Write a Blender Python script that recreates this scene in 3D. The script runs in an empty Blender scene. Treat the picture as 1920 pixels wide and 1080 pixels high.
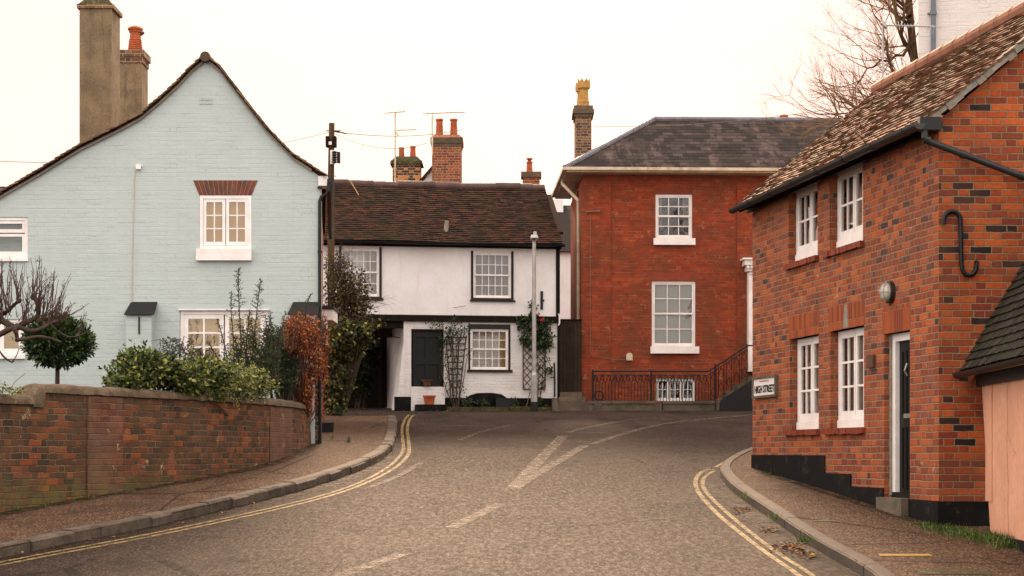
import bpy, bmesh, math, random
from mathutils import Vector, Matrix, noise as mnoise
from mathutils.geometry import delaunay_2d_cdt
R = random.Random(7)
FPX = 3500.0; CX = 960.0; CY = 849.0
C = bpy.context.scene.collection
V = Vector
# ---------------------------------------------------------------- ground profile
GP = [(-150,-9.2),(-40,-4.7),(0,-2.25),(10,-1.58),(16.7,-1.10),(19.66,-.87),(23,-.575),(26.3,-.31),(29,-.08),(31,.06),(36,.39),(41,.71),(47,1.06),(52,1.25),(60,1.38),(150,1.5),(400,1.6)]
def road_z(y):
    if y <= GP[0][0]: return GP[0][1]
    for i in range(len(GP)-1):
        (a,za),(b,zb) = GP[i],GP[i+1]
        if y <= b:
            # smooth (Catmull style) interpolation
            m = (zb-za)/(b-a)
            p = (za-GP[i-1][1])/(a-GP[i-1][0]) if i>0 else m
            q = (GP[i+2][1]-zb)/(GP[i+2][0]-b) if i+2<len(GP) else m
            h=b-a; t=(y-a)/h; m0=(m+p)/2*h; m1=(m+q)/2*h
            return (2*t**3-3*t*t+1)*za+(t**3-2*t*t+t)*m0+(-2*t**3+3*t*t)*zb+(t**3-t*t)*m1
    return GP[-1][1]
def at(px,py,Y): return V(((px-CX)/FPX*Y, Y, (CY-py)/FPX*Y))
def hit(px,py,off=0.0):
    s=(CY-py)/FPX
    lo,hi=4.0,75.0
    f=lambda y: s*y-(road_z(y)+off)
    prev=lo
    y=lo
    while y<hi:
        if f(y)<=0 and y>lo: break
        y+=.25
    lo=max(lo,y-.25); hi=y
    for _ in range(40):
        m=(lo+hi)/2
        if f(m)>0: lo=m
        else: hi=m
    return V(((px-CX)/FPX*lo, lo, road_z(lo)+off))
# ---------------------------------------------------------------- colours
def lin(c): return c/12.92 if c<=.04045 else ((c+.055)/1.055)**2.4
def hx(s):
    s=s.lstrip('#'); return tuple(lin(int(s[i:i+2],16)/255) for i in (0,2,4))+(1,)
# ---------------------------------------------------------------- mesh builder
class MB:
    def __init__(s): s.v=[]; s.f=[]; s.uv=[]; s.r=[]; s.rnd=None; s.mi=[]; s.m=0
    def face(s,pts,uv=None,r=None):
        i=len(s.v); pts=[V(p) for p in pts]; s.v+=[tuple(p) for p in pts]
        s.f.append(tuple(range(i,i+len(pts))))
        if uv is None:
            n=(pts[1]-pts[0]).cross(pts[2]-pts[0])
            if n.length<1e-12: n=V((0,0,1))
            n.normalize()
            t=V((0,0,1)).cross(n) if abs(n.z)<.999 else V((1,0,0))
            t.normalize(); b=n.cross(t)
            uv=[(p.dot(t),p.dot(b)) for p in pts]
        s.uv.append(uv); s.r.append(R.random() if r is None else r); s.mi.append(s.m)
    def hexa(s,a,b,r=None):
        # a: 4 bottom pts ccw seen from outside-top; b: 4 top pts
        r=R.random() if r is None else r
        s.face([a[3],a[2],a[1],a[0]],r=r); s.face(b,r=r)
        for i in range(4):
            j=(i+1)%4; s.face([a[i],a[j],b[j],b[i]],r=r)
    def box(s,x0,x1,y0,y1,z0,z1,r=None):
        s.hexa([(x0,y0,z0),(x1,y0,z0),(x1,y1,z0),(x0,y1,z0)],[(x0,y0,z1),(x1,y0,z1),(x1,y1,z1),(x0,y1,z1)],r)
    def tube(s,pts,rad,n=8,cap=True,r=None):
        pts=[V(p) for p in pts]
        if not hasattr(rad,'__len__'): rad=[rad]*len(pts)
        r=R.random() if r is None else r
        rings=[]; prev=None
        for i,p in enumerate(pts):
            d=(pts[min(i+1,len(pts)-1)]-pts[max(i-1,0)])
            if d.length<1e-9: d=V((0,0,1))
            d.normalize()
            ref=prev if prev is not None else (V((1,0,0)) if abs(d.x)<.8 else V((0,1,0)))
            a=ref-d*ref.dot(d)
            if a.length<1e-6: a=d.orthogonal()
            a.normalize(); b=d.cross(a); prev=a
            rings.append([p+(a*math.cos(2*math.pi*k/n)+b*math.sin(2*math.pi*k/n))*rad[i] for k in range(n)])
        L=0
        for i in range(len(rings)-1):
            dl=(pts[i+1]-pts[i]).length
            for k in range(n):
                j=(k+1)%n
                u0=k/n*6.28*max(rad[i],.001); u1=(k+1)/n*6.28*max(rad[i],.001)
                s.face([rings[i][k],rings[i][j],rings[i+1][j],rings[i+1][k]],uv=[(u0,L),(u1,L),(u1,L+dl),(u0,L+dl)],r=r)
            L+=dl
        if cap:
            s.face(rings[0][::-1],r=r); s.face(rings[-1],r=r)
    def lathe(s,c,prof,n=14,r=None):
        c=V(c); r=R.random() if r is None else r
        rg=[[c+V((q*math.cos(2*math.pi*k/n),q*math.sin(2*math.pi*k/n),z)) for k in range(n)] for q,z in prof]
        for i in range(len(rg)-1):
            for k in range(n):
                j=(k+1)%n; s.face([rg[i][k],rg[i][j],rg[i+1][j],rg[i+1][k]],r=r)
        s.face(rg[0][::-1],r=r); s.face(rg[-1],r=r)
    def leaf(s,p,d,n,L,W,r=None):
        d=V(d).normalized(); n=V(n); t=d.cross(n)
        if t.length<1e-5: t=d.orthogonal()
        t.normalize()
        up=t.cross(d)
        s.face([p,p+d*L*.5+t*W*.5+up*W*.12,p+d*L,p+d*L*.5-t*W*.5+up*W*.12],uv=[(0,0),(1,0),(1,1),(0,1)],r=r)
    def build(s,name,mat,parent=None,smooth=False,base=None,weld=False):
        me=bpy.data.meshes.new(name)
        o=None
        b=V((0,0,0))
        if parent is not None: b=V(parent.get('_b',(0,0,0)))
        elif base is not None: b=V(base)
        me.from_pydata([(x-b.x,y-b.y,z-b.z) for x,y,z in s.v],[],s.f)
        ul=me.uv_layers.new(name='uv')
        fl=[c for f in s.uv for q in f for c in q]
        ul.data.foreach_set('uv',fl)
        at_=me.attributes.new('rnd','FLOAT','FACE'); at_.data.foreach_set('value',s.r)
        for m in (mat if isinstance(mat,(list,tuple)) else [mat]): me.materials.append(m)
        me.polygons.foreach_set('material_index',s.mi)
        if weld or smooth:
            bm=bmesh.new(); bm.from_mesh(me); bmesh.ops.remove_doubles(bm,verts=bm.verts,dist=1e-4); bm.to_mesh(me); bm.free()
        if smooth:
            me.polygons.foreach_set('use_smooth',[True]*len(me.polygons))
        me.update()
        o=bpy.data.objects.new(name,me); C.objects.link(o)
        o['_b']=tuple(b)
        if parent is not None: o.parent=parent
        else: o.location=b
        return o
def smooth_angle(o,deg=35):
    me=o.data
    me.polygons.foreach_set('use_smooth',[True]*len(me.polygons))
    try: me.set_sharp_from_angle(angle=math.radians(deg))
    except Exception: pass
    return o
def tag(o,label=None,cat=None,group=None,kind=None):
    if label: o['label']=label
    if cat: o['category']=cat
    if group: o['group']=group
    if kind: o['kind']=kind
    return o
def thing(name,label,cat,loc,group=None):
    o=bpy.data.objects.new(name,None); C.objects.link(o); o.location=loc; o.empty_display_size=.1
    o['_b']=tuple(loc)
    return tag(o,label,cat,group)
# ---------------------------------------------------------------- facade frame
class F:
    def __init__(s,p,d):
        s.o=V((p[0],p[1],0)); s.u=V((d[0],d[1],0)).normalized(); s.n=V((s.u.y,-s.u.x,0))
    def P(s,u,z,w=0): return s.o+s.u*u+s.n*w+V((0,0,z))
    def uv(s,px,py,w=0):
        d=V(((px-CX)/FPX,1,(CY-py)/FPX)); o=s.o+s.n*w
        t=o.dot(s.n)/d.dot(s.n); q=d*t
        return (q-s.o).dot(s.u), q.z
    def rect(s,x0,y0,x1,y1,w=0,ref=0):
        u0,zt=s.uv(x0,y0,w); u1,zt1=s.uv(x1,y0,w)
        _,zb=s.uv(x0 if ref==0 else x1,y1,w)
        if ref: zt=zt1
        return u0,u1,zb,zt
    def box(s,mb,u0,u1,z0,z1,w0,w1,r=None):
        # w0<w1 (w1 is the outer side)
        a=[s.P(u0,z0,w1),s.P(u1,z0,w1),s.P(u1,z0,w0),s.P(u0,z0,w0)]
        b=[s.P(u0,z1,w1),s.P(u1,z1,w1),s.P(u1,z1,w0),s.P(u0,z1,w0)]
        mb.hexa(a,b,r)
def inside(p,poly):
    c=False; n=len(poly); j=n-1
    for i in range(n):
        xi,yi=poly[i]; xj,yj=poly[j]
        if (yi>p[1])!=(yj>p[1]) and p[0]<(xj-xi)*(p[1]-yi)/(yj-yi)+xi: c=not c
        j=i
    return c
def sheet(mb,fr,outline,holes=(),w=0.0,flip=False,r=None,P=None):
    vs=[];ed=[]
    for lp in [outline]+list(holes):
        b=len(vs); vs+=[V(q) for q in lp]; ed+=[(b+i,b+(i+1)%len(lp)) for i in range(len(lp))]
    ov,oe,of,_,_,_=delaunay_2d_cdt(vs,ed,[],0,1e-6)
    for f in of:
        c=sum((ov[i] for i in f),V((0,0)))/len(f)
        if not inside(c,outline) or any(inside(c,h) for h in holes): continue
        pts=[ov[i] for i in f]
        ar=sum(pts[i].x*pts[(i+1)%len(pts)].y-pts[(i+1)%len(pts)].x*pts[i].y for i in range(len(pts)))
        if (ar<0)!=flip: pts=pts[::-1]
        mb.face([(P(q.x,q.y) if P else fr.P(q.x,q.y,w)) for q in pts],uv=[(q.x,q.y) for q in pts],r=r)
def wall(mb,fr,outline,holes=(),w=0.0,thick=.3,reveal=.14,sides=True,back=True):
    sheet(mb,fr,outline,holes,w)
    if back: sheet(mb,fr,outline,holes if thick<=reveal+.01 else (),w-thick,flip=True)
    def ring(lp,d,inward):
        n=len(lp)
        ar=sum(lp[i][0]*lp[(i+1)%n][1]-lp[(i+1)%n][0]*lp[i][1] for i in range(n))
        if ar<0: lp=lp[::-1]
        for i in range(n):
            a,b=lp[i],lp[(i+1)%n]
            q=[fr.P(a[0],a[1],w),fr.P(a[0],a[1],w-d),fr.P(b[0],b[1],w-d),fr.P(b[0],b[1],w)]
            if abs(a[0]-b[0])<abs(a[1]-b[1]): uv=[(a[0],a[1]),(a[0]-d,a[1]),(b[0]-d,b[1]),(b[0],b[1])]
            else: uv=[(a[0],a[1]),(a[0],a[1]-d),(b[0],b[1]-d),(b[0],b[1])]
            if inward: q=q[::-1]; uv=uv[::-1]
            mb.face(q,uv=uv)
    if sides: ring(outline,thick,False)
    for h in holes: ring(h,reveal,True)
def R4(u0,u1,z0,z1): return [(u0,z0),(u1,z0),(u1,z1),(u0,z1)]
def ext(mb,outline,P0,P1):
    """prism between two mappings of a 2-D outline (ccw as seen from P1 side)"""
    a=[P0(*q) for q in outline]; b=[P1(*q) for q in outline]; n=len(a)
    sheet(mb,None,outline,P=lambda x,y:P1(x,y)); sheet(mb,None,outline,P=lambda x,y:P0(x,y),flip=True)
    for i in range(n):
        j=(i+1)%n; mb.face([a[i],a[j],b[j],b[i]])
SUN_E=2.2; SKY_S=.1; EXPO=1.95
SKYC=((7.3,6.7,6.2,1),(7.1,6.6,6.2,1),(9.5,8.3,6.8,1),(3.4,2.36,2.1,1))
# ================================================================ materials
def mat(name):
    m=bpy.data.materials.new(name); m.use_nodes=True; nt=m.node_tree; nt.nodes.clear()
    out=nt.nodes.new('ShaderNodeOutputMaterial'); b=nt.nodes.new('ShaderNodeBsdfPrincipled')
    nt.links.new(b.outputs[0],out.inputs[0]); return m,nt,b,out
def nd(nt,typ,**kw):
    n=nt.nodes.new('ShaderNode'+typ)
    for k,v in kw.items():
        if k in ('op',): n.operation=v
        elif hasattr(n,k) and not k[0].isupper(): setattr(n,k,v)
    return n
def ln(nt,a,b): nt.links.new(a,b)
def setin(nt,sock,v):
    if hasattr(v,'is_output'): nt.links.new(v,sock)
    else: sock.default_value=v
def mth(nt,op,a,b=None,c=None,clamp=False):
    n=nt.nodes.new('ShaderNodeMath'); n.operation=op; n.use_clamp=clamp
    setin(nt,n.inputs[0],a)
    if b is not None: setin(nt,n.inputs[1],b)
    if c is not None: setin(nt,n.inputs[2],c)
    return n.outputs[0]
def mapr(nt,v,a,b,c=0.,d=1.,smooth=True):
    n=nt.nodes.new('ShaderNodeMapRange'); n.interpolation_type='SMOOTHSTEP' if smooth else 'LINEAR'
    setin(nt,n.inputs[0],v)
    for i,x in enumerate((a,b,c,d)): setin(nt,n.inputs[1+i],x)
    return n.outputs[0]
def mixc(nt,f,a,b,mode='MIX'):
    n=nt.nodes.new('ShaderNodeMix'); n.data_type='RGBA'; n.blend_type=mode
    setin(nt,n.inputs[0],f); setin(nt,n.inputs[6],a); setin(nt,n.inputs[7],b); return n.outputs[2]
def ramp(nt,f,stops,const=False):
    n=nt.nodes.new('ShaderNodeValToRGB'); cr=n.color_ramp
    if const: cr.interpolation='CONSTANT'
    while len(cr.elements)<len(stops): cr.elements.new(.5)
    for e,(p,c) in zip(cr.elements,stops): e.position=p; e.color=hx(c) if isinstance(c,str) else c
    setin(nt,n.inputs[0],f); return n.outputs[0]
def noi(nt,vec,scale,detail=4,rough=.6,out=0,dim='3D'):
    n=nt.nodes.new('ShaderNodeTexNoise'); n.noise_dimensions=dim; n.inputs['Scale'].default_value=scale
    n.inputs['Detail'].default_value=detail; n.inputs['Roughness'].default_value=rough
    if vec is not None: ln(nt,vec,n.inputs['Vector'])
    return n.outputs[out]
def vor(nt,vec,scale,out='Distance',feature='F1'):
    n=nt.nodes.new('ShaderNodeTexVoronoi'); n.feature=feature; n.inputs['Scale'].default_value=scale
    if vec is not None: ln(nt,vec,n.inputs['Vector'])
    return n.outputs[out]
def bump(nt,b,h,s=.5,d=.01):
    n=nt.nodes.new('ShaderNodeBump'); n.inputs['Strength'].default_value=s; n.inputs['Distance'].default_value=d
    ln(nt,h,n.inputs['Height']); ln(nt,n.outputs[0],b.inputs['Normal'])
def geo(nt): return nt.nodes.new('ShaderNodeNewGeometry').outputs['Position']
def uvn(nt):
    n=nt.nodes.new('ShaderNodeUVMap'); n.uv_map='uv'; return n.outputs[0]
def rndn(nt):
    n=nt.nodes.new('ShaderNodeAttribute'); n.attribute_name='rnd'; return n.outputs['Fac']
def scl(nt,vec,x,y,z):
    n=nt.nodes.new('ShaderNodeVectorMath'); n.operation='MULTIPLY'; ln(nt,vec,n.inputs[0]); n.inputs[1].default_value=(x,y,z); return n.outputs[0]
def brick_nodes(nt,L=.225,H=.075,flem=True,mort=.010,wob=.006,seed=0.,edge=.004):
    uv=uvn(nt)
    nz=nt.nodes.new('ShaderNodeTexNoise'); nz.inputs['Scale'].default_value=7; nz.inputs['Detail'].default_value=3; ln(nt,uv,nz.inputs['Vector'])
    sub=nt.nodes.new('ShaderNodeVectorMath'); sub.operation='SUBTRACT'; ln(nt,nz.outputs['Color'],sub.inputs[0]); sub.inputs[1].default_value=(.5,.5,.5)
    sc=nt.nodes.new('ShaderNodeVectorMath'); sc.operation='SCALE'; ln(nt,sub.outputs[0],sc.inputs[0]); sc.inputs['Scale'].default_value=wob*3
    ad=nt.nodes.new('ShaderNodeVectorMath'); ad.operation='ADD'; ln(nt,uv,ad.inputs[0]); ln(nt,sc.outputs[0],ad.inputs[1])
    sp=nt.nodes.new('ShaderNodeSeparateXYZ'); ln(nt,ad.outputs[0],sp.inputs[0]); x,y=sp.outputs[0],sp.outputs[1]
    row=mth(nt,'FLOOR',mth(nt,'DIVIDE',y,H)); par=mth(nt,'FLOORED_MODULO',row,2.)
    P=L*1.5 if flem else L
    # small random shift per course
    rw=nt.nodes.new('ShaderNodeTexWhiteNoise'); rw.noise_dimensions='1D'; ln(nt,row,rw.inputs['W'])
    x=mth(nt,'ADD',x,mth(nt,'MULTIPLY',par,P/2)); x=mth(nt,'ADD',x,mth(nt,'MULTIPLY',rw.outputs[0],L*.12))
    k=mth(nt,'FLOOR',mth(nt,'DIVIDE',x,P)); f=mth(nt,'SUBTRACT',x,mth(nt,'MULTIPLY',k,P))
    if flem:
        ish=mth(nt,'GREATER_THAN',f,L); lf=mth(nt,'SUBTRACT',f,mth(nt,'MULTIPLY',ish,L))
        le=mth(nt,'SUBTRACT',L,mth(nt,'MULTIPLY',ish,L/2)); idn=mth(nt,'ADD',mth(nt,'MULTIPLY',k,2.),ish)
    else: lf=f; le=L; idn=k
    dx=mth(nt,'MINIMUM',lf,mth(nt,'SUBTRACT',le,lf)); fy=mth(nt,'SUBTRACT',y,mth(nt,'MULTIPLY',row,H))
    dy=mth(nt,'MINIMUM',fy,mth(nt,'SUBTRACT',H,fy)); d=mth(nt,'MINIMUM',dx,dy)
    msk=mapr(nt,mth(nt,'ADD',d,mth(nt,'MULTIPLY_ADD',noi(nt,uv,38,4,.7),.010,-.005)),mort/2-.002,mort/2+edge)
    cb=nt.nodes.new('ShaderNodeCombineXYZ'); ln(nt,idn,cb.inputs[0]); ln(nt,row,cb.inputs[1]); cb.inputs[2].default_value=seed
    wn=nt.nodes.new('ShaderNodeTexWhiteNoise'); wn.noise_dimensions='3D'; ln(nt,cb.outputs[0],wn.inputs['Vector'])
    return uv,msk,wn.outputs['Value'],wn.outputs['Color'],d
def brick(name,stops,mortar,flem=True,L=.225,H=.075,mort=.010,wob=.006,weather=None,wamt=.5,var=.35,bs=.6,seed=0.,lich=None,mossz=None,rough=.9,mvis=(.2,.4),dirt=None):
    m,nt,b,_=mat(name)
    uv,msk,rv,rc,d=brick_nodes(nt,L,H,flem,mort,wob,seed)
    col=ramp(nt,rv,stops,True)
    n1=noi(nt,uv,26,5,.7); n2=noi(nt,uv,1.1,4,.6); n0=noi(nt,uv,5,4,.65)
    col=mixc(nt,1.,col,ramp(nt,n1,[(.25,(1-var,1-var,1-var,1)),(.75,(1+var*.5,1+var*.5,1+var*.5,1))]),'MULTIPLY')
    if weather: col=mixc(nt,mth(nt,'MULTIPLY',mapr(nt,n2,.38,.68),wamt),col,hx(weather))
    mo=mixc(nt,n0,hx(mortar),tuple(c*.6 for c in hx(mortar)[:3])+(1,))
    mv=mapr(nt,noi(nt,scl(nt,uv,1.5,6,1),1.3,4,.65),mvis[0],mvis[1]); col=mixc(nt,mth(nt,'SUBTRACT',1.,mth(nt,'MULTIPLY',mth(nt,'SUBTRACT',1.,msk),mv)),mo,col)
    if dirt: col=mixc(nt,mth(nt,'MULTIPLY',mapr(nt,noi(nt,uv,1.7,6,.72),.40,.62),dirt[1]),col,hx(dirt[0]))
    if lich:
        l=mapr(nt,noi(nt,uv,3.3,6,.75),.60,.68); col=mixc(nt,mth(nt,'MULTIPLY',l,mapr(nt,noi(nt,uv,40,2,.6),.42,.55)),col,hx(lich))
    if mossz:
        sp=nt.nodes.new('ShaderNodeSeparateXYZ'); ln(nt,geo(nt),sp.inputs[0])
        mz=mapr(nt,mth(nt,'ADD',sp.outputs[2],mth(nt,'MULTIPLY',n0,-.35)),mossz[0],mossz[1],.75,0.)
        col=mixc(nt,mth(nt,'MULTIPLY',mz,mapr(nt,noi(nt,uv,4,5,.7),.35,.6)),col,hx(mossz[2]))
    ln(nt,col,b.inputs['Base Color']); b.inputs['Roughness'].default_value=rough
    b.inputs['Specular IOR Level'].default_value=.25
    h=mth(nt,'ADD',mth(nt,'MULTIPLY',msk,1.),mth(nt,'MULTIPLY',n1,.45)); h=mth(nt,'ADD',h,mth(nt,'MULTIPLY',rv,.25))
    bump(nt,b,h,bs,.012); return m
def painted_brick(name,c,dirt,bs=.5,H=.075,seed=3.,L=.225,line=.15,moss=None):
    m,nt,b,_=mat(name)
    uv,msk,rv,rc,d=brick_nodes(nt,L,H,True,.009,.008,seed,.008)
    n2=noi(nt,uv,.9,5,.62); n1=noi(nt,uv,30,4,.6); n3=noi(nt,uv,9,5,.7)
    col=mixc(nt,mapr(nt,n2,.35,.75,0,.55),hx(c),hx(dirt))
    fl=mapr(nt,n3,.66,.72,0,.35); col=mixc(nt,fl,col,hx('#d9d3c6'))
    lm=mth(nt,'MULTIPLY',mth(nt,'SUBTRACT',1.,msk),mapr(nt,noi(nt,scl(nt,uv,2.2,9,1),1,4,.6),.5,.7,0.,1.))
    col=mixc(nt,mth(nt,'MULTIPLY',lm,line*3.2,clamp=True),col,tuple(x*.6 for x in hx(dirt)[:3])+(1,))
    st=mapr(nt,noi(nt,scl(nt,uv,7,.5,1),1,5,.7),.52,.72,0,.35); col=mixc(nt,st,col,hx(dirt)); col=mixc(nt,mapr(nt,noi(nt,scl(nt,uv,1,1.5,1),2.6,6,.75),.56,.64,0,.28),col,hx('#a5a294'))
    if moss:
        sp=nt.nodes.new('ShaderNodeSeparateXYZ'); ln(nt,geo(nt),sp.inputs[0])
        mz=mapr(nt,mth(nt,'ADD',sp.outputs[2],mth(nt,'MULTIPLY',n2,-1.6)),moss[0],moss[1],.55,0.); col=mixc(nt,mz,col,hx(moss[2]))
    ln(nt,col,b.inputs['Base Color']); b.inputs['Roughness'].default_value=.75
    h=mth(nt,'ADD',mth(nt,'MULTIPLY',msk,mapr(nt,noi(nt,scl(nt,uv,1.6,5,1),1.1,4,.6),.35,.65,.08,.75)),mth(nt,'ADD',mth(nt,'MULTIPLY',rv,.6),mth(nt,'MULTIPLY',n1,.35)))
    h=mth(nt,'ADD',h,mth(nt,'MULTIPLY',n3,1.0))
    bump(nt,b,h,bs,.012); return m
def surf(name,c1,c2,scale=3,rough=.7,bs=.2,bscale=40,spec=.3,metal=0.,stretch=(1,1,1),spot=None,vary=.12,streak=None):
    m,nt,b,_=mat(name); p=scl(nt,geo(nt),*stretch)
    n=noi(nt,p,scale,5,.65); n2=noi(nt,p,bscale,4,.6)
    col=mixc(nt,mapr(nt,n,.32,.7),hx(c1),hx(c2))
    col=mixc(nt,1.,col,ramp(nt,n2,[(.3,(1-vary,1-vary,1-vary,1)),(.7,(1+vary*.4,)*3+(1,))]),'MULTIPLY')
    rr=rndn(nt); col=mixc(nt,1.,col,ramp(nt,rr,[(0,(1-vary,)*3+(1,)),(1,(1,1,1,1))]),'MULTIPLY')
    if streak: col=mixc(nt,mapr(nt,noi(nt,scl(nt,geo(nt),9,9,.8),1,4,.6),.52,.74,0,.6),col,hx(streak))
    if spot: col=mixc(nt,mapr(nt,noi(nt,p,spot[1],5,.7),spot[2],spot[2]+.1,0,spot[3] if len(spot)>3 else .9),col,hx(spot[0]))
    ln(nt,col,b.inputs['Base Color']); b.inputs['Roughness'].default_value=rough; b.inputs['Metallic'].default_value=metal
    b.inputs['Specular IOR Level'].default_value=spec
    if bs: bump(nt,b,mth(nt,'ADD',n2,mth(nt,'MULTIPLY',n,.5)),bs,.01)
    return m
def tilemat(name,stops,moss=None,mamt=.55,rough=.85,var=.3,lich=None,mscale=1.3,streak=False):
    m,nt,b,_=mat(name); p=geo(nt); r=rndn(nt)
    col=ramp(nt,r,stops,True); n1=noi(nt,p,35,5,.7)
    col=mixc(nt,1.,col,ramp(nt,n1,[(.25,(1-var,)*3+(1,)),(.75,(1+var*.4,)*3+(1,))]),'MULTIPLY')
    if moss:
        f=mth(nt,'MULTIPLY',mapr(nt,noi(nt,p,mscale,6,.75),.42,.66),mapr(nt,noi(nt,p,14,4,.7),.36,.56,.15,1.))
        col=mixc(nt,mth(nt,'MULTIPLY',f,mamt),col,hx(moss))
    if streak: col=mixc(nt,mth(nt,'MULTIPLY',mapr(nt,noi(nt,scl(nt,p,1.6,.35,.35),1,5,.7),.50,.66),mapr(nt,noi(nt,p,5,3,.6),.35,.6)),col,hx('#574944'))
    if lich: col=mixc(nt,mth(nt,'MULTIPLY',mapr(nt,noi(nt,p,22,4,.7),.62,.70),.7),col,hx(lich))
    ln(nt,col,b.inputs['Base Color']); b.inputs['Roughness'].default_value=rough; b.inputs['Specular IOR Level'].default_value=.15
    bump(nt,b,n1,.35,.008); return m
def leafmat(name,stops,trans=.3,rough=.5,spec=.35):
    m,nt,b,out=mat(name); r=rndn(nt); col=ramp(nt,r,stops)
    n=noi(nt,geo(nt),9,3,.6); col=mixc(nt,1.,col,ramp(nt,n,[(.3,(.62,.62,.62,1)),(.7,(1.15,1.15,1.1,1))]),'MULTIPLY')
    ln(nt,col,b.inputs['Base Color']); b.inputs['Roughness'].default_value=rough; b.inputs['Specular IOR Level'].default_value=spec
    t=nt.nodes.new('ShaderNodeBsdfTranslucent'); ln(nt,col,t.inputs[0]); mx=nt.nodes.new('ShaderNodeMixShader'); mx.inputs[0].default_value=trans
    ln(nt,b.outputs[0],mx.inputs[1]); ln(nt,t.outputs[0],mx.inputs[2]); ln(nt,mx.outputs[0],out.inputs[0]); return m
def glassmat(name,boost=1.0,tint=(1,1,1,1)):
    m,nt,b,out=mat(name); nt.nodes.remove(b)
    g=nt.nodes.new('ShaderNodeBsdfGlossy'); g.inputs['Roughness'].default_value=.015; g.inputs['Color'].default_value=tint
    t=nt.nodes.new('ShaderNodeBsdfTransparent'); t.inputs[0].default_value=(.9,.92,.9,1)
    fr=nt.nodes.new('ShaderNodeFresnel'); fr.inputs['IOR'].default_value=1.55
    n=noi(nt,geo(nt),2.2,2,.5); bm=nt.nodes.new('ShaderNodeBump'); bm.inputs['Strength'].default_value=.12; bm.inputs['Distance'].default_value=.02
    ln(nt,n,bm.inputs['Height']); ln(nt,bm.outputs[0],g.inputs['Normal'])
    mx=nt.nodes.new('ShaderNodeMixShader'); ln(nt,mth(nt,'MULTIPLY',fr.outputs[0],boost,clamp=True),mx.inputs[0]); ln(nt,t.outputs[0],mx.inputs[1]); ln(nt,g.outputs[0],mx.inputs[2])
    ln(nt,mx.outputs[0],out.inputs[0]); return m
def asphalt(name,c1,c2,chip,scale=90,bs=.5,patch=None,rough=.8,spec=.35,ca=.5):
    m,nt,b,_=mat(name); p=geo(nt)
    big=noi(nt,p,.35,5,.65); mid=noi(nt,scl(nt,p,1.6,.6,1),1.2,5,.7); fine=noi(nt,p,scale*.55,3,.75)
    v=vor(nt,scl(nt,p,1,.30,1),scale,'Color'); s=nt.nodes.new('ShaderNodeSeparateColor'); ln(nt,v,s.inputs[0])
    col=mixc(nt,mapr(nt,mth(nt,'ADD',mth(nt,'MULTIPLY',big,.6),mth(nt,'MULTIPLY',mid,.4)),.38,.64),hx(c1),hx(c2))
    col=mixc(nt,mth(nt,'MULTIPLY',mapr(nt,s.outputs[0],.55,.95),ca),col,hx(chip))
    col=mixc(nt,mth(nt,'MULTIPLY',mapr(nt,s.outputs[1],.72,.95),.4),col,tuple(x*.35 for x in hx(c1)[:3])+(1,))
    cm=noi(nt,scl(nt,p,1,.3,1),22,5,.8); col=mixc(nt,1.,col,ramp(nt,cm,[(.3,(.84,.84,.84,1)),(.7,(1.12,1.12,1.12,1))]),'MULTIPLY')
    if patch: col=mixc(nt,mapr(nt,noi(nt,scl(nt,p,.75,.45,1),1.1,6,.75),.50,.66,0,.65),col,hx(patch))  # broad dark blotches; on the road they imitate uneven sunlight
    cr=vor(nt,scl(nt,p,1,.5,1),.35,'Distance','DISTANCE_TO_EDGE') ; ckm=mth(nt,'MULTIPLY',mth(nt,'LESS_THAN',mth(nt,'ADD',cr,mth(nt,'MULTIPLY',noi(nt,p,6,4,.7),.012)),.0125),mapr(nt,noi(nt,p,.5,3,.6),.48,.56)); col=mixc(nt,mth(nt,'MULTIPLY',ckm,.7),col,tuple(x*.3 for x in hx(c1)[:3])+(1,))
    col=mixc(nt,mapr(nt,noi(nt,p,1.7,3,.5),.68,.74,0,.5),col,tuple(x*.5 for x in hx(c1)[:3])+(1,))
    ln(nt,col,b.inputs['Base Color']); b.inputs['Specular IOR Level'].default_value=spec
    ln(nt,mapr(nt,cm,.3,.7,rough-.12,rough+.1),b.inputs['Roughness'])
    bump(nt,b,mth(nt,'ADD',fine,mth(nt,'MULTIPLY',s.outputs[2],.6)),bs,.008); return m
def wornpaint(name,c,lo,hi,scale=9):
    m,nt,b,out=mat(name); p=geo(nt)
    b.inputs['Specular IOR Level'].default_value=.08
    n=mth(nt,'ADD',mth(nt,'MULTIPLY',noi(nt,p,scale,6,.8),.55),mth(nt,'MULTIPLY',noi(nt,p,70,3,.8),.45))
    ln(nt,mixc(nt,noi(nt,p,3,4,.6),hx(c),tuple(x*.6 for x in hx(c)[:3])+(1,)),b.inputs['Base Color']); b.inputs['Roughness'].default_value=.75
    t=nt.nodes.new('ShaderNodeBsdfTransparent'); mx=nt.nodes.new('ShaderNodeMixShader'); ln(nt,mapr(nt,n,lo,hi),mx.inputs[0])
    ln(nt,t.outputs[0],mx.inputs[1]); ln(nt,b.outputs[0],mx.inputs[2]); ln(nt,mx.outputs[0],out.inputs[0]); return m
def curtain(name,c,trans=.35):
    m,nt,b,out=mat(name); n=noi(nt,scl(nt,geo(nt),30,30,2),1,3,.6)
    col=mixc(nt,n,hx(c),tuple(x*.75 for x in hx(c)[:3])+(1,)); ln(nt,col,b.inputs['Base Color']); b.inputs['Roughness'].default_value=.9
    t=nt.nodes.new('ShaderNodeBsdfTranslucent'); ln(nt,col,t.inputs[0]); mx=nt.nodes.new('ShaderNodeMixShader'); mx.inputs[0].default_value=trans
    ln(nt,b.outputs[0],mx.inputs[1]); ln(nt,t.outputs[0],mx.inputs[2]); ln(nt,mx.outputs[0],out.inputs[0]); return m
M={}
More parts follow.
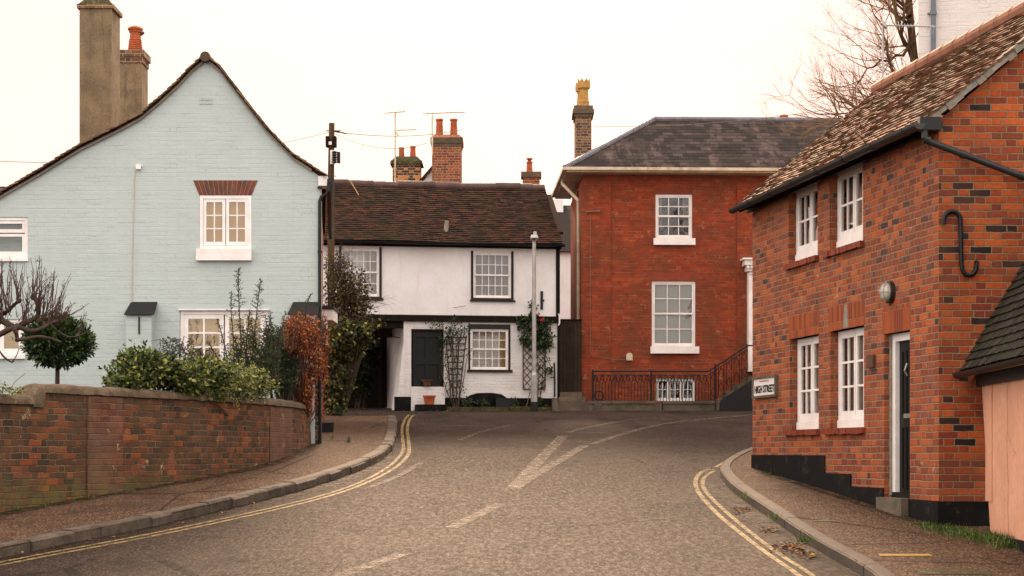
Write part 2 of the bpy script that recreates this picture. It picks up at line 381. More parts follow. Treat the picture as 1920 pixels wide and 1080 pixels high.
M['cot_brick']=brick('cottage_brick',[(0,'#7a3a20'),(.14,'#9c4c24'),(.3,'#803c24'),(.45,'#a4542c'),(.6,'#703526'),(.74,'#9a4622'),(.86,'#804838'),(.965,'#3a2e2c')],'#94795e',bs=.9,weather='#704232',wamt=.5,var=.38,mort=.011,wob=.009,mvis=(.1,.35),lich='#a08468')
M['cot_gable']=brick('cottage_gable_brick',[(0,'#8c3c1c'),(.14,'#a64c20'),(.3,'#74301e'),(.42,'#b05424'),(.58,'#86391a'),(.7,'#9e441c'),(.82,'#743722'),(.925,'#1f1817')],'#8f7a5e',bs=.8,weather='#6b3f2a',wamt=.4,var=.4,wob=.007,mort=.009,dirt=('#4a3226',.3))
M['soldier']=brick('soldier_brick',[(0,'#84401f'),(.3,'#944722'),(.55,'#73341c'),(.8,'#8c411f')],'#8a6248',flem=False,L=.067,H=.4,mort=.005,wob=.002,var=.25)
M['red_brick']=brick('red_house_brick',[(0,'#843720'),(.3,'#8f3a20'),(.55,'#7a331e'),(.75,'#8a3b20'),(.92,'#964626')],'#9a6a4c',mort=.009,weather='#5c3824',wamt=.55,var=.25,lich='#a57a58',mvis=(.46,.64),dirt=('#5a3220',.5),bs=.35)
M['red_rub']=surf('rubbed_brick','#84371d','#733019',scale=5,vary=.25,bscale=30)
M['vouss']=surf('voussoir_brick','#7a3826','#5e4030',scale=4,vary=.35,bscale=30)
M['garden_brick']=brick('garden_wall_brick',[(0,'#45302200'[:7]),(.14,'#5c3822'),(.3,'#753c24'),(.44,'#4f3626'),(.54,'#8c4523'),(.66,'#33261d'),(.76,'#6b3b25'),(.9,'#8f5130')],'#8a7860',mort=.010,wob=.014,weather='#54402f',wamt=.7,var=.5,bs=1.2,lich='#a39578',mossz=(-.75,-.35,'#5e5a2c'),mvis=(.3,.6),dirt=('#4a3a2a',.6))
M['patch_brick']=brick('repaired_brick',[(0,'#64362a'),(.3,'#74402f'),(.6,'#5a3024'),(.85,'#7c4a38')],'#84705a',mort=.009,wob=.010,weather='#6b5646',wamt=.7,var=.45,bs=.9,lich='#b0a288',mossz=(-.7,-.2,'#5f5732'),mvis=(.3,.6),dirt=('#54412f',.6))
M['chim_brick']=brick('chimney_brick',[(0,'#8a4a2c'),(.3,'#7a3826'),(.55,'#954e30'),(.8,'#6b3424')],'#a8967c',var=.3,weather='#6a4630',wamt=.4)
M['chim_dark']=brick('sooty_chimney_brick',[(0,'#5a4232'),(.3,'#6b4a34'),(.55,'#4d392e'),(.8,'#7a5a40')],'#a5917a',var=.3)
M['chim_mixed']=brick('mixed_chimney_brick',[(0,'#3a2c24'),(.25,'#a2643a'),(.5,'#45322a'),(.65,'#c07a44'),(.85,'#5a3c2c')],'#b59f80',var=.3)
M['blue']=painted_brick('pale_blue_painted_brick','#a7b0ad','#9ba49f',bs=.33)
M['white_brick']=painted_brick('white_painted_brick','#cdc8c5','#b5ada8',bs=.6)
M['tall_white']=painted_brick('white_limewashed_brick','#c6beb8','#b6aca5',bs=.35,line=.22)
M['plaster']=surf('white_roughcast','#d8d4d2','#cdc8c5',scale=1.2,rough=.85,bs=.35,bscale=14,vary=.05,streak='#c9bdb4')
M['pink']=surf('pink_render','#cf987c','#c08a6e',scale=1.6,rough=.9,bs=.5,bscale=18,vary=.10,streak='#b58670',spot=('#a8795e',3.5,.60,.55))
M['stucco']=surf('grey_brown_roughcast','#877358','#6a5a45',scale=2.5,rough=.95,bs=.9,bscale=45,vary=.35,streak='#4a4032')
M['black']=surf('black_paint','#0c0b0b','#141212',scale=4,rough=.55,bs=.15,bscale=30,vary=.15)
M['blackwood']=surf('dark_stained_timber','#17120e','#201913',scale=5,spec=.1,rough=.9,bs=.3,bscale=10,stretch=(6,6,.6),vary=.2)
M['doorblack']=surf('charcoal_door_paint','#0f0d0b','#14110e',scale=3,rough=.5,bs=.1,vary=.1,spec=.2)
M['plinth']=surf('black_bitumen_plinth','#0e0d0c','#181513',scale=5,rough=.85,bs=.8,bscale=18,vary=.3,spec=.15,spot=('#3a3128',5,.58,.7))
M['white']=surf('white_gloss_paint','#e2dcd8','#d5ccc6',scale=4,rough=.4,bs=.05,vary=.04)
M['cream']=surf('weathered_cream_paint','#cbb9a0','#a8957a',scale=3,rough=.6,bs=.1,vary=.12,streak='#8a775c')
M['gutter']=surf('grey_plastic_gutter','#1f1e1d','#2a2826',scale=6,rough=.42,bs=.05,vary=.1,spec=.3)
M['gutblack']=surf('black_gutter','#0c0c0c','#141313',scale=6,rough=.42,bs=.05,vary=.1,spec=.25)
M['metal']=surf('galvanised_steel','#8f8c88','#a5a19c',scale=8,rough=.42,bs=.05,metal=.6,vary=.12)
M['bluepipe']=surf('blue_grey_pipe','#5a5f68','#6b7078',scale=5,rough=.5,bs=.05)
M['iron']=surf('black_wrought_iron','#090908','#100f0e',scale=10,rough=.5,bs=.2,bscale=60)
M['terracotta']=surf('terracotta','#a5532f','#8c4327',scale=8,rough=.8,bs=.2,vary=.15,spot=('#6b4a3a',5,.62,.6))
M['darkpot']=surf('old_brown_pot','#5a3a28','#4a2e22',scale=8,rough=.8,bs=.2)
M['buff']=surf('buff_clay_pot','#b58a4a','#96703c',scale=6,rough=.85,bs=.2,vary=.15,spot=('#5e4a2c',6,.6,.6))
M['stone']=surf('old_stone','#6b5f50','#50473b',scale=3,rough=.9,bs=.6,bscale=30,vary=.25,spot=('#3f4022',4,.58,.6))
M['coping']=surf('mortar_coping','#6d5c48','#55473a',scale=5,rough=.95,bs=.9,bscale=28,vary=.3,spot=('#84755e',7,.6,.6))
M['cement']=surf('cement_fillet','#8f8577','#7a7165',scale=8,rough=.95,bs=.6,bscale=30,vary=.2)
M['kerbstone']=surf('granite_kerb','#63564a','#463c33',scale=7,rough=.85,bs=.8,bscale=45,vary=.35,spot=('#33302a',9,.58,.7))
M['kerbconc']=surf('concrete_kerb','#51453b','#423830',scale=5,rough=.85,bs=.4,bscale=70,vary=.25,spot=('#3f382f',6,.6,.6))
M['road']=asphalt('road_asphalt','#221b18','#342a25','#5e4d41',scale=95,patch='#181312',bs=.15,rough=.9,spec=.06,ca=.6)
M['pave']=asphalt('pavement_asphalt','#402f25','#4c3a2d','#7d6550',scale=85,bs=.25,patch='#32261e',rough=.95,spec=.08,ca=.75)
M['soil']=surf('dark_soil','#3a2f24','#2a221a',scale=5,rough=1,bs=.8,bscale=20,vary=.3)
M['earth']=surf('rough_ground','#4a4336','#3d3a2a',scale=.4,rough=1,bs=.3,bscale=8,vary=.3)
M['yellow']=wornpaint('worn_yellow_paint','#8c7850',.41,.53)
M['whitepaint']=wornpaint('worn_white_paint','#76675a',.44,.60)
M['fadepaint']=wornpaint('faded_white_paint','#6b5e52',.42,.62)
M['plasticy']=surf('yellow_marker_paint','#b58a2e','#9a7424',scale=14,rough=.8,bs=.3,vary=.3)
M['lichen']=surf('mossy_edging','#4a4428','#3a3620',scale=5,rough=1,bs=.9,bscale=30,vary=.35,spot=('#5d5a3a',8,.55))
M['cot_tile']=tilemat('clay_roof_tile',[(0,'#644230'),(.2,'#744a36'),(.4,'#563a2c'),(.55,'#7c5440'),(.72,'#4c3a2e'),(.86,'#835a46')],moss='#4a4628',mamt=.75,lich='#8f7e66',mscale=1.1)
M['wh_tile']=tilemat('dark_clay_tile',[(0,'#33211a'),(.25,'#40281e'),(.5,'#281c17'),(.7,'#4b2f23'),(.88,'#3a281f')],moss='#2a2817',mamt=.7,mscale=.8)
M['bl_tile']=tilemat('brown_clay_tile',[(0,'#5f4634'),(.3,'#6f5440'),(.6,'#4f3c30'),(.85,'#7f6450')],moss='#55503a',mamt=.5)
M['slate']=tilemat('grey_slate',[(0,'#2e2624'),(.25,'#372e2b'),(.5,'#282120'),(.75,'#3e3431'),(.92,'#473b38')],moss='#24221a',mamt=.7,mscale=.55,lich='#5a5248',rough=.85,streak=True)
M['pk_tile']=tilemat('mossy_plain_tile',[(0,'#231f1c'),(.3,'#2b2622'),(.6,'#1c1a18'),(.85,'#342e28')],moss='#2c2e12',mamt=.6,mscale=2.0,lich='#7d7668')
M['ridge']=surf('clay_ridge','#946450','#80543f',scale=3,rough=.8,bs=.2,vary=.15)
M['darkridge']=surf('dark_clay_ridge','#4a3a38','#5e4640',scale=3,rough=.7,bs=.2,vary=.25)
M['lead']=surf('grey_lead','#6b6870','#55525a',scale=3,rough=.5,bs=.15,spot=('#8a8488',7,.58,.6))
M['glass']=glassmat('window_glass',1.2)
M['glass_warmsky']=glassmat('warm_reflection_glass',3.0,(1,.80,.58,1))  # reflection boosted and tinted peach to imitate warm sky in the panes
M['glass_dim']=glassmat('dim_window_glass',.3)
M['lace']=curtain('lace_curtain','#b5aca0',.35)
M['greycurt']=curtain('grey_curtain','#a89c98',.3)
M['blind']=curtain('pale_blind','#b8b2a8',.2)
M['creamcurt']=curtain('cream_curtain','#cfb083',.35)
M['tan']=curtain('reflection_tan','#b88350',.1)  # flat tan sheet colour standing in for warm sky reflected in the panes
M['dark']=surf('dark_room','#100e0c','#0b0a09',scale=1,rough=1,bs=0)  # near-black sheet colour standing in for the shade of unlit rooms
M['cable']=surf('cable_sheath','#6b5c4c','#7a6a58',scale=3,rough=.6,bs=0)
M['signwhite']=surf('white_sign_enamel','#ddd6d0','#cfc8c2',scale=6,rough=.45,bs=.05,vary=.05)
M['ink']=surf('black_lettering','#12100f','#1a1817',scale=5,rough=.5,bs=0)
M['redink']=surf('red_lettering','#b07a6c','#a56c60',scale=5,rough=.5,bs=0)
M['bark']=surf('brown_bark','#4a3a2c','#5c4a38',scale=9,rough=.95,bs=.8,bscale=35,vary=.3,stretch=(1,1,.35))
M['palebark']=surf('twig_bark','#7a5c3c','#8d6c46',scale=9,rough=.9,bs=.4,bscale=30)
M['pollard']=surf('gnarled_bark','#3a2d24','#4c3c30',scale=9,rough=.95,bs=.9,bscale=28,vary=.35,spot=('#4a4a2c',6,.62,.6))
M['shoot']=surf('reddish_shoot_bark','#3f2924','#50352e',scale=9,rough=.8,bs=.2)
M['twig']=surf('dead_twig','#3c3228','#4a3e32',scale=9,rough=.9,bs=.2)
M['pole']=surf('weathered_pole_wood','#544227','#3f3220',scale=6,rough=.9,bs=.4,stretch=(1,1,.15),vary=.25)
M['trellis']=surf('brown_trellis_wood','#5a4638','#4a392e',scale=9,rough=.85,bs=.3)
M['bay']=leafmat('bay_leaf',[(0,'#16230f'),(.4,'#24361a'),(.75,'#324a20'),(.95,'#54702a'),(1,'#6d8234')],.2,.35,.5)
M['ivy']=leafmat('ivy_leaf',[(0,'#172010'),(.3,'#2a3818'),(.58,'#43521f'),(.8,'#6a742c'),(1,'#a8a04c')],.25,.45)
M['varieg']=leafmat('variegated_leaf',[(0,'#2a381a'),(.4,'#445426'),(.62,'#6a7334'),(.8,'#a09a50'),(1,'#c9bd7c')],.3,.5)
M['conifer']=leafmat('small_dark_leaf',[(0,'#20281a'),(.5,'#303c22'),(.85,'#45522c'),(1,'#5c6534')],.2,.6)
M['olive']=leafmat('dull_green_leaf',[(0,'#171f12'),(.5,'#27321b'),(.85,'#3a4724'),(1,'#54592c')],.2,.6)
M['purple']=leafmat('grey_purple_leaf',[(0,'#2e2c26'),(.5,'#45423a'),(.8,'#5a5450'),(1,'#6b6660')],.2,.6)
M['rust']=leafmat('rust_brown_leaf',[(0,'#42221500'[:7]),(.35,'#66301c'),(.65,'#824022'),(.85,'#a85c28'),(1,'#d08c30')],.35,.6)
M['climb']=leafmat('autumn_climber_leaf',[(0,'#1f2112'),(.4,'#31321a'),(.7,'#4a4a22'),(.88,'#7c7a2c'),(1,'#a09a3a')],.3,.55)
M['brownclimb']=leafmat('brown_climber_leaf',[(0,'#2a2016'),(.45,'#43321f'),(.75,'#5a4a28'),(.92,'#7a6a30'),(1,'#8c7c3a')],.3,.6)
M['rose']=leafmat('rose_leaf',[(0,'#1a2414'),(.5,'#2b3a20'),(.9,'#3f5228'),(1,'#5a6a34')],.25,.5)
M['bloom']=leafmat('red_petal',[(0,'#a01828'),(1,'#c42a3a')],.3,.5)
M['litter']=leafmat('fallen_leaf',[(0,'#4a3020'),(.4,'#6d4426'),(.7,'#8a5a2e'),(.9,'#a8743a'),(1,'#b58a4a')],.1,.8)
M['dirt']=wornpaint('grit_contact_shade','#2c231b',.44,.60,5)
M['passage']=surf('passage_boards','#2e251d','#3a3026',scale=4,spec=.1,rough=.9,bs=.3,vary=.3)
M['pinkdirt']=surf('stained_pink_render','#a5745a','#936650',scale=4,rough=.95,bs=.2)
M['grass']=leafmat('grass_blade',[(0,'#2c3a16'),(.5,'#42561e'),(.9,'#5f7a2c'),(1,'#8a8a4a')],.25,.6)
M['bulb']=surf('frosted_lamp_glass','#b5ac9c','#9f9688',scale=8,rough=.3,bs=.05,spec=.6)
# ================================================================ generic builders
def window(par,fr,u0,u1,z0,z1,inset=.10,fw=.05,sashes=None,sw=.04,bar=.02,glass='glass',frame='white',name='window',back=None,depth=.06):
    w1=-inset; w0=-inset-depth
    mb=MB(); B=lambda a,b,c,d,e=w0,f=w1: fr.box(mb,a,b,c,d,e,f)
    B(u0,u0+fw,z0,z1); B(u1-fw,u1,z0,z1); B(u0+fw,u1-fw,z1-fw,z1); B(u0+fw,u1-fw,z0,z0+fw)
    gls=[]
    for (a,b,c,d,nc,nr,dw) in sashes:
        gl=MB(); gls.append(gl)
        e,f=w0+.008+dw,w1-.012+dw
        B(a,a+sw,c,d,e,f); B(b-sw,b,c,d,e,f); B(a+sw,b-sw,c,c+sw*1.25,e,f); B(a+sw,b-sw,d-sw,d,e,f)
        ia,ib,ic,id_=a+sw,b-sw,c+sw*1.25,d-sw
        for i in range(1,nc):
            x=ia+(ib-ia)*i/nc; B(x-bar/2,x+bar/2,ic,id_,e+.008,f-.004)
        for j in range(1,nr):
            y=ic+(id_-ic)*j/nr
            for i in range(nc):
                xa=ia+(ib-ia)*i/nc+(bar/2 if i else 0); xb=ia+(ib-ia)*(i+1)/nc-(bar/2 if i<nc-1 else 0)
                B(xa,xb,y-bar/2,y+bar/2,e+.008,f-.006)
        for i in range(nc):
            for j in range(nr):
                xa=ia+(ib-ia)*i/nc; xb=ia+(ib-ia)*(i+1)/nc; ya=ic+(id_-ic)*j/nr; yb=ic+(id_-ic)*(j+1)/nr
                g=(e+f)/2; t=R.uniform(-.0012,.0012); t2=R.uniform(-.0012,.0012)
                gl.face([fr.P(xa,ya,g+t),fr.P(xb,ya,g-t),fr.P(xb,yb,g+t2),fr.P(xa,yb,g-t2)])
    o=mb.build(name,M[frame],par); [q.build('pane',M[glass],o) for q in gls]
    if back:
        for (kind,a,b,c,d,off,amp) in back:
            cm=MB(); n=max(2,int((b-a)/.025)) if amp else 1; ph=R.uniform(0,6)
            def W(x): return w0-off+amp*math.sin(x*52+ph+1.3*math.sin(x*17+ph))
            for i in range(n):
                xa=a+(b-a)*i/n; xb=a+(b-a)*(i+1)/n
                cm.face([fr.P(xa,c,W(xa)),fr.P(xb,c,W(xb)),fr.P(xb,d,W(xb)),fr.P(xa,d,W(xa))],r=.5)
            cm.build('blind' if amp==0 else 'curtain',M[kind],o,smooth=bool(amp))  # flat sheets
    return o
def roof_tiles(mb,P0,E,S,vlen,u0f,u1f,tw=.165,gauge=.10,th=.013,lift=.012,jit=.004,r=None,gap=.003,sag=None):
    """tiles laid in courses. P0 eave origin, E along the eave, S up the slope"""
    P0,E,S=V(P0),V(E).normalized(),V(S).normalized(); N=E.cross(S).normalized()
    if N.z<0: N=-N
    nr=int(math.ceil(vlen/gauge))
    for j in range(nr):
        v0=j*gauge; v1=min(v0+gauge*1.35,vlen+.02)
        vm=min(v0+gauge*.5,vlen); a,b=u0f(vm),u1f(vm); a0,b0=u0f(v0),u1f(v0)
        off=(j%2)*.5*tw+R.uniform(-.01,.01)
        k=math.floor((a-off)/tw)
        while True:
            x0=off+k*tw; x1=x0+tw-gap; k+=1
            if x0>=b: break
            x0=max(x0,a); x1=min(x1,b)
            if x1-x0<.02: continue
            l=lift+R.uniform(0,jit); l2=lift+R.uniform(0,jit); dv=R.uniform(-.006,.006)
            def Q(u,v,h):
                s=sag(u,v) if sag else 0
                return P0+E*u+S*v+N*(h+s)
            A=Q(x0,v0+dv,l+th);Bq=Q(x1,v0+dv,l2+th);Cq=Q(x1,v1,.004+th*.3);D=Q(x0,v1,.004+th*.3)
            A2=Q(x0,v0+dv,l-.002);B2=Q(x1,v0+dv,l2-.002)
            rr=R.random()
            f=[A,Bq,Cq,D]
            if (Bq-A).cross(Cq-A).dot(N)<0: f=f[::-1]
            mb.face(f,r=rr)
            e=[A2,B2,Bq,A]
            if (B2-A2).cross(Bq-A2).dot(S)>0: e=e[::-1]
            mb.face(e,r=rr)
            C2=Q(x1,v1,-.004);D2=Q(x0,v1,-.004)
            mb.face([B2,C2,Cq,Bq],r=rr); mb.face([D2,A2,A,D],r=rr)
def slab(mb,pts,n,t):
    pts=[V(p) for p in pts]; n=V(n).normalized()*t
    lo=[p-n for p in pts]; k=len(pts)
    mb.face(pts); mb.face(lo[::-1])
    for i in range(k): mb.face([lo[i],lo[(i+1)%k],pts[(i+1)%k],pts[i]])
def leaves(mb,blobs,n,L,W,shell=.45,up=.3,out=.8,droop=0.,tw=None,sprig=0):
    for b in blobs:
        for _ in range(int(sprig*(b[3]*b[5])*14)):
            d=V((R.gauss(0,1),R.gauss(0,.7),R.gauss(0,.8)+.35-droop*1.2)).normalized(); a=V((b[0]+d.x*b[3]*.9,b[1]+d.y*b[4]*.9,b[2]+d.z*b[5]*.9)); ln_=R.uniform(.06,.24)
            g=(d+V((R.gauss(0,.4),R.gauss(0,.4),R.gauss(0,.3)+.3-droop))).normalized(); m=max(4,int(ln_/(L*.32)))
            for k in range(m):
                q=a+g*ln_*(k+1)/m+V((0,0,-droop*.15*(k/m)**2)); mb.leaf(q,g+V((R.gauss(0,.8),R.gauss(0,.8),R.gauss(0,.8))),V((R.gauss(0,.6),R.gauss(0,.6)-.3,1)),L*R.uniform(.5,1.1),W*R.uniform(.6,1.1))
    tot=sum(b[3]*b[4]*b[5] for b in blobs)
    for b in blobs:
        k=int(n*b[3]*b[4]*b[5]/tot)
        for _ in range(k):
            while True:
                d=V((R.gauss(0,1),R.gauss(0,1),R.gauss(0,1)))
                if d.length>.01: break
            d.normalize(); rad=shell+(1-shell)*R.random()**.6
            rad*=1+.22*mnoise.noise(V((b[0]+d.x*1.7,b[1]+d.y*1.7,b[2]+d.z*1.7))*1.6)
            p=V((b[0]+d.x*b[3]*rad,b[1]+d.y*b[4]*rad,b[2]+d.z*b[5]*rad))
            q=d*out+V((R.gauss(0,.6),R.gauss(0,.6),R.gauss(0,.6)+up-droop))
            nn=V((R.gauss(0,.6),R.gauss(0,.6)-.3,1))
            l=L*R.uniform(.6,1.25)
            mb.leaf(p,q,nn,l,W*R.uniform(.7,1.2))
def twigs(mb,p,d,L,rad,depth,spread=.6,nb=(2,3),up=.1,seg=3,shr=.68,n=5,leafcb=None,wob=.12):
    p=V(p); d=V(d).normalized(); pts=[p]; rads=[rad]
    for i in range(seg):
        d=(d+V((R.gauss(0,wob),R.gauss(0,wob),R.gauss(0,wob)+up*.3))).normalized(); pts.append(pts[-1]+d*L/seg); rads.append(rad*(1-.35*(i+1)/seg))
    mb.tube(pts,rads,n=max(3,n),cap=False)
    if leafcb: leafcb(pts,depth)
    if depth<=0: return
    for k in range(R.randint(*nb)):
        i=R.randint(max(1,seg-2),seg)
        a=(d+V((R.gauss(0,spread),R.gauss(0,spread),R.gauss(0,spread)+up))).normalized()
        twigs(mb,pts[i],a,L*R.uniform(shr-.1,shr+.12),rads[i]*.72,depth-1,spread,nb,up,seg,shr,max(3,n-1),leafcb,wob)
def ribbon(pts,w,dz,mb,clip=None):
    """flat strip along ground points (x,y) following the road"""
    pts=[V((p[0],p[1],0)) for p in pts]
    # resample
    q=[]
    for i in range(len(pts)-1):
        n=max(1,int((pts[i+1]-pts[i]).length/.15))
        q+=[pts[i].lerp(pts[i+1],k/n) for k in range(n)]
    q.append(pts[-1])
    L=[];Rr=[]
    for i,p in enumerate(q):
        d=(q[min(i+1,len(q)-1)]-q[max(i-1,0)]).normalized(); s=V((-d.y,d.x,0))
        ww=w(i/(len(q)-1)) if callable(w) else w
        L.append(p+s*ww/2); Rr.append(p-s*ww/2)
    for i in range(len(q)-1):
        a=[Rr[i],Rr[i+1],L[i+1],L[i]]
        mb.face([(p.x,p.y,road_z(p.y)+dz) for p in a])
def smoothline(pts,it=2):
    pts=[V((p[0],p[1],0)) for p in pts]
    for _ in range(it):
        o=[pts[0]]
        for a,b in zip(pts,pts[1:]): o+=[a.lerp(b,.25),a.lerp(b,.75)]
        o.append(pts[-1]); pts=o
    return pts
def gl(pxs,off=0.): return [hit(x,y,off) for x,y in pxs]
KERB=.10
# ================================================================ setting: ground, road, pavements
def ysheet(name,x0,x1,ys,dz,m,kind='structure'):
    mb=MB()
    for a,b in zip(ys,ys[1:]): mb.face([(x0,a,road_z(a)+dz),(x1,a,road_z(a)+dz),(x1,b,road_z(b)+dz),(x0,b,road_z(b)+dz)])
    o=mb.build(name,m,smooth=True); tag(o,kind=kind); return o
ysheet('ground',-400,400,[-150,-100,-60,-40,-20]+[i for i in range(-10,64,1)]+[70,90,120,150,250,400],-.06,M['earth'])
ysheet('road',-40,40,[-30,-20,-10,-4]+[i*.5 for i in range(0,134)],0.,M['road'])
lk_px=[(-420,1128),(-200,1085),(0,1047),(130,1018),(250,995),(350,972),(450,948),(550,923),(620,901),(680,879),(715,863),(735,846),(742,826),(743,805),(742,788)]
lk=[V((-9.5,6,0)),V((-7.6,11,0))]+[V((p.x,p.y,0)) for p in gl(lk_px)]
rk_px=[(1640,1088),(1530,1030),(1440,966),(1400,941),(1370,918),(1353,898),(1350,886),(1362,872),(1411,849),(1480,830)]
rk=[V((p.x,p.y,0)) for p in gl(rk_px)]
rk=[V((3.1,4,0)),V((3.05,10,0)),V((3.0,14,0))]+rk+[V((9,32.6,0)),V((20,35,0)),V((39,38,0))]
lks=smoothline(lk); rks=smoothline(rk)
def pavement(name,line,xfar):
    mb=MB()
    q=[]
    for a,b in zip(line,line[1:]):
        n=max(1,int(abs(b.y-a.y)/.4)); q+=[a.lerp(b,k/n) for k in range(n)]
    q.append(line[-1])
    for a,b in zip(q,q[1:]):
        f=[(xfar,a.y,road_z(a.y)+KERB),(a.x,a.y,road_z(a.y)+KERB),(b.x,b.y,road_z(b.y)+KERB),(xfar,b.y,road_z(b.y)+KERB)]
        if xfar>0: f=f[::-1]
        mb.face(f)
    a=q[-1]
    mb.face([(a.x,a.y,road_z(a.y)+KERB),(a.x,a.y,road_z(a.y)),(xfar,a.y,road_z(a.y)),(xfar,a.y,road_z(a.y)+KERB)])
    return tag(mb.build(name,M['pave'],smooth=False),kind='structure')
pavement('pavement',lks,-38); pavement('pavement',rks,39)
def kerb(name,line,side,m,lens,wid,jit,y0,y1,gap):
    # walk the line placing stones
    mb=MB(); dist=[0]
    for a,b in zip(line,line[1:]): dist.append(dist[-1]+(b-a).length)
    def pt(s):
        for i in range(len(line)-1):
            if s<=dist[i+1]: return line[i].lerp(line[i+1],(s-dist[i])/max(1e-9,dist[i+1]-dist[i]))
        return line[-1]
    s=0
    while s<dist[-1]-.1:
        l=R.uniform(*lens); a,b=pt(s),pt(min(s+l-gap,dist[-1])); s+=l
        if not(y0<a.y<y1): continue
        nseg=max(1,int(l/.3)); r=R.random(); h=R.uniform(0,jit); o=R.uniform(-jit,jit)
        P=[pt(s-l+(l-gap)*i/nseg) for i in range(nseg+1)]
        for i in range(nseg):
            a,b=P[i],P[i+1]; d=(b-a).normalized(); sd=V((-d.y,d.x,0))*side
            hj=[R.uniform(-jit,jit)*.5 for _ in range(2)]
            zt=lambda p:road_z(p.y)+KERB+.010+h
            z0=lambda p:road_z(p.y)-.05
            f0=a-sd*(.01+o); f1=b-sd*(.01+o); k0=a+sd*wid; k1=b+sd*wid
            ch=.02+abs(o)
            lo=[(f0.x,f0.y,z0(f0)),(f1.x,f1.y,z0(f1)),(k1.x,k1.y,z0(k1)),(k0.x,k0.y,z0(k0))]
            mid=[(f0.x,f0.y,zt(f0)-ch),(f1.x,f1.y,zt(f1)-ch),(k1.x,k1.y,zt(k1)-ch),(k0.x,k0.y,zt(k0)-ch)]
            g0=a+sd*ch; g1=b+sd*ch
            top=[(g0.x,g0.y,zt(g0)),(g1.x,g1.y,zt(g1)),(k1.x,k1.y,zt(k1)),(k0.x,k0.y,zt(k0))]
            if side<0: lo,mid,top=[x[::-1] for x in (lo,mid,top)]
            for A,B in ((lo,mid),(mid,top)):
                for q in range(4):
                    w=(q+1)%4; mb.face([A[q],A[w],B[w],B[q]],r=r)
            mb.face(top,r=r)
    return tag(mb.build(name,m),kind='structure')
kerb('kerb',lks,1,M['kerbstone'],(.35,.95),.16,.014,8,60,.018)
kerb('kerb',rks,-1,M['kerbconc'],(.88,.92),.13,.004,8,40,.008)
# road markings
def marking(name,pxs,w,m,dz=.004,sm=1,pre=(),post=()):
    mb=MB(); line=smoothline(list(pre)+gl(pxs)+list(post),sm); ribbon(line,w,dz,mb); return tag(mb.build(name,m),kind='structure')
marking('yellow_line',[(-250,1113),(0,1059),(321,999),(560,947),(640,924),(680,909),(720,890),(751,871),(765,855),(768,845),(766,826),(763,804),(768,786),(776,778)],.06,M['yellow'])
marking('yellow_line',[(-250,1107),(0,1053.5),(321,994),(560,942),(640,919),(680,903),(720,882),(743,864),(753,851),(757,842),(755,824),(753,804),(759,786),(767,778)],.055,M['yellow'],dz=.0045)
marking('yellow_line',[(1640,1188),(1500,1080),(1445,1043),(1397,1007),(1342,962),(1313,930),(1303,910),(1306,894),(1319,882),(1340,880)],.06,M['yellow'])
marking('yellow_line',[(1662,1178),(1523,1078),(1461,1040),(1397,991),(1348,949),(1323,923),(1316,906),(1321,894),(1339,883)],.055,M['yellow'],dz=.0045)
marking('yellow_line',[(1340,877),(1378,857),(1411,846),(1470,828)],.06,M['yellow'],dz=.0042); marking('yellow_line',[(1352,878),(1385,861),(1415,850),(1480,832)],.055,M['yellow'],dz=.0048)
def strip(pts,off,wd,side,dz):
    mb=MB(); q=[]
    for i,p in enumerate(pts):
        d=(pts[min(i+1,len(pts)-1)]-pts[max(i-1,0)]).normalized(); q.append(p+V((d.y,-d.x,0))*off*side)
    q=[p for p in q if 7<p.y<44]; ribbon(q,wd,dz,mb); return tag(mb.build('dirt_contact_shade',M['dirt']),kind='structure')  # grit ribbon that also paints contact shade along kerb and wall feet
strip(lks,.14,.26,1,.0035); strip(rks,.14,.28,-1,.0036)
W='whitepaint'
marking('white_line',[(962,917),(985,892),(1020,855),(1056,818)],.20,M[W],sm=0); marking('white_line',[(968,914),(1010,887),(1055,861),(1096,836)],.17,M[W],dz=.0052,sm=0)
marking('white_line',[(1062,812),(1090,804),(1120,798),(1145,794),(1165,791)],.16,M['fadepaint'],dz=.0046)
marking('white_line',[(1112,833),(1150,820),(1190,807),(1250,794),(1330,785),(1420,777)],.17,M[W],dz=.0054)
marking('white_line',[(1125,797),(1170,788),(1230,784.5),(1300,788),(1306,789)],.12,M['fadepaint'],dz=.0056)
for k,(a,b) in enumerate((((1060,827.5),(1122,830)),((1088,811),(1160,813)),((1126,795.5),(1226,797.5)),((1012,865),(1040,866)),((1034,846),(1064,848)))):
    marking('hatch_line',[a,b],.11,M[W],dz=.0062+k*.0003,sm=0)
marking('centre_dash',[(846,990),(938,945)],.16,M['fadepaint'],sm=0); marking('centre_dash',[(600,1096),(650,1075),(755,1039)],.16,M['fadepaint'],sm=0)
marking('old_line',[(832,799),(925,797)],.22,M['fadepaint'],dz=.0043,sm=0)
marking('worn_arc',[(690,915),(740,897),(790,868)],.10,M['fadepaint'],dz=.0047); marking('worn_arc',[(862,826),(905,808),(960,797)],.10,M['fadepaint'],dz=.0049)
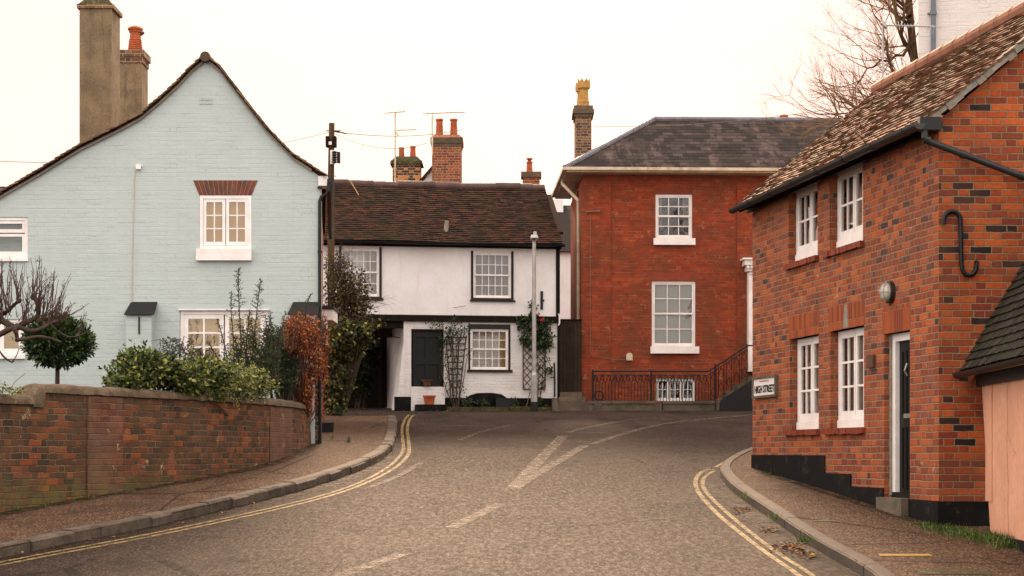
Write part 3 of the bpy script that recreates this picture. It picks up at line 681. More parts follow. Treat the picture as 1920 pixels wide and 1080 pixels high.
# ================================================================ camera, light, sky
sc=bpy.context.scene
cam=bpy.data.cameras.new('camera'); co=bpy.data.objects.new('camera',cam); C.objects.link(co); sc.camera=co
co.location=(0,0,0); co.rotation_euler=(math.radians(90),0,0); cam.sensor_width=36; cam.lens=FPX/1920*36; cam.shift_y=(CY-540)/1920; cam.clip_end=2000; cam.clip_start=.1
SUN_AZ,SUN_EL=math.radians(-.5),math.radians(20)
sd=V((math.sin(SUN_AZ)*math.cos(SUN_EL),math.cos(SUN_AZ)*math.cos(SUN_EL),math.sin(SUN_EL)))
sl=bpy.data.lights.new('sun','SUN'); sl.energy=SUN_E; sl.angle=math.radians(13); sl.color=(1,.70,.46)
so=bpy.data.objects.new('sun',sl); C.objects.link(so); so.rotation_euler=sd.to_track_quat('Z','Y').to_euler(); so.location=(0,60,30)
w=bpy.data.worlds.new('World'); sc.world=w; w.use_nodes=True; nt=w.node_tree; nt.nodes.clear()
sky=nt.nodes.new('ShaderNodeTexSky'); sky.sky_type='NISHITA'; sky.sun_disc=False; sky.sun_elevation=SUN_EL; sky.sun_rotation=SUN_AZ; sky.dust_density=3
tc=nt.nodes.new('ShaderNodeTexCoord'); nv=nt.nodes.new('ShaderNodeVectorMath'); nv.operation='DOT_PRODUCT'; ln(nt,tc.outputs['Generated'],nv.inputs[0]); nv.inputs[1].default_value=tuple(sd)
d01=mth(nt,'MULTIPLY_ADD',nv.outputs['Value'],.5,.5)
cl=noi(nt,scl(nt,tc.outputs['Generated'],1,1,2.6),2.2,6,.6)
away,mid,near,glow=SKYC
cc=ramp(nt,d01,[(0,away),(.45,mid),(.80,near),(.90,glow),(1,glow)])
cc=mixc(nt,1.,cc,ramp(nt,cl,[(.3,(.86,.88,.90,1)),(.7,(1.12,1.07,1.06,1))]),'MULTIPLY')
cv=mixc(nt,.985,sky.outputs[0],cc)
bg=nt.nodes.new('ShaderNodeBackground'); bg.inputs[1].default_value=SKY_S; ln(nt,cv,bg.inputs[0]); wo=nt.nodes.new('ShaderNodeOutputWorld'); ln(nt,bg.outputs[0],wo.inputs[0])
vs=sc.view_settings; vs.view_transform='Standard'; vs.look='None'; vs.exposure=EXPO; vs.gamma=1
sc.cycles.use_denoising=True; sc.cycles.max_bounces=8; sc.cycles.transparent_max_bounces=16
# ================================================================ COTTAGE (brick, right)
Fc=F((3.391,26.32),(.1635,-.98655)); Fg=F((4.494,19.66),(1,0))
UC=6.751
cot=thing('brick_cottage','orange brick cottage with white casements, clay tiled roof and black S-shaped wall tie','house',(4.494,19.66,road_z(19.66)))
def ru(x0,x1): return Fc.uv(x0,800)[0],Fc.uv(x1,800)[0]
def cz(px,py): return Fc.uv(px,py)[1]
wl0=(*ru(1481.5,1535),cz(1481.5,806),cz(1481.5,637)); wl1=(*ru(1557,1620),cz(1557,803),cz(1557,621))
wu0=(*ru(1479,1533),cz(1488,494),3.45); wu1=(*ru(1555.5,1618),cz(1565,467),3.45)
zt=(wl0[3]+wl1[3])/2; wl0=wl0[:3]+(zt,); wl1=wl1[:3]+(zt,); zb=(wl0[2]+wl1[2])/2; wl0=wl0[:2]+(zb,zt); wl1=wl1[:2]+(zb,zt)
zb=(wu0[2]+wu1[2])/2; wu0=wu0[:2]+(zb,3.45); wu1=wu1[:2]+(zb,3.45)
dr=(*ru(1658,1706),cz(1680,938),cz(1657,627))
holes=[R4(*w) for w in (wl0,wl1,wu0,wu1,dr)]
mb=MB(); wall(mb,Fc,[(0,-1.3),(UC,-1.3),(UC,3.56),(0,3.56)],holes,thick=.3,reveal=.22)
mb.build('wall',M['cot_brick'],cot)
AX=1.825; AZ=5.02
mb=MB(); wall(mb,Fg,[(0,-1.3),(3.75,-1.3),(3.75,3.42),(AX,AZ),(0,3.50)],thick=.28,sides=False); mb.build('gable_wall',M['cot_gable'],cot)
# remaining shell
fb=Fc.P(0,0,0); mb=MB()
b0=fb; b1=fb+V((3.75,0,0)); g1=Fg.P(3.75,0)
mb.face([(b1.x,b1.y,-1),(b0.x,b0.y,-1),(b0.x,b0.y,3.5),((b0.x+AX),b0.y,AZ),(b1.x,b1.y,3.42)]); mb.face([(g1.x,g1.y,-1),(b1.x,b1.y,-1),(b1.x,b1.y,3.42),(g1.x,g1.y,3.42)])
mb.build('rear_wall',M['cot_brick'],cot)
# soldier arches, sills, plinth
mb=MB()
for w,h in ((wl0,.30),(wl1,.30),(dr,.30)): Fc.box(mb,w[0]-.05,w[1]+.02,w[3],w[3]+h,-.15,.004)
mb.build('brick_arch',M['soldier'],cot)
mb=MB(); u=Fc.uv(1587,600)[0]; ext(mb,[(u-.10,zt+.01),(u+.10,zt+.01),(u+.03,zt+.29),(u-.05,zt+.29)],lambda x,y:Fc.P(x,y,-.05),lambda x,y:Fc.P(x,y,.008)); mb.build('mortar_wedge',M['cement'],cot)
for w,e in ((wl0,.16),(wl1,.16),(wu0,.1),(wu1,.1)):
    mb=MB(); x=w[0]-e
    while x<w[1]+.03:
        Fc.box(mb,x,min(x+.062,w[1]+.05),w[2]-.075+R.uniform(-.006,.006),w[2]-.004,-.2,.055+R.uniform(-.008,.008)); x+=.067
    mb.build('brick_sill',M['red_rub'],cot)
gz=lambda u:road_z(Fc.P(u,0).y)+KERB
mb=MB(); up=[Fc.uv(x,900)[0] for x in (1548,1597,1655)]
Fc.box(mb,0,up[0],-1.2,cz(1411,853),0,.018); Fc.box(mb,up[0],up[1],-1.2,cz(1548,887),0,.018); Fc.box(mb,up[1],dr[0],-1.2,cz(1620,913),0,.018); Fc.box(mb,dr[1],UC+.018,-1.2,cz(1740,938),0,.018)
Fg.box(mb,0,3.75,-1.3,cz(1760,940),0,.018); mb.build('plinth',M['plinth'],cot)
# windows
def casement(par,fr,w,nr,inset=.1,back=None,glass='glass',fw=.045,bot=.0):
    u0,u1,z0,z1=w; m=(u0+u1)/2; z0+=bot
    return window(par,fr,u0+.004,u1-.004,z0,z1-.004,inset,fw,[(u0+fw,m-.012,z0+fw,z1-fw,2,nr,.0),(m+.012,u1-fw,z0+fw,z1-fw,2,nr,.004)],sw=.05,bar=.026,back=back,glass=glass)
for w,nr in ((wl0,3),(wl1,3),(wu0,2),(wu1,2)):
    u0,u1,z0,z1=w; low=nr==3
    bk=[('lace',u0,u1,z0,z1,.10,.012)] if w is wl0 else ([('lace',u0,(u0+u1)/2,z0,z1,.10,.012),('greycurt',(u0+u1)/2+.1,u1,z0,z1,.14,.014)] if w is wl1 else [('lace',u0,u0+.22,z0,z1,.10,.012),('lace',u1-.12,u1,z0,z1,.12,.012)])
    mb=MB(); 
    o=casement(cot,Fc,w,nr,back=bk,bot=.10 if low else .12)
    mb=MB(); Fc.box(mb,u0+.004,u1-.004,z0,z0+(.098 if low else .118),-.17,-.085); mb.build('sill',M['white'],o)
# door
du0,du1,dz0,dz1=dr
mb=MB(); i0,i1=-.20,-.09
Fc.box(mb,du0+.02,du0+.11,dz0+.05,dz1-.003,i0,i1); Fc.box(mb,du1-.09,du1,dz0+.05,dz1-.003,i0,i1); Fc.box(mb,du0+.11,du1-.09,dz1-.09,dz1-.003,i0,i1); df=mb.build('door_frame',M['white'],cot)
mb=MB(); Fc.box(mb,du0,du0+.018,dz0+.05,dz1-.003,-.2,-.06); mb.build('mortar_joint',M['cement'],cot)
mb=MB(); Fc.box(mb,du0+.11,du1-.09,dz0+.09,dz1-.09,-.19,-.14)
a,b=du0+.11,du1-.09; 
for c0,c1 in ((.12,.82),(.95,1.75)):
    for p in ((a+.10,(a+b)/2-.05),((a+b)/2+.05,b-.10)):
        z0,z1=dz0+c0,min(dz0+c1,dz1-.2)
        Fc.box(mb,p[0],p[1],z0,z0+.015,-.14,-.128); Fc.box(mb,p[0],p[1],z1-.015,z1,-.14,-.128); Fc.box(mb,p[0],p[0]+.015,z0+.015,z1-.015,-.14,-.128); Fc.box(mb,p[1]-.015,p[1],z0+.015,z1-.015,-.14,-.128)
d=mb.build('door',M['doorblack'],cot)
mb=MB(); Fc.box(mb,(a+b)/2-.13,(a+b)/2+.13,dz0+.92,dz0+.97,-.14,-.125); mb.build('letter_flap',M['metal'],d)
mb=MB(); p=Fc.P((a+b)/2,dz0+1.45,-.12); mb.tube([p+V((0,0,.08)),p+Fc.n*.03,p-V((0,0,.06))],.012,6); mb.build('door_knocker',M['metal'],d)
mb=MB(); Fc.box(mb,du0+.11,du1-.09,dz0+.03,dz0+.088,-.2,-.05); mb.build('threshold',M['gutblack'],cot)
mb=MB(); Fc.box(mb,du0+.0,du1-.0,-1.25,dz0+.028,-.2,.10); mb.build('door_step',M['stone'],cot)
# bulkhead lamp
lp=Fc.P(*Fc.uv(1672,548)); mb=MB()
def disc(mb,p,n,prof,k=18):
    n=V(n).normalized(); a=n.orthogonal().normalized(); b=n.cross(a)
    rg=[[p+n*h+(a*math.cos(6.2832*i/k)+b*math.sin(6.2832*i/k))*r for i in range(k)] for r,h in prof]
    for A,B in zip(rg,rg[1:]):
        for i in range(k): j=(i+1)%k; mb.face([A[i],A[j],B[j],B[i]])
    mb.face(rg[0][::-1]); mb.face(rg[-1])
disc(mb,lp,Fc.n,[(.125,0),(.125,.05),(.112,.055)]); L=mb.build('wall_lamp',M['gutter'],cot)
mb=MB(); disc(mb,lp,Fc.n,[(.10,.055),(.095,.085),(.07,.108),(.03,.118)]); smooth_angle(mb.build('lamp_glass',M['bulb'],L),60)
mb=MB(); a=Fc.u; b=V((0,0,1))
for s in (-.045,.045):
    mb.tube([lp+a*s+b*t+Fc.n*(.06+.062*math.sqrt(max(0,1-(t/.11)**2))) for t in (-.105,-.07,0,.07,.105)],.007,5)
mb.tube([lp+a*t+Fc.n*(.06+.064*math.sqrt(max(0,1-(t/.11)**2))) for t in (-.105,-.07,0,.07,.105)],.007,5); mb.build('lamp_guard',M['metal'],L)
mb=MB(); q=Fc.rect(1630,667,1642,690); Fc.box(mb,q[0],q[1],q[2],q[3],0,.035); mb.build('number_plaque',M['darkpot'],cot)
# S shaped iron tie on the gable
mb=MB(); P=[]
def gp(x,y,w=.03): u,z=Fg.uv(x,y,w); return Fg.P(u,z,w)
cx=1785;
for t in range(0,11): a=math.pi*(1-t/10); P.append(gp(cx+15.5*math.cos(a)+ .5,412-16*math.sin(a)))
P=[gp(1769.5,420)]+P+[gp(1801.5,440),gp(1802,470),gp(1803,495)]
for t in range(1,9): a=math.pi+math.pi*t/8; P.append(gp(1817+14*math.cos(a),498-18*math.sin(a)))
P+=[gp(1832,492),gp(1828,490)]
mb.tube(P,.024,8); mb.build('wall_tie',M['iron'],cot)
# roof
EZ=3.45; EWD=.22; rise=1.68; run=2.02; VL=math.hypot(rise,run)
Sl=(-Fc.n*run+V((0,0,rise))).normalized(); P0=Fc.P(0,EZ,EWD)
uN=lambda v:(26.32-19.50-.1635*(EWD-v*run/VL))/.98655
uFf=lambda v:(26.32-26.44-.1635*(EWD-v*run/VL))/.98655
mb=MB()
roof_tiles(mb,P0,Fc.u,Sl,VL,uFf,uN,tw=.165,gauge=.092,th=.015,lift=.012,jit=.014,sag=lambda u,v:.012*math.sin(u*1.7)+.010*math.sin(v*3+u))
ro=mb.build('roof',M['cot_tile'],cot)
mb=MB(); n=Fc.u.cross(Sl); n=n if n.z>0 else -n
def RP(u,v,h=0): return P0+Fc.u*u+Sl*v+n*h
slab(mb,[RP(uFf(0)+.1,0,-.03),RP(uN(0)-.17,0,-.03),RP(uN(VL)-.17,VL,-.03),RP(uFf(VL)+.1,VL,-.03)],n,.05)
# rear slope
rb=Fc.u*0+(-Fc.n*run-V((0,0,rise))); 
q=[RP(uFf(VL),VL,-.02),RP(uN(VL),VL,-.02)]; q2=[p+rb for p in q]
slab(mb,[q[0],q[1],q2[1]+V((0,0,0)),q2[0]],V((.6,0,.8)),.05); mb.build('roof_underlay',M['blackwood'],ro)
mb=MB(); r0,r1=RP(uFf(VL)-.02,VL,.02),RP(uN(VL)+.02,VL,.02); k=17
for i in range(k):
    a=r0.lerp(r1,i/k); b=r0.lerp(r1,(i+1.03)/k); mb.tube([a,b],[.105,.112],12)
mb.build('ridge_tile',M['ridge'],ro)
mb=MB()  # cement fillet under the verge
for i in range(26):
    v0,v1=VL*i/26,VL*(i+1)/26; e=lambda v:uN(v)-.012
    h=R.uniform(.05,.085); d=R.uniform(0,.015)
    a=[RP(e(v0)-.16,v0,-h),RP(e(v0)-d,v0,-h),RP(e(v1)-d,v1,-h),RP(e(v1)-.16,v1,-h)]; b=[p+n*(h+.012) for p in a]; mb.hexa(a,b)
mb.build('verge_mortar',M['cement'],ro)
# soffit, gutter, hopper, pipe
mb=MB(); Fc.box(mb,-.15,UC+.12,3.40,3.47,.002,.05); Fc.box(mb,-.16,UC+.13,3.455,3.485,.052,.19); mb.build('fascia',M['black'],cot)
mb=MB(); g0,g1=-.07,UC+.16; gr=.062; gw=EWD+.055; gz0=3.435
prof=[(math.cos(math.pi*(1+i/8))*gr,math.sin(math.pi*(1+i/8))*gr) for i in range(9)]
def gsec(u,s=1.): return [Fc.P(u,gz0+y*s,gw+x*s) for x,y in prof]
A,B=gsec(g0),gsec(g1)
for i in range(8): mb.face([A[i],B[i],B[i+1],A[i+1]]); mb.face([A[i+1]+V((0,0,.003)),B[i+1]+V((0,0,.003)),B[i]+V((0,0,.003)),A[i]+V((0,0,.003))])
mb.face(A); mb.face(B[::-1])
x=g0+.9
while x<g1-.2:
    A,B=gsec(x-.03,1.12),gsec(x+.03,1.12)
    for i in range(8): mb.face([A[i],B[i],B[i+1],A[i+1]])
    mb.face(A[::-1]); mb.face(B); x+=.95
smooth_angle(mb.build('gutter',M['gutter'],cot),40)
mb=MB()
q=Fg.rect(1726,221,1762,245,w=.10); Fg.box(mb,q[0]-.02,q[1],q[2],q[3],.03,.17); mb.build('hopper',M['gutblack'],cot)
mb=MB(); W=.12
pp=[Fg.P(*Fg.uv(x,y,W),W) for x,y in ((1734,240),(1734,258),(1741,265),(1800,287),(1930,336),(2050,381))]
mb.tube(pp,.036,12)
for x,y in ((1738,262),(1806,289.5),(1915,330)):
    c=Fg.P(*Fg.uv(x,y,W),W); d=(pp[4]-pp[3]).normalized(); mb.tube([c-d*.03,c+d*.03],.045,12)
smooth_angle(mb.build('downpipe',M['gutter'],cot),40)
# street sign
sg=thing('street_sign','white HIGH STREET name plate in a grey wooden frame, low on the cottage wall','street sign',Fc.P(*Fc.uv(1438,745)))
q=Fc.rect(1417.2,712,1458,743); u0,u1,z0,z1=q
mb=MB(); Fc.box(mb,u0-.03,u1+.035,z0-.035,z0,.002,.05); Fc.box(mb,u0-.03,u1+.035,z1,z1+.03,.002,.05); Fc.box(mb,u0-.03,u0,z0,z1,.002,.05); Fc.box(mb,u1,u1+.035,z0,z1,.002,.05); mb.build('sign_frame',M['stone'],sg)
mb=MB(); Fc.box(mb,u0,u1,z0,z1,.002,.03); pl=mb.build('sign_plate',M['signwhite'],sg)
def lettering(txt,fr,u0,u1,z0,z1,w,m,par,name='lettering',bold=.0):
    cu=bpy.data.curves.new(name,'FONT'); cu.body=txt; cu.size=1; cu.offset=bold; cu.extrude=.002
    to=bpy.data.objects.new(name,cu); C.objects.link(to); bpy.context.view_layer.update()
    dg=bpy.context.evaluated_depsgraph_get(); me=bpy.data.meshes.new_from_object(to.evaluated_get(dg)); bpy.data.objects.remove(to)
    xs=[v.co.x for v in me.vertices]; ys=[v.co.y for v in me.vertices]; x0,x1,y0,y1=min(xs),max(xs),min(ys),max(ys)
    b=V(par['_b'])
    for v in me.vertices:
        v.co=fr.P(u0+(v.co.x-x0)/(x1-x0)*(u1-u0),z0+(v.co.y-y0)/(y1-y0)*(z1-z0),w+v.co.z)-b
    me.materials.append(M[m]); o=bpy.data.objects.new(name,me); C.objects.link(o); o.parent=par; o['_b']=tuple(b); return o
H=z1-z0; Wd=u1-u0
lettering('HIGH STREET',Fc,u0+Wd*.05,u1-Wd*.05,z0+H*.15,z0+H*.60,.034,'ink',pl,bold=.025)
mb=MB(); x=u0+Wd*.27
while x<u0+Wd*.70:
    l=R.uniform(.02,.035); Fc.box(mb,x,x+l,z0+H*.80,z0+H*.88,.03,.033); x+=l+.012
mb.build('small_red_writing',M['redink'],pl)
# aerial standing at the cottage ridge
ta=thing('tv_aerial','silver long-boom TV aerial on a thin mast behind the cottage roof ridge','aerial',at(1655,200,27.2))
mb=MB(); b=at(1655,230,27.2); t=at(1655,48,27.2); mb.tube([b,t],.014,7); mb.build('mast',M['metal'],ta)
mb=MB(); a0,a1=at(1652,47,27.2),at(1756,50,27.0); mb.tube([a0,a1],.011,6); mb.build('boom',M['metal'],ta)
mb=MB(); mb.tube([at(1652,42,27.2),at(1664,52,27.2)],.03,6)
for i in range(16):
    p=a0.lerp(a1,.1+.9*i/16); h=.05*(1-.3*i/16)*(1.6 if i<5 else 1)
    mb.tube([p+V((0,-.06,-h)),p+V((0,.06,h))],.005,4)
mb.build('element',M['metal'],ta)
# ================================================================ PINK OUTBUILDING
Fp=F((4.93,19.38),(-.054,-1)); pk=thing('pink_outbuilding','pink rendered lean-to with steep mossy tiled roof, in front of the cottage gable','outbuilding',(4.93,19.0,road_z(19)))
ztp=.80
mb=MB(); wall(mb,Fp,[(.29,-1.2),(7,-2.0),(7,ztp+.05),(-.31,ztp+.05)],thick=.25); mb.build('wall',M['pink'],pk)
mb=MB(); Fp.box(mb,.27,7,-1.9,-.83,-.2,.03); mb.build('plinth',M['plinth'],pk)
uq=Fp.uv(1862,800)[0]; mb=MB(); Fp.box(mb,-.02,.30,-.5,.8,0,.012); mb.build('render_pier',M['pink'],pk)
mb=MB(); zs_=[.68,.5,.3,.12,-.1,-.3,-.52,-.8]; us_=[1.02,1.0,1.035,.985,1.01,1.05,1.03,1.06]
for a,b,c,d in zip(zs_,zs_[1:],us_,us_[1:]): mb.face([Fp.P(d,b,.0025),Fp.P(d+.012,b,.0025),Fp.P(c+.009,a,.0025),Fp.P(c,a,.0025)])
for a,b,c,d in zip([.2,.12,.1,.02],[.12,.1,.02,-.01],[1.03,1.1,1.2,1.28],[1.1,1.2,1.28,1.42]): mb.face([Fp.P(c,a,.0026),Fp.P(d,b,.0026),Fp.P(d,b+.007,.0026),Fp.P(c,a+.007,.0026)])
mb.build('crack',M['pinkdirt'],pk)
mb=MB(); e=(-Fp.n*1.+V((0,0,1.75))).normalized(); P0=Fp.P(0,.86,.2)
roof_tiles(mb,P0,Fp.u,e,2.6,lambda v:-.36+.10*v,lambda v:7,tw=.165,gauge=.105,th=.014,lift=.014,jit=.012)
pr=mb.build('roof',M['pk_tile'],pk)
mb=MB(); nn=Fp.u.cross(e); nn=nn if nn.z>0 else -nn
slab(mb,[P0+Fp.u*-.34-nn*.01,P0+Fp.u*7-nn*.01,P0+Fp.u*7+e*2.6-nn*.01,P0+Fp.u*-.1+e*2.6-nn*.01],nn,.05); mb.build('roof_underlay',M['blackwood'],pr)
mb=MB(); Fp.box(mb,-.30,7,.70,.82,.002,.06); mb.build('fascia',M['black'],pk)
mb=MB(); gr=.055
def g2(u): return [Fp.P(u,.835+math.sin(math.pi*(1+i/8))*gr,.25+math.cos(math.pi*(1+i/8))*gr) for i in range(9)]
A,B=g2(-.5),g2(7)
for i in range(8): mb.face([A[i],B[i],B[i+1],A[i+1]]); mb.face([A[i+1]+V((0,0,.003)),B[i+1]+V((0,0,.003)),B[i]+V((0,0,.003)),A[i]+V((0,0,.003))])
mb.face(A); mb.face(B[::-1]); smooth_angle(mb.build('gutter',M['gutblack'],pk),40)
# ================================================================ TALL WHITE BUILDING behind the cottage
Ft=F((7.18,33),(1,-.235)); tw_=thing('tall_white_building','tall white painted brick building with grey drainpipe, rising behind the cottage roof','building',(7.18,33,road_z(33)))
mb=MB(); wall(mb,Ft,[(0,-.5),(9,-.5),(9,13),(0,13)],thick=9,back=True); mb.build('wall',M['tall_white'],tw_)
mb=MB(); Ft.box(mb,-.2,9.2,13.0,13.2,-9.2,.2); mb.build('roof',M['slate'],tw_)
mb=MB(); u=Ft.uv(1750,100)[0]; mb.tube([Ft.P(u,0,.07),Ft.P(u,13,.07)],.045,12)
for z in (2,4.2,6.4,7.75,9.6,11.5): mb.tube([Ft.P(u,z-.04,.07),Ft.P(u,z+.04,.07)],.06,12); Ft.box(mb,u-.10,u+.02,z-.012,z+.012,.0,.03)
smooth_angle(mb.build('drainpipe',M['bluepipe'],tw_),40)
# ================================================================ BLUE HOUSE
X0_=lambda px,Y:(px-CX)/FPX*Y
Fb=F((0,31),(1,0))
bx=lambda px:Fb.uv(px,500)[0]; bz=lambda py:Fb.uv(500,py)[1]
blue=thing('blue_house','pale blue painted brick house with steep swept gable and two chimneys','house',(-3.19,31,road_z(31)))
verge=[(-340,515),(-200,455),(0,364),(75,321),(150,275),(225,238),(265,216),(300,187),(335,155),(360,128),(387,105),(412,126),(450,176),(500,240),(550,291),(585,313),(612,331)]
vg=[(bx(x),bz(y)) for x,y in verge]
gw=[(bx(x),bz(y+7)) for x,y in verge if x<595]+[(bx(598),bz(331))]
xl=vg[0][0]
outl=[(xl,-.6),(bx(600),-.6),(bx(600),bz(332))]+gw[::-1][1:]
bw_up=(bx(374),bx(472),bz(467),bz(366)); bw_l=(bx(-45),bx(52),bz(490),bz(407)); bw_lo=(bx(337),bx(503),bz(725),bz(582)); bw_ll=(bx(-45),bx(46),bz(673),bz(598))
mb=MB(); wall(mb,Fb,outl,[R4(*q) for q in (bw_up,bw_l,bw_lo,bw_ll)],thick=.3,reveal=.16); mb.build('gable_wall',M['blue'],blue)
# side and rear shell
mb=MB(); s0=V((bx(600),31,0)); s1=V((X0_(606,39),39,0)); zs=bz(332)
mb.face([(s0.x,s0.y+.02,-.6),(s1.x,s1.y,-.6),(s1.x,s1.y,zs),(s0.x,s0.y+.02,zs)]); mb.face([(s1.x,39,-.6),(xl,39,-.6)]+[(min(x,s1.x),39,z) for x,z in gw if x<s1.x]+[(s1.x,39,zs)]); mb.face([(xl,39,-.6),(xl,31.1,-.6),(xl,31.1,2.9),(xl,39,2.9)])
mb.build('side_wall',M['red_brick'],blue)
# roof planes follow the verge, eave line recedes with the side wall
mb=MB(); ovh=.10
def rp(i,y):
    x,z=vg[i]; t=(y-31)/8
    if i>=10: x+= (X0_(612,39)-X0_(612,31))*1.04*t*max(0,(i-10))/6
    return V((x,y,z))
N_=14
for i in range(len(vg)-1):
    for k in range(N_):
        a,b=31-ovh+(8.2)*k/N_,31-ovh+8.2*(k+1)/N_; 
        mb.face([rp(i,a),rp(i+1,a),rp(i+1,b),rp(i,b)]); 
    a,b=31-ovh,39.1; d=V((0,0,-.04)); mb.face([rp(i,a)+d,rp(i,b)+d,rp(i+1,b)+d,rp(i+1,a)+d])
rb=mb.build('roof',M['bl_tile'],blue)
mb=MB()   # verge tiles: short stack of tile edges along the gable
for i in range(len(vg)-1):
    a,b=V((vg[i][0],0,vg[i][1])),V((vg[i+1][0],0,vg[i+1][1])); L=(b-a).length; n=max(1,int(L/.10)); d=(b-a)/L; nn=V((-d.z,0,d.x))
    for k in range(n):
        left=i<10
        p=a+d*(L*k/n); q=a+d*(L*(k+1)/n+.05) if left else a+d*(L*(k+1)/n)
        if not left: p=p-d*.05
        lo,hi=(.022,.004) if left else (.004,.022)
        t=.016; j=R.uniform(-.004,.006); y0=31-ovh-.03+R.uniform(-.015,.012)
        if left: lo+=j
        else: hi+=j
        A=[V((p.x,y0,p.z)),V((q.x,y0,q.z)),V((q.x,31.25,q.z)),V((p.x,31.25,p.z))]
        bot=[A[0]+nn*(lo-t),A[1]+nn*(hi-t),A[2]+nn*(hi-t),A[3]+nn*(lo-t)]; top=[A[0]+nn*(lo+.006),A[1]+nn*(hi+.006),A[2]+nn*(hi+.006),A[3]+nn*(lo+.006)]
        mb.hexa(bot,top)
mb.build('verge_tile',M['bl_tile'],rb)
mb=MB(); 
for k in range(18):
    y=30.86+k*.46; mb.tube([V((vg[10][0],y,vg[10][1]-.035)),V((vg[10][0],y+.45,vg[10][1]-.035))],[.085,.08],12)
mb.build('ridge_tile',M['bl_tile'],rb)
mb=MB(); 
for i in range(len(gw)-2):    # painted mortar fillet just below the tiles
    (x0,z0),(x1,z1)=gw[i],gw[i+1]; mb.hexa([(x0,30.94,z0-.02),(x1,30.94,z1-.02),(x1,31.0,z1-.02),(x0,31.0,z0-.02)],[(x0,30.94,z0+.03),(x1,30.94,z1+.03),(x1,31.,z1+.03),(x0,31.,z0+.03)])
mb.build('verge_fillet',M['cement'],rb)
mb=MB(); Fb.box(mb,bx(589.5),bx(600.3),-.6,bz(700),.001,.02); mb.build('brick_quoin',M['chim_dark'],blue)
mb=MB(); Fb.box(mb,bx(597.5),bx(614),bz(349),bz(331),-.3,.06); mb.build('eave_board',M['white'],blue)
# chimneys
def chimney(par,x0,x1,y0,y1,z0,z1,m,bands=(),name='chimney'):
    mb=MB(); mb.box(x0,x1,y0,y1,z0,z1)
    o=mb.build(name,m,par)
    if bands:
        mc=MB()
        for (a,b,e) in bands: mc.box(x0-e,x1+e,y0-e,y1+e,a,b)
        mc.build('chimney_cap',M['coping'] if m is not M['stucco'] else M['chim_dark'],o)
    return o
def pot(par,c,prof,m='terracotta',n=14):
    mb=MB(); mb.lathe(c,prof,n); return smooth_angle(mb.build('chimney_pot',M[m],par),50)
X=lambda px,Y:(px-CX)/FPX*Y
Z=lambda py,Y:(CY-py)/FPX*Y
Y=33.2; ch=chimney(blue,X(149,Y),X(209,Y),Y,Y+.72,3.5,Z(12,Y),M['stucco'],[(Z(16,Y),Z(8,Y),.04)])
mc=MB(); x0,x1=X(149,Y),X(209,Y); za=Z(8,Y); mc.hexa([(x0-.02,Y-.02,za),(x1+.02,Y-.02,za),(x1+.02,Y+.74,za),(x0-.02,Y+.74,za)],[(x0+.08,Y+.08,za+.12),(x1-.08,Y+.08,za+.12),(x1-.08,Y+.64,za+.12),(x0+.08,Y+.64,za+.12)]); mc.build('flaunching',M['lichen'],ch)
Y=36.5; ch2=chimney(blue,X(224,Y),X(266,Y),Y,Y+.60,4,Z(118,Y),M['stucco'],[(Z(118,Y),Z(107,Y),.02),(Z(107,Y),Z(94,Y),.05)])
c=V(((X(226,Y)+X(266,Y))/2+.02,Y+.3,Z(94,Y))); 
prof=[(.15,0),(.15,.05),(.135,.06)]
for k in range(6): prof+=[(.135-.004*k,.07+.035*k),(.147-.004*k,.085+.035*k),(.133-.004*k,.10+.035*k)]
prof+=[(.105,.40),(.125,.41),(.125,.44),(.15,.46),(.15,.49),(.10,.52),(.03,.54)]; pot(ch2,c,prof)
mb=MB(); mb.tube([c+V((.10,0,.36)),c+V((.17,0,.42))],.03,6); mb.build('cowl_bracket',M['darkpot'],ch2)
# upper window
def sill(par,fr,u0,u1,z0,z1,w0,w1,m='white',name='sill'):
    mb=MB(); fr.box(mb,u0,u1,z0,z1,w0,w1); return mb.build(name,M[m],par)
u0,u1,z0,z1=bw_up; m_=(u0+u1)/2
wo_=window(blue,Fb,u0+.004,u1-.004,z0,z1-.004,.0,.055,[(u0+.062,m_-.006,z0+.06,z1-.062,2,3,0),(m_+.006,u1-.062,z0+.06,z1-.062,2,3,.004)],sw=.05,bar=.02,back=[('tan',u0,u1,z0,z1,.10,0)],glass='glass_warmsky')
sill(wo_,Fb,bx(369),bx(472.5),bz(489),bz(467),.0,.09)
mb=MB()
n=13
for i in range(n):
    a0,a1=i/n,(i+.86)/n; t0,t1=bx(374)+(bx(472)-bx(374))*a0,bx(374)+(bx(472)-bx(374))*a1; s0_,s1_=bx(362.5)+(bx(483.5)-bx(362.5))*a0,bx(362.5)+(bx(483.5)-bx(362.5))*a1
    zb_,zt_=bz(366),bz(338.5); ext(mb,[(t0,zb_),(t1,zb_),(s1_,zt_),(s0_,zt_)],lambda x,y:Fb.P(x,y,-.02),lambda x,y:Fb.P(x,y,.008)); mb.r[-6:]=[R.random()]*6
mb.build('brick_lintel',M['vouss'],blue)
mb=MB(); ext(mb,[(bx(373.5),bz(366)),(bx(472.5),bz(366)),(bx(484),bz(338)),(bx(362),bz(338))],lambda x,y:Fb.P(x,y,-.02),lambda x,y:Fb.P(x,y,.004)); mb.build('lintel_mortar',M['cement'],blue)
u0,u1,z0,z1=bw_l; zc=bz(437)
wo_=window(blue,Fb,u0+.004,u1-.004,z0+.06,z1-.004,.02,.05,[(u0+.055,u1-.055,zc+.01,z1-.06,1,1,0),(u0+.055,u1-.055,z0+.11,zc-.01,1,1,.0)],sw=.045,back=[('greycurt',u0,u1,z0+.1,z1,.25,0)])
sill(wo_,Fb,u0-.01,u1+.01,z0,z0+.058,-.1,.05)
u0,u1,z0,z1=bw_lo; m_=(u0+u1)/2
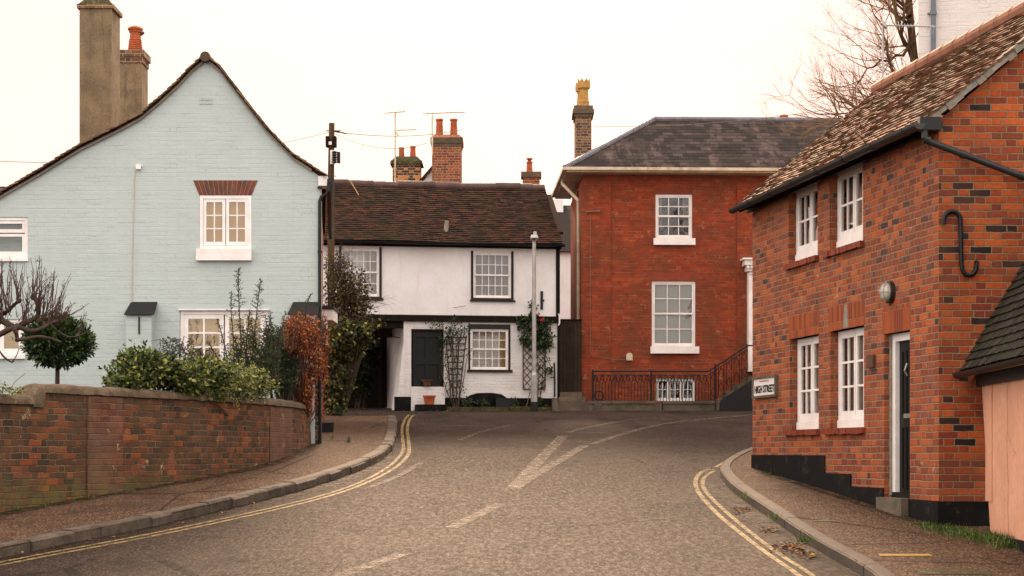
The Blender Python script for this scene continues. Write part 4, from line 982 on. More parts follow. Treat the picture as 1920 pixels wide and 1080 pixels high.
wo_=window(blue,Fb,u0+.004,u1-.004,z0,z1-.004,.03,.06,[(u0+.065,m_-.01,z0+.1,z1-.065,2,4,0),(m_+.01,u1-.065,z0+.1,z1-.065,2,4,.0)],sw=.07,bar=.03,back=[('creamcurt',u0,u1,z0,z1,.16,0)],glass='glass_warmsky')  # cream backing sheet imitates the peach cloud reflection in this window
sill(wo_,Fb,u0-.02,u1+.02,z1,z1+.02,-.02,.03,name='head_drip')
u0,u1,z0,z1=bw_ll
wo_=window(blue,Fb,u0+.004,u1-.004,z0+.06,z1-.004,.03,.05,[(u0+.055,(u0+u1)/2,z0+.11,z1-.055,1,1,0),((u0+u1)/2,u1-.055,z0+.11,z1-.055,1,1,.0)],sw=.05,back=[('creamcurt',u0,u1,z0+.1,z1,.2,0)],glass='glass_warmsky')
sill(wo_,Fb,u0-.02,u1+.02,z0,z0+.058,-.1,.06)
# buttresses with little tiled caps
for (a,b,slit) in ((241,289,True),(545,591,False)):
    mb=MB(); Fb.box(mb,bx(a),bx(b),-.6,bz(592),0,.22); bo=mb.build('buttress',M['blue'],blue)
    mb=MB(); l,r_=bx(a-2),bx(b+6 if slit else b+9); mb.hexa([Fb.P(l,bz(593),.28),Fb.P(r_,bz(593),.28),Fb.P(r_,bz(568),.0),Fb.P(l+.06,bz(568),.0)],[Fb.P(l,bz(591),.28),Fb.P(r_,bz(591),.28),Fb.P(r_,bz(566),.0),Fb.P(l+.06,bz(566),.0)]); mb.build('tiled_cap',M['black'],bo)
    if slit: mb=MB(); Fb.box(mb,bx(264.5),bx(267.5),bz(628),bz(596),.22,.235); mb.build('slit_vent',M['iron'],bo)
mb=MB()
for j in range(2):
    for i in range(4):
        x=bx(375)+i*(bx(400)-bx(375))/4; z=bz(196)+j*.065; Fb.box(mb,x,x+.035,z,z+.045,.0,.012)
        Fb.box(mb,x+.008,x+.027,z+.012,z+.033,.012,.014)
mb.build('air_brick',M['blue'],blue)
mb=MB(); Fb.box(mb,bx(256),bx(265),bz(318),bz(309),0,.06); mb.tube([Fb.P(bx(265),bz(314),.04),Fb.P(bx(269),bz(311),.06)],.008,5); mb.build('junction_box',M['white'],blue)
mb=MB(); mb.tube([Fb.P(bx(254.5),bz(318),.012),Fb.P(bx(252),bz(340),.012),Fb.P(bx(249),bz(460),.012),Fb.P(bx(247),bz(570),.012)],.006,5); mb.build('wall_cable',M['cream'],blue)
# gutter end, downpipe, porch
mb=MB(); q=V((X(615,31.05),31.0,Z(349,31))); 
pts=[V((X(619,Y_),Y_,Z(340,31))) for Y_ in (30.9,33,36,39)]
mb.tube([p+V((0,0,0)) for p in pts],.05,10); smooth_angle(mb.build('gutter',M['gutblack'],blue),40)
mb=MB(); Y_=30.95; mb.tube([V((X(x,Y_),Y_,Z(y,Y_))) for x,y in ((616,343),(616,358),(612,364),(602,370),(599.5,378),(599.5,560),(600,835))],.03,10)
for y in (350,470,610,740): mb.tube([V((X(599.7,Y_),Y_,Z(y,Y_))),V((X(599.7,Y_),Y_,Z(y+4,Y_)))],.04,10)
smooth_angle(mb.build('downpipe',M['gutblack'],blue),40)
po=MB(); Y_=32.6; po.box(X(603,Y_),X(624,Y_),Y_,Y_+.9,Z(600,Y_),Z(580,Y_)); po.box(X(605,Y_),X(613,Y_),Y_+.02,Y_+.12,Z(650,Y_),Z(600,Y_)); pq=po.build('porch',M['white'],blue)
po=MB(); po.box(X(602,Y_),X(626,Y_),Y_-.04,Y_+.94,Z(580,Y_),Z(574,Y_)); po.build('porch_roof',M['black'],pq)
# ================================================================ WHITE TIMBER-FRAMED HOUSE
A0=V((X(625,46.6),46.6,0)); A1=V((X(1047,47.5),47.5,0)); Fw=F((A0.x,A0.y),((A1-A0).x,(A1-A0).y)); UW=(A1-A0).length
wx=lambda px:Fw.uv(px,600)[0]
def wr(x0,y0,x1,y1,w=0):
    a,zt=Fw.uv(x0,y0,w); b,zt2=Fw.uv(x1,y0,w); _,z0=Fw.uv(x0,y1,w); _,z0b=Fw.uv(x1,y1,w); return a,b,(z0+z0b)/2,(zt+zt2)/2
wh=thing('white_house','white roughcast house with black beams, low dark tiled roof and carriage passage','house',(A1.x,A1.y,road_z(47.2)))
ZB0=Fw.uv(900,604)[1]; ZB1=Fw.uv(900,592)[1]; ZT=Fw.uv(850,462)[1]; ULf=wx(575)
w1=wr(640,466,711,556); w2=wr(887,474,958,559); w3=wr(878,608,957,697); dd=wr(771,617,832,725)
mb=MB(); wall(mb,Fw,[(ULf,ZB1),(UW,ZB1),(UW,ZT),(ULf,ZT)],[R4(*w1),R4(*w2)],w=.03,thick=.28,reveal=.09); mb.build('upper_wall',M['plaster'],wh)
up=wx(757)
mb=MB(); wall(mb,Fw,[(up,.8),(UW,.8),(UW,ZB0),(up,ZB0)],[R4(*w3),R4(*dd)],thick=.25,reveal=.10)
# return wall of the passage with a battered foot
mb.face([Fw.P(up,.8,-4.6),Fw.P(up,.8,-.02),Fw.P(up,ZB0,-.02),Fw.P(up,ZB0,-4.6)])
mb.hexa([Fw.P(up-.22,.8,.03),Fw.P(up+.02,.8,.03),Fw.P(up+.02,.8,-1.2),Fw.P(up-.22,.8,-1.2)],[Fw.P(up-.01,ZB0-.6,.01),Fw.P(up+.02,ZB0-.6,.01),Fw.P(up+.02,ZB0-.6,-1.2),Fw.P(up-.01,ZB0-.6,-1.2)])
mb.build('lower_wall',M['white_brick'],wh)
mb=MB() # shell: side, back, passage ceiling & far side
D=4.4
for (a,b,z0,z1) in ((UW,UW,.8,ZT),):
    mb.face([Fw.P(UW,.8,-.02),Fw.P(UW,.8,-D),Fw.P(UW,ZT,-D),Fw.P(UW,ZT,.0)])
mb.face([Fw.P(UW,ZB0,-D),Fw.P(ULf,ZB0,-D),Fw.P(ULf,ZT,-D),Fw.P(UW,ZT,-D)]); mb.face([Fw.P(UW,.8,-D),Fw.P(up,.8,-D),Fw.P(up,ZB0,-D),Fw.P(UW,ZB0,-D)])
mb.face([Fw.P(ULf,ZB0,-D),Fw.P(ULf,ZB0,0),Fw.P(ULf,ZT,0),Fw.P(ULf,ZT,-D)])
mb.build('rear_wall',M['white_brick'],wh)
mb=MB(); PD=5.7
Fw.box(mb,ULf,up,ZB0-.02,ZB0+.02,-PD,-.1)
Fw.box(mb,ULf-.5,up+1.5,.6,ZB0+.3,-PD-.1,-PD)  # back wall added to keep bright sky out of the passage
Fw.box(mb,up-.14,up-.02,.8,ZB0-.03,-PD+.01,-4.6); Fw.box(mb,up-1.2,up-.05,ZB0-.25,ZB0-.022,-2.7,-2.5)
mb.build('passage_timber',M['passage'],wh)
mb=MB(); Fw.box(mb,wx(600),UW+.02,ZB0,ZB1,-.15,.07); Fw.box(mb,UW-.07,UW+.03,ZB1,ZT,.032,.055); Fw.box(mb,UW-.03,UW+.03,.95,ZB0,.002,.03); Fw.box(mb,wx(605),wx(760),ZB0-.16,ZB0-.001,-.3,-.02); mb.build('beam',M['blackwood'],wh)
zp=Fw.uv(900,746)[1]
mb=MB(); Fw.box(mb,wx(832),UW,.8,zp,.002,.03); Fw.box(mb,up-.24,wx(773),.8,Fw.uv(760,744)[1],.0,.06); ext(mb,[(wx(874),zp),(wx(950),zp),(wx(941),zp+.09),(wx(922),zp+.13),(wx(895),zp+.12),(wx(882),zp+.07)],lambda x,y:Fw.P(x,y,.002),lambda x,y:Fw.P(x,y,.034)); mb.build('plinth',M['plinth'],wh)
# windows
def sash_win(par,fr,q,nc,nrs,inset,border,back,glass='glass',fwd=.0,name='window'):
    u0,u1,z0,z1=q; zc=(z0+z1)/2
    o=window(par,fr,u0+.003,u1-.003,z0+.003,z1-.003,inset,.03,[(u0+.034,u1-.034,zc-.01,z1-.034,nc,nrs,0),(u0+.034,u1-.034,z0+.034,zc+.02,nc,nrs,-.022)],sw=.03,bar=.017,back=back,glass=glass,depth=.07,name=name)
    return o
for q,bk in ((w1,[('greycurt',w1[0],w1[1]-.25,w1[2]+.55,w1[3],.35,.0),('lace',w1[1]-.3,w1[1],w1[2],w1[3],.10,.02),('creamcurt',w1[0],w1[1]-.02,w1[2],w1[2]+.6,.2,.012)]),(w2,[('greycurt',w2[0],w2[1],w2[2],w2[3],.10,.022)])):
    o=sash_win(wh,Fw,q,5,2,-.02,0,bk)
    mb=MB(); u0,u1,z0,z1=q; Fw.box(mb,u1,u1+.06,z0-.05,z1+.04,.031,.06); Fw.box(mb,u0-.06,u0,z0-.05,z1+.04,.031,.06); Fw.box(mb,u0-.08,u1+.10,z0-.09,z0-.05,.031,.09); Fw.box(mb,u0,u1,z0-.05,z0,.031,.05); mb.build('black_surround',M['black'],o)
u0,u1,z0,z1=w3
o=sash_win(wh,Fw,(u0+.05,u1-.05,z0+.05,z1-.12),5,2,.02,0,glass='glass_dim',back=[('dark',u0,u1,z0,z1,.9,0),('creamcurt',u1-.24,u1-.06,z0+.05,z1-.1,.12,.02)])
mb=MB(); Fw.box(mb,u0,u0+.05,z0+.05,z1,-.1,.012); Fw.box(mb,u1-.05,u1,z0+.05,z1,-.1,.012); Fw.box(mb,u0+.05,u1-.05,z1-.12,z1,-.1,.012); Fw.box(mb,u0-.03,u1+.05,z0-.01,z0+.05,-.1,.06); mb.build('black_surround',M['black'],o)
# door
u0,u1,z0,z1=dd
mb=MB(); Fw.box(mb,u0,u0+.05,z0,z1,-.1,.0-.01); Fw.box(mb,u1-.05,u1,z0,z1,-.1,-.01); Fw.box(mb,u0+.05,u1-.05,z1-.06,z1,-.1,-.01); mb.build('door_frame',M['blackwood'],wh)
mb=MB(); a,b=u0+.05,u1-.05; Fw.box(mb,a,b,z0+.01,z1-.06,-.12,-.085); m_=(a+b)/2
for s0,s1 in ((a,a+.08),(m_-.045,m_+.045),(b-.08,b)): Fw.box(mb,s0,s1,z0+.01,z1-.06,-.085,-.042)
for t0,t1 in ((z0+.01,z0+.14),(z0+.56,z0+.72),(z1-.2,z1-.06)):
    Fw.box(mb,a+.08,m_-.045,t0,t1,-.085,-.042); Fw.box(mb,m_+.045,b-.08,t0,t1,-.085,-.042)
do=mb.build('door',M['doorblack'],wh)
mb=MB(); mb.tube([Fw.P(m_,z1-.22,-.03),Fw.P(m_,z1-.30,-.03)],.016,6); mb.build('door_knocker',M['iron'],do)
mb=MB(); Fw.box(mb,u0-.01,u1+.02,.9,z0-.005,.003,.07); mb.build('door_step',M['white_brick'],wh)
mb=MB(); q=wr(1012,546,1020,580,.05); Fw.box(mb,q[0]+.02,q[0]+.085,q[2],q[3],.03,.06); Fw.box(mb,q[0]+.085,q[0]+.12,q[2]+.2,q[2]+.25,.03,.055); mb.build('wall_tie',M['iron'],wh)
mb=MB(); p=Fw.P(*Fw.uv(850,577,.05),.05); mb.tube([p,p+V((.32,-.05,.05))],.007,5); mb.build('wall_bracket',M['terracotta'],wh)
mb=MB(); mb.tube([Fw.P(*Fw.uv(1040,x[1],.05),.05)+V((x[0],0,0)) for x in ((-.01,680),(0,700),(0,745))],.022,6); mb.build('iron_stay',M['iron'],wh)
mb=MB(); mb.tube([Fw.P(*Fw.uv(*p,.09),.09) for p in ((1047,588),(1049,592),(1049,606),(1047,610))],.02,6); mb.build('pipe_bracket',M['white'],wh)
# roof
EW=.28; ez=Fw.uv(840,455,EW)[1]; run=2.28; rise=1.73; VL=math.hypot(run,rise); S=(-Fw.n*run+V((0,0,rise))).normalized(); P0=Fw.P(0,ez,EW)
mb=MB(); sg_=lambda u,v:-.05*math.sin(math.pi*min(max(v/VL,0),1))+.02*math.sin(u*1.3)
uL=wx(590); roof_tiles(mb,P0,Fw.u,S,VL,lambda v:uL,lambda v:UW+.06-.02*v,tw=.165,gauge=.10,th=.016,lift=.014,jit=.016,sag=sg_)
rw=mb.build('roof',M['wh_tile'],wh)
mb=MB(); n=Fw.u.cross(S); n=n if n.z>0 else -n
def WP(u,v,h=0): return P0+Fw.u*u+S*v+n*h
slab(mb,[WP(uL,0,-.02),WP(UW+.04,0,-.02),WP(UW+.02,VL*.5,-.12),WP(UW,VL,-.03),WP(uL,VL,-.03),WP(uL,VL*.5,-.12)],n,.05)
q=[WP(uL,VL,-.02),WP(UW,VL,-.02)]; bk=-Fw.n*run-V((0,0,rise)); slab(mb,[q[0],q[1],q[1]+bk,q[0]+bk],V((0,.6,.8)),.05); mb.build('roof_underlay',M['blackwood'],rw)
mb=MB(); k=19; r0,r1=WP(uL,VL,.02),WP(UW-.02,VL,.02)
for i in range(k):
    a=r0.lerp(r1,i/k); b=r0.lerp(r1,(i+1.02)/k); z=V((0,0,.02*math.sin(i*.9)+R.uniform(-.008,.008))); mb.tube([a+z,b+z],[.10,.108],12)
mb.build('ridge_tile',M['darkridge'],rw)
# gable triangle of the right end
mb=MB(); mb.face([Fw.P(UW-.01,ZT-.1,.0),Fw.P(UW-.01,ZT-.1,-D),Fw.P(UW-.01,ez+rise-.1,EW-run)]); mb.build('gable_infill',M['white_brick'],wh)
mb=MB(); Fw.box(mb,ULf,UW+.06,ZT-.03,ZT+.09,.0,.16); Fw.box(mb,ULf,UW+.06,ZT+.10,ez-.01,.0,.24); mb.build('fascia',M['blackwood'],wh)
mb=MB()
def g3(u): return [Fw.P(u,ez-.0+math.sin(math.pi*(1+i/8))*.06,EW+.05+math.cos(math.pi*(1+i/8))*.06) for i in range(9)]
A,B=g3(uL),g3(UW+.1)
for i in range(8): mb.face([A[i],B[i],B[i+1],A[i+1]])
mb.face(A); mb.face(B[::-1]); smooth_angle(mb.build('gutter',M['gutblack'],wh),40)
vp=MB(); c=Fw.uv(836,440,-.3); b=Fw.P(c[0],c[1]-.1,-.25); vp.tube([b,b+V((0,0,.22)),b+V((.02,0,.45))],[.06,.06,.05],8); Fw.box(vp,c[0]-.17,c[0]+.17,c[1]-.13,c[1]-.09,-.4,.0); vp.build('vent_pipe',M['cement'],rw)
mb=MB(); mb.tube([WP(wx(667),VL-.02,.12),WP(wx(680),VL*.72,.14)],.012,5); mb.build('roof_batten',M['buff'],rw)
# wall lantern in the passage
mb=MB(); p=Fw.P(*Fw.uv(707,640,-.9),-.9); mb.lathe(p,[(.03,-.14),(.09,.05),(.11,.06),(.02,.14)],6); mb.tube([p+V((0,0,.12)),p+V((.06,.1,.2)),Fw.P(up,p.z+.1,-1.0)],.012,5); mb.build('wall_lantern',M['iron'],wh)
# ================================================================ HOUSE BEHIND (chimneys above the white roof)
Y0=53; rh=thing('rear_house','house mostly hidden behind the white house, brick chimneys and a white gable above its ridge','house',(-2,Y0,road_z(53)))
Fr=F((X(700,Y0),Y0),(1,.1)); 
mb=MB(); wall(mb,Fr,[(0,1),(5.2,1),(5.2,6.4),(0,6.4)],thick=5); mb.build('wall',M['red_brick'],rh)
mb=MB(); a=[Fr.P(-.2,6.3,.3),Fr.P(5.4,6.3,.3)]; t=[Fr.P(-.2,7.75,-2.5),Fr.P(5.4,7.75,-2.5)]; b=[Fr.P(-.2,6.3,-5.3),Fr.P(5.4,6.3,-5.3)]
slab(mb,[a[0],a[1],t[1],t[0]],V((0,-.4,.9)),.08); slab(mb,[t[0],t[1],b[1],b[0]],V((0,.4,.9)),.08); rr_=mb.build('roof',M['wh_tile'],rh)
Y=54.5
c1=chimney(rr_,X(736,Y),X(788,Y),Y,Y+.75,6.2,Z(305,Y),M['chim_mixed'])
mc=MB(); x0,x1=X(736,Y),X(788,Y); z0=Z(305,Y); mc.hexa([(x0-.07,Y-.07,z0-.04),(x1+.07,Y-.07,z0-.04),(x1+.07,Y+.82,z0-.04),(x0-.07,Y+.82,z0-.04)],[(x0-.05,Y-.05,z0+.06),(x1+.05,Y-.05,z0+.06),(x1+.05,Y+.8,z0+.06),(x0-.05,Y+.8,z0+.06)]); mc.hexa([(x0-.03,Y-.03,z0+.06),(x1+.03,Y-.03,z0+.06),(x1+.03,Y+.78,z0+.06),(x0-.03,Y+.78,z0+.06)],[(x0+.1,Y+.1,z0+.2),(x1-.1,Y+.1,z0+.2),(x1-.1,Y+.6,z0+.2),(x0+.1,Y+.6,z0+.2)]); mc.build('chimney_cap',M['lichen'],c1)
for px,h in ((751.5,.32),(773,.36)): pot(c1,V((X(px,Y),Y+.35,Z(293.5,Y))),[(.09,0),(.075,h-.05),(.088,h-.04),(.088,h),(.06,h+.005)])
Y=53.6
c2=chimney(rr_,X(810,Y),X(865,Y),Y,Y+.8,6.2,Z(270,Y),M['chim_brick'],[(Z(274,Y),Z(269,Y),.02),(Z(269,Y),Z(258,Y),.045)])
mc=MB(); x0,x1=X(810,Y),X(865,Y); z0=Z(258,Y); mc.hexa([(x0-.04,Y-.04,z0),(x1+.04,Y-.04,z0),(x1+.04,Y+.84,z0),(x0-.04,Y+.84,z0)],[(x0+.07,Y+.07,z0+.10),(x1-.07,Y+.07,z0+.10),(x1-.07,Y+.7,z0+.10),(x0+.07,Y+.7,z0+.10)]); mc.build('flaunching',M['chim_brick'],c2)
for px in (823,850): pot(c2,V((X(px,Y),Y+.4,Z(252,Y))),[(.115,0),(.105,.12),(.092,.44),(.11,.46),(.11,.51),(.07,.515)])
Y=56
c3=chimney(rr_,X(980,Y),X(1012,Y),Y,Y+.5,6.2,Z(332,Y),M['chim_brick'],[(Z(332,Y),Z(322,Y),.05)])
pot(c3,V((X(993,Y),Y+.25,Z(322,Y))),[(.10,0),(.08,.28),(.095,.29),(.095,.33),(.06,.34),(.06,.40),(.10,.41),(.10,.44),(.02,.46)])
mb=MB(); Y=54.6; mb.face([(X(786,Y),Y,Z(350,Y)),(X(832,Y),Y,Z(350,Y)),(X(832,Y),Y,Z(303,Y)),(X(820,Y),Y,Z(303,Y))][:4]); mb.face([(X(820,Y),Y+.2,Z(303,Y)),(X(832,Y),Y+.2,Z(303,Y)),(X(832,Y),Y+.2,Z(350,Y)),(X(786,Y),Y+.2,Z(350,Y))]); dg=mb.build('dormer',M['plaster'],rr_)
mb=MB(); Y=54.5
mb.hexa([(X(784,Y),Y,Z(345,Y)),(X(820,Y),Y,Z(305,Y)),(X(820,Y),Y+.6,Z(305,Y)),(X(784,Y),Y+.6,Z(345,Y))],[(X(786,Y),Y,Z(338,Y)),(X(820,Y),Y,Z(299,Y)),(X(820,Y),Y+.6,Z(299,Y)),(X(786,Y),Y+.6,Z(338,Y))]); mb.build('dormer_verge',M['wh_tile'],dg)
for (lab,px,py0,py1,Y,x0,x1,yb) in (('thin TV aerial strapped to the dark mixed-brick chimney',741,338,213,54.3,722,760,212),('thin TV aerial beside the tall red chimney with two pots',810.5,275,218,53.4,793,872,213)):
    ar=thing('tv_aerial',lab,'aerial',at(px,py0,Y)); mb=MB(); mb.tube([at(px,py0+15,Y),at(px,py1,Y)],.022,6); mb.build('mast',M['cream'],ar)
    mb=MB(); mb.tube([at(x0,yb,Y),at(x1,yb-3,Y)],.018,5)
    for i in range(9):
        p=at(x0,yb,Y).lerp(at(x1,yb-3,Y),i/9); mb.tube([p+V((0,-.15,-.02)),p+V((0,.15,.02))],.01,4)
    mb.tube([at(px,py1,Y),at(px+2,yb-1,Y)],.012,5)
    mb.build('boom',M['cream'],ar)
    if px==741: mb=MB(); mb.tube([at(px,244,Y),at(px+40,243,Y)],.018,5); mb.tube([at(px,247,Y),at(px+6,254,Y)],.02,5); mb.build('crossbar',M['cream'],ar)
# ================================================================ DISTANT SLATE HOUSE between
Y=62; dh=thing('distant_house','small slate roofed house seen through the gap beside the red brick house','house',(1,Y,road_z(62)))
mb=MB(); mb.box(-.2,3.4,Y,Y+5,1,Z(470,Y)); mb.build('wall',M['plaster'],dh)
mb=MB(); mb.hexa([(-.3,Y-.2,Z(472,Y)),(3.5,Y-.2,Z(472,Y)),(3.5,Y+5.2,Z(472,Y)),(-.3,Y+5.2,Z(472,Y))],[(-.3,Y+2.4,Z(385,Y+2.4)),(3.5,Y+2.4,Z(385,Y+2.4)),(3.5,Y+2.6,Z(385,Y+2.4)),(-.3,Y+2.6,Z(385,Y+2.4))]); dr_=mb.build('roof',M['slate'],dh)
mb=MB(); Y2=Y+2; mb.box(X(1038,Y2),X(1056,Y2),Y2,Y2+.8,Z(400,Y2),Z(374,Y2)); mb.build('chimney',M['plaster'],dr_)
# ================================================================ RED BRICK GEORGIAN HOUSE
Fd=F((X(1093,48),48),(1,.035)); rx=lambda px:Fd.uv(px,500)[0]
def rr(x0,y0,x1,y1,w=0): 
    a,zt=Fd.uv(x0,y0,w); b=Fd.uv(x1,y0,w)[0]; return a,b,Fd.uv(x0,y1,w)[1],zt
red=thing('red_brick_house','large red brick Georgian house with hipped slate roof and white sash windows','house',(X(1093,48),48,road_z(48)))
DR=4.2; UR=8.4; ze=Fd.uv(1250,328)[1]
v1=rr(1229,364,1298,447); v2=rr(1222,527,1304,650); v3=rr(1230,709,1303,752)
mb=MB(); wall(mb,Fd,[(0,.8),(UR,.8),(UR,ze),(0,ze)],[R4(*q) for q in (v1,v2,v3)],thick=DR,reveal=.10); mb.build('wall',M['red_brick'],red)
for q in ((-.025,rx(1145),-.1,.03),(rx(1382),rx(1460),-.1,.03),(-.05,.001,-.45,.028),(-.04,.001,-DR,-1.6)):
    mb=MB(); Fd.box(mb,q[0],q[1],.9,ze-.2,q[2],q[3]); mb.build('corner_pier',M['red_brick'],red)
mb=MB()
for q,h,e in ((v1,.16,.02),(v2,.23,.20)):
    u0,u1,z0,z1=q; ext(mb,[(u0-.02,z1),(u1+.02,z1),(u1+e,z1+h),(u0-e,z1+h)],lambda x,y:Fd.P(x,y,-.05),lambda x,y:Fd.P(x,y,.004))
mb.build('flat_arch',M['red_rub'],red)
def grid_sash(q,nc,back,glass='glass',split=True,sl=True):
    u0,u1,z0,z1=q; zc=(z0+z1)/2
    o=window(red,Fd,u0+.003,u1-.003,z0+.003,z1-.003,.03,.045,[(u0+.05,u1-.05,zc-.01,z1-.05,nc,2,0),(u0+.05,u1-.05,z0+.05,zc+.015,nc,2,-.02)],sw=.035,bar=.02,back=back,glass=glass,depth=.07)
    return o
o=grid_sash(v1,3,[('greycurt',v1[0],v1[0]+.2,v1[2]+.3,v1[3],.12,.015),('greycurt',v1[1]-.22,v1[1],v1[2]+.3,v1[3],.12,.015),('dark',v1[0],v1[1],v1[2],v1[3],1.2,0)])
s=rr(1225,447,1303,459.5); sill(o,Fd,s[0],s[1],s[2],s[3],-.08,.10)
o=grid_sash(v2,3,[('blind',v2[0],v2[1],v2[2],v2[3],.06,0)])
s=rr(1219,650,1310,663); sill(o,Fd,s[0],s[1],s[2],s[3],-.08,.11)
u0,u1,z0,z1=v3; t=(u1-u0)/3
o=window(red,Fd,u0+.003,u1-.003,z0,z1-.003,.04,.035,[(u0+.03+t*i-(.02 if i else 0),u0+t*(i+1)-.03+(.02 if i<2 else 0),z0+.035,z1-.035,2,2,.0 if i!=1 else -.02) for i in range(3)],sw=.04,bar=.018)
# cornice, gutter, soffit
mb=MB(); ov=.45
def ring(z0,z1,o0,mb):
    Fd.box(mb,-o0,UR+o0,z0,z1,0.0,o0); Fd.box(mb,-o0,0,z0,z1,-DR-o0,-.0)
ring(ze+.0,ze+.035,ov,mb); mb.build('soffit',M['cream'],red)
mb=MB()
Fd.box(mb,-ov-.1,UR,ze+.037,ze+.115,ov-.02,ov+.10); Fd.box(mb,-ov-.1,-ov+.02,ze+.037,ze+.115,-DR-ov,ov-.022); mb.build('gutter',M['cream'],red)
mb=MB(); 
# roof: hipped
ru0,ru1=-ov-.05,UR+ov; rw0,rw1=ov+.05,-DR-ov; half=(rw0-rw1)/2; zr=ze+.075; rh_=half*.66
VLr=math.hypot(half,rh_); cosr=half/VLr
S=(-Fd.n*half+V((0,0,rh_))).normalized(); P0=Fd.P(0,zr,rw0)
mb=MB(); roof_tiles(mb,P0,Fd.u,S,VLr,lambda v:ru0+v*cosr,lambda v:ru1,tw=.26,gauge=.19,th=.007,lift=.004,jit=.004,gap=.004)
S2=(Fd.u*half+V((0,0,rh_))).normalized(); P2=Fd.P(ru0,zr,rw1)
roof_tiles(mb,P2,Fd.n,S2,VLr,lambda v:v*cosr,lambda v:2*half-v*cosr,tw=.26,gauge=.19,th=.007,lift=.004,jit=.004,gap=.004)
rd=mb.build('roof',M['slate'],red)
mb=MB(); A=Fd.P(ru0,zr-.02,rw0);B=Fd.P(ru1,zr-.02,rw0);Cc=Fd.P(ru1,zr-.02,rw1);Dd=Fd.P(ru0,zr-.02,rw1);T0=Fd.P(ru0+half,zr+rh_-.02,rw0-half);T1=Fd.P(ru1,zr+rh_-.02,rw0-half)
mb.face([A,B,T1,T0]);mb.face([Dd,A,T0]);mb.face([Cc,Dd,T0,T1]);mb.face([B,Cc,T1]); mb.face([A,Dd,Cc,B]); mb.build('roof_underlay',M['blackwood'],rd)
mb=MB(); up_=V((0,0,.05)); mb.tube([A+up_,T0+up_],.075,8); mb.tube([T0+up_,T1+up_],.075,8); mb.tube([Dd+up_,T0+up_],.075,8); mb.build('lead_ridge',M['lead'],rd)
mb=MB(); Y=52; x=X(1470,Y); mb.lathe(V((x,Y,8.5)),[(.11,0),(.11,.62),(.09,.64),(.12,.68),(.12,.74),(.09,.76),(.12,.80),(.12,.9),(.05,.92)],10); smooth_angle(mb.build('chimney_pot',M['terracotta'],rd),40)
# chimney
Y=50; x0,x1=X(1079,Y),X(1109,Y)
c4=chimney(rd,x0,x1,Y,Y+.95,6.8,Z(205,Y),M['chim_dark'],[(Z(219,Y),Z(213,Y),.03),(Z(213,Y),Z(205,Y),.07),(Z(205,Y),Z(198,Y),.04)])
def crown_pot(c):
    mb=MB(); mb.lathe(c,[(.19,0),(.15,.06),(.145,.12),(.155,.13),(.155,.15),(.13,.17),(.115,.45),(.125,.46),(.125,.48),(.17,.51),(.175,.62),(.17,.66),(.12,.66)],8)
    for k in range(8):
        a=2*math.pi*k/8; a2=2*math.pi*(k+1)/8; am=(a+a2)/2; r1=.17
        p=[c+V((r1*math.cos(t),r1*math.sin(t),.66)) for t in (a,a2)]; q=c+V((r1*math.cos(am),r1*math.sin(am),.75)); i_=[c+V((r1*.8*math.cos(t),r1*.8*math.sin(t),.66)) for t in (a,a2)]; qi=c+V((r1*.8*math.cos(am),r1*.8*math.sin(am),.75))
        mb.face([p[0],p[1],q]); mb.face([i_[1],i_[0],qi]); mb.face([p[1],i_[1],qi,q]); mb.face([i_[0],p[0],q,qi])
    return mb.build('chimney_pot',M['buff'],c4)
crown_pot(V(((x0+x1)/2+.02,Y+.25,Z(198,Y)))); crown_pot(V(((x0+x1)/2-.02,Y+.72,Z(198,Y))))
# downpipe on the flank
mb=MB(); pw=-.55; pu=-.08
q0=Fd.P(-ov,ze+.05,-1.2); mb.tube([q0,q0+V((0,0,-.12)),Fd.P(pu,Z(375,48.5),pw),Fd.P(pu,Z(388,48.5),pw),Fd.P(pu,1.2,pw)],.045,10); smooth_angle(mb.build('downpipe',M['cream'],red),40)
mb=MB(); q=rr(1174,662,1185.5,676); Fd.box(mb,q[0],q[1],q[2],q[3]-.05,.0,.09); ext(mb,[(q[0],q[3]-.05),(q[1],q[3]-.05),(q[1]-.04,q[3]),(q[0]+.04,q[3])],lambda x,y:Fd.P(x,y,0),lambda x,y:Fd.P(x,y,.09)); mb.build('meter_box',M['cream'],red)
mb=MB(); mb.tube([Fd.P(*Fd.uv(x,y,.05),.05) for x,y in ((1107,400),(1107,660),(1112,668),(1130,671),(1150,674),(1173,674))],.006,5); mb.tube([Fd.P(*Fd.uv(x,y,.08),.08) for x,y in ((1098,397),(1125,396))],.022,6); mb.build('wall_cable',M['cable'],red)
# doorway on the right with white portico, steps
mb=MB(); q=rr(1394,505,1440,697,.25); Fd.box(mb,rx(1400),rx(1414),Z(697,48),Z(510,48),.03,.30); Fd.box(mb,rx(1404)-.02,rx(1416),Z(515,48),Z(530,48)+.5,.30,.34)
Fd.box(mb,rx(1391),rx(1450),Z(499,48),Z(489,48),.03,.48); Fd.box(mb,rx(1396),rx(1450),Z(510,48),Z(499,48),.03,.40); Fd.box(mb,rx(1387),rx(1450),Z(489,48),Z(486,48),.03,.54)
for px in (1397,1404,1411): Fd.box(mb,rx(px)-.03,rx(px)+.04,Z(505,48),Z(500,48),.40,.46)
mb.build('portico',M['white'],red)
st=MB(); zg=road_z(47.2)
for k in range(6):
    x=rx(1331)+k*.26*1.02; Fd.box(st,x,rx(1480),zg-.3+.0,Z(768,47.4)+.08+.185*(k+1),.45 if 0 else .3,1.5)
so_=st.build('entrance_steps',M['stone'],red)
st=MB(); ext(st,[(rx(1330),zg-.2),(rx(1480),zg-.2),(rx(1480),Z(696,47)),(rx(1411),Z(700,47)),(rx(1334),Z(752,47))],lambda x,y:Fd.P(x,y,1.5),lambda x,y:Fd.P(x,y,1.58)); st.build('stair_cheek',M['black'],so_)
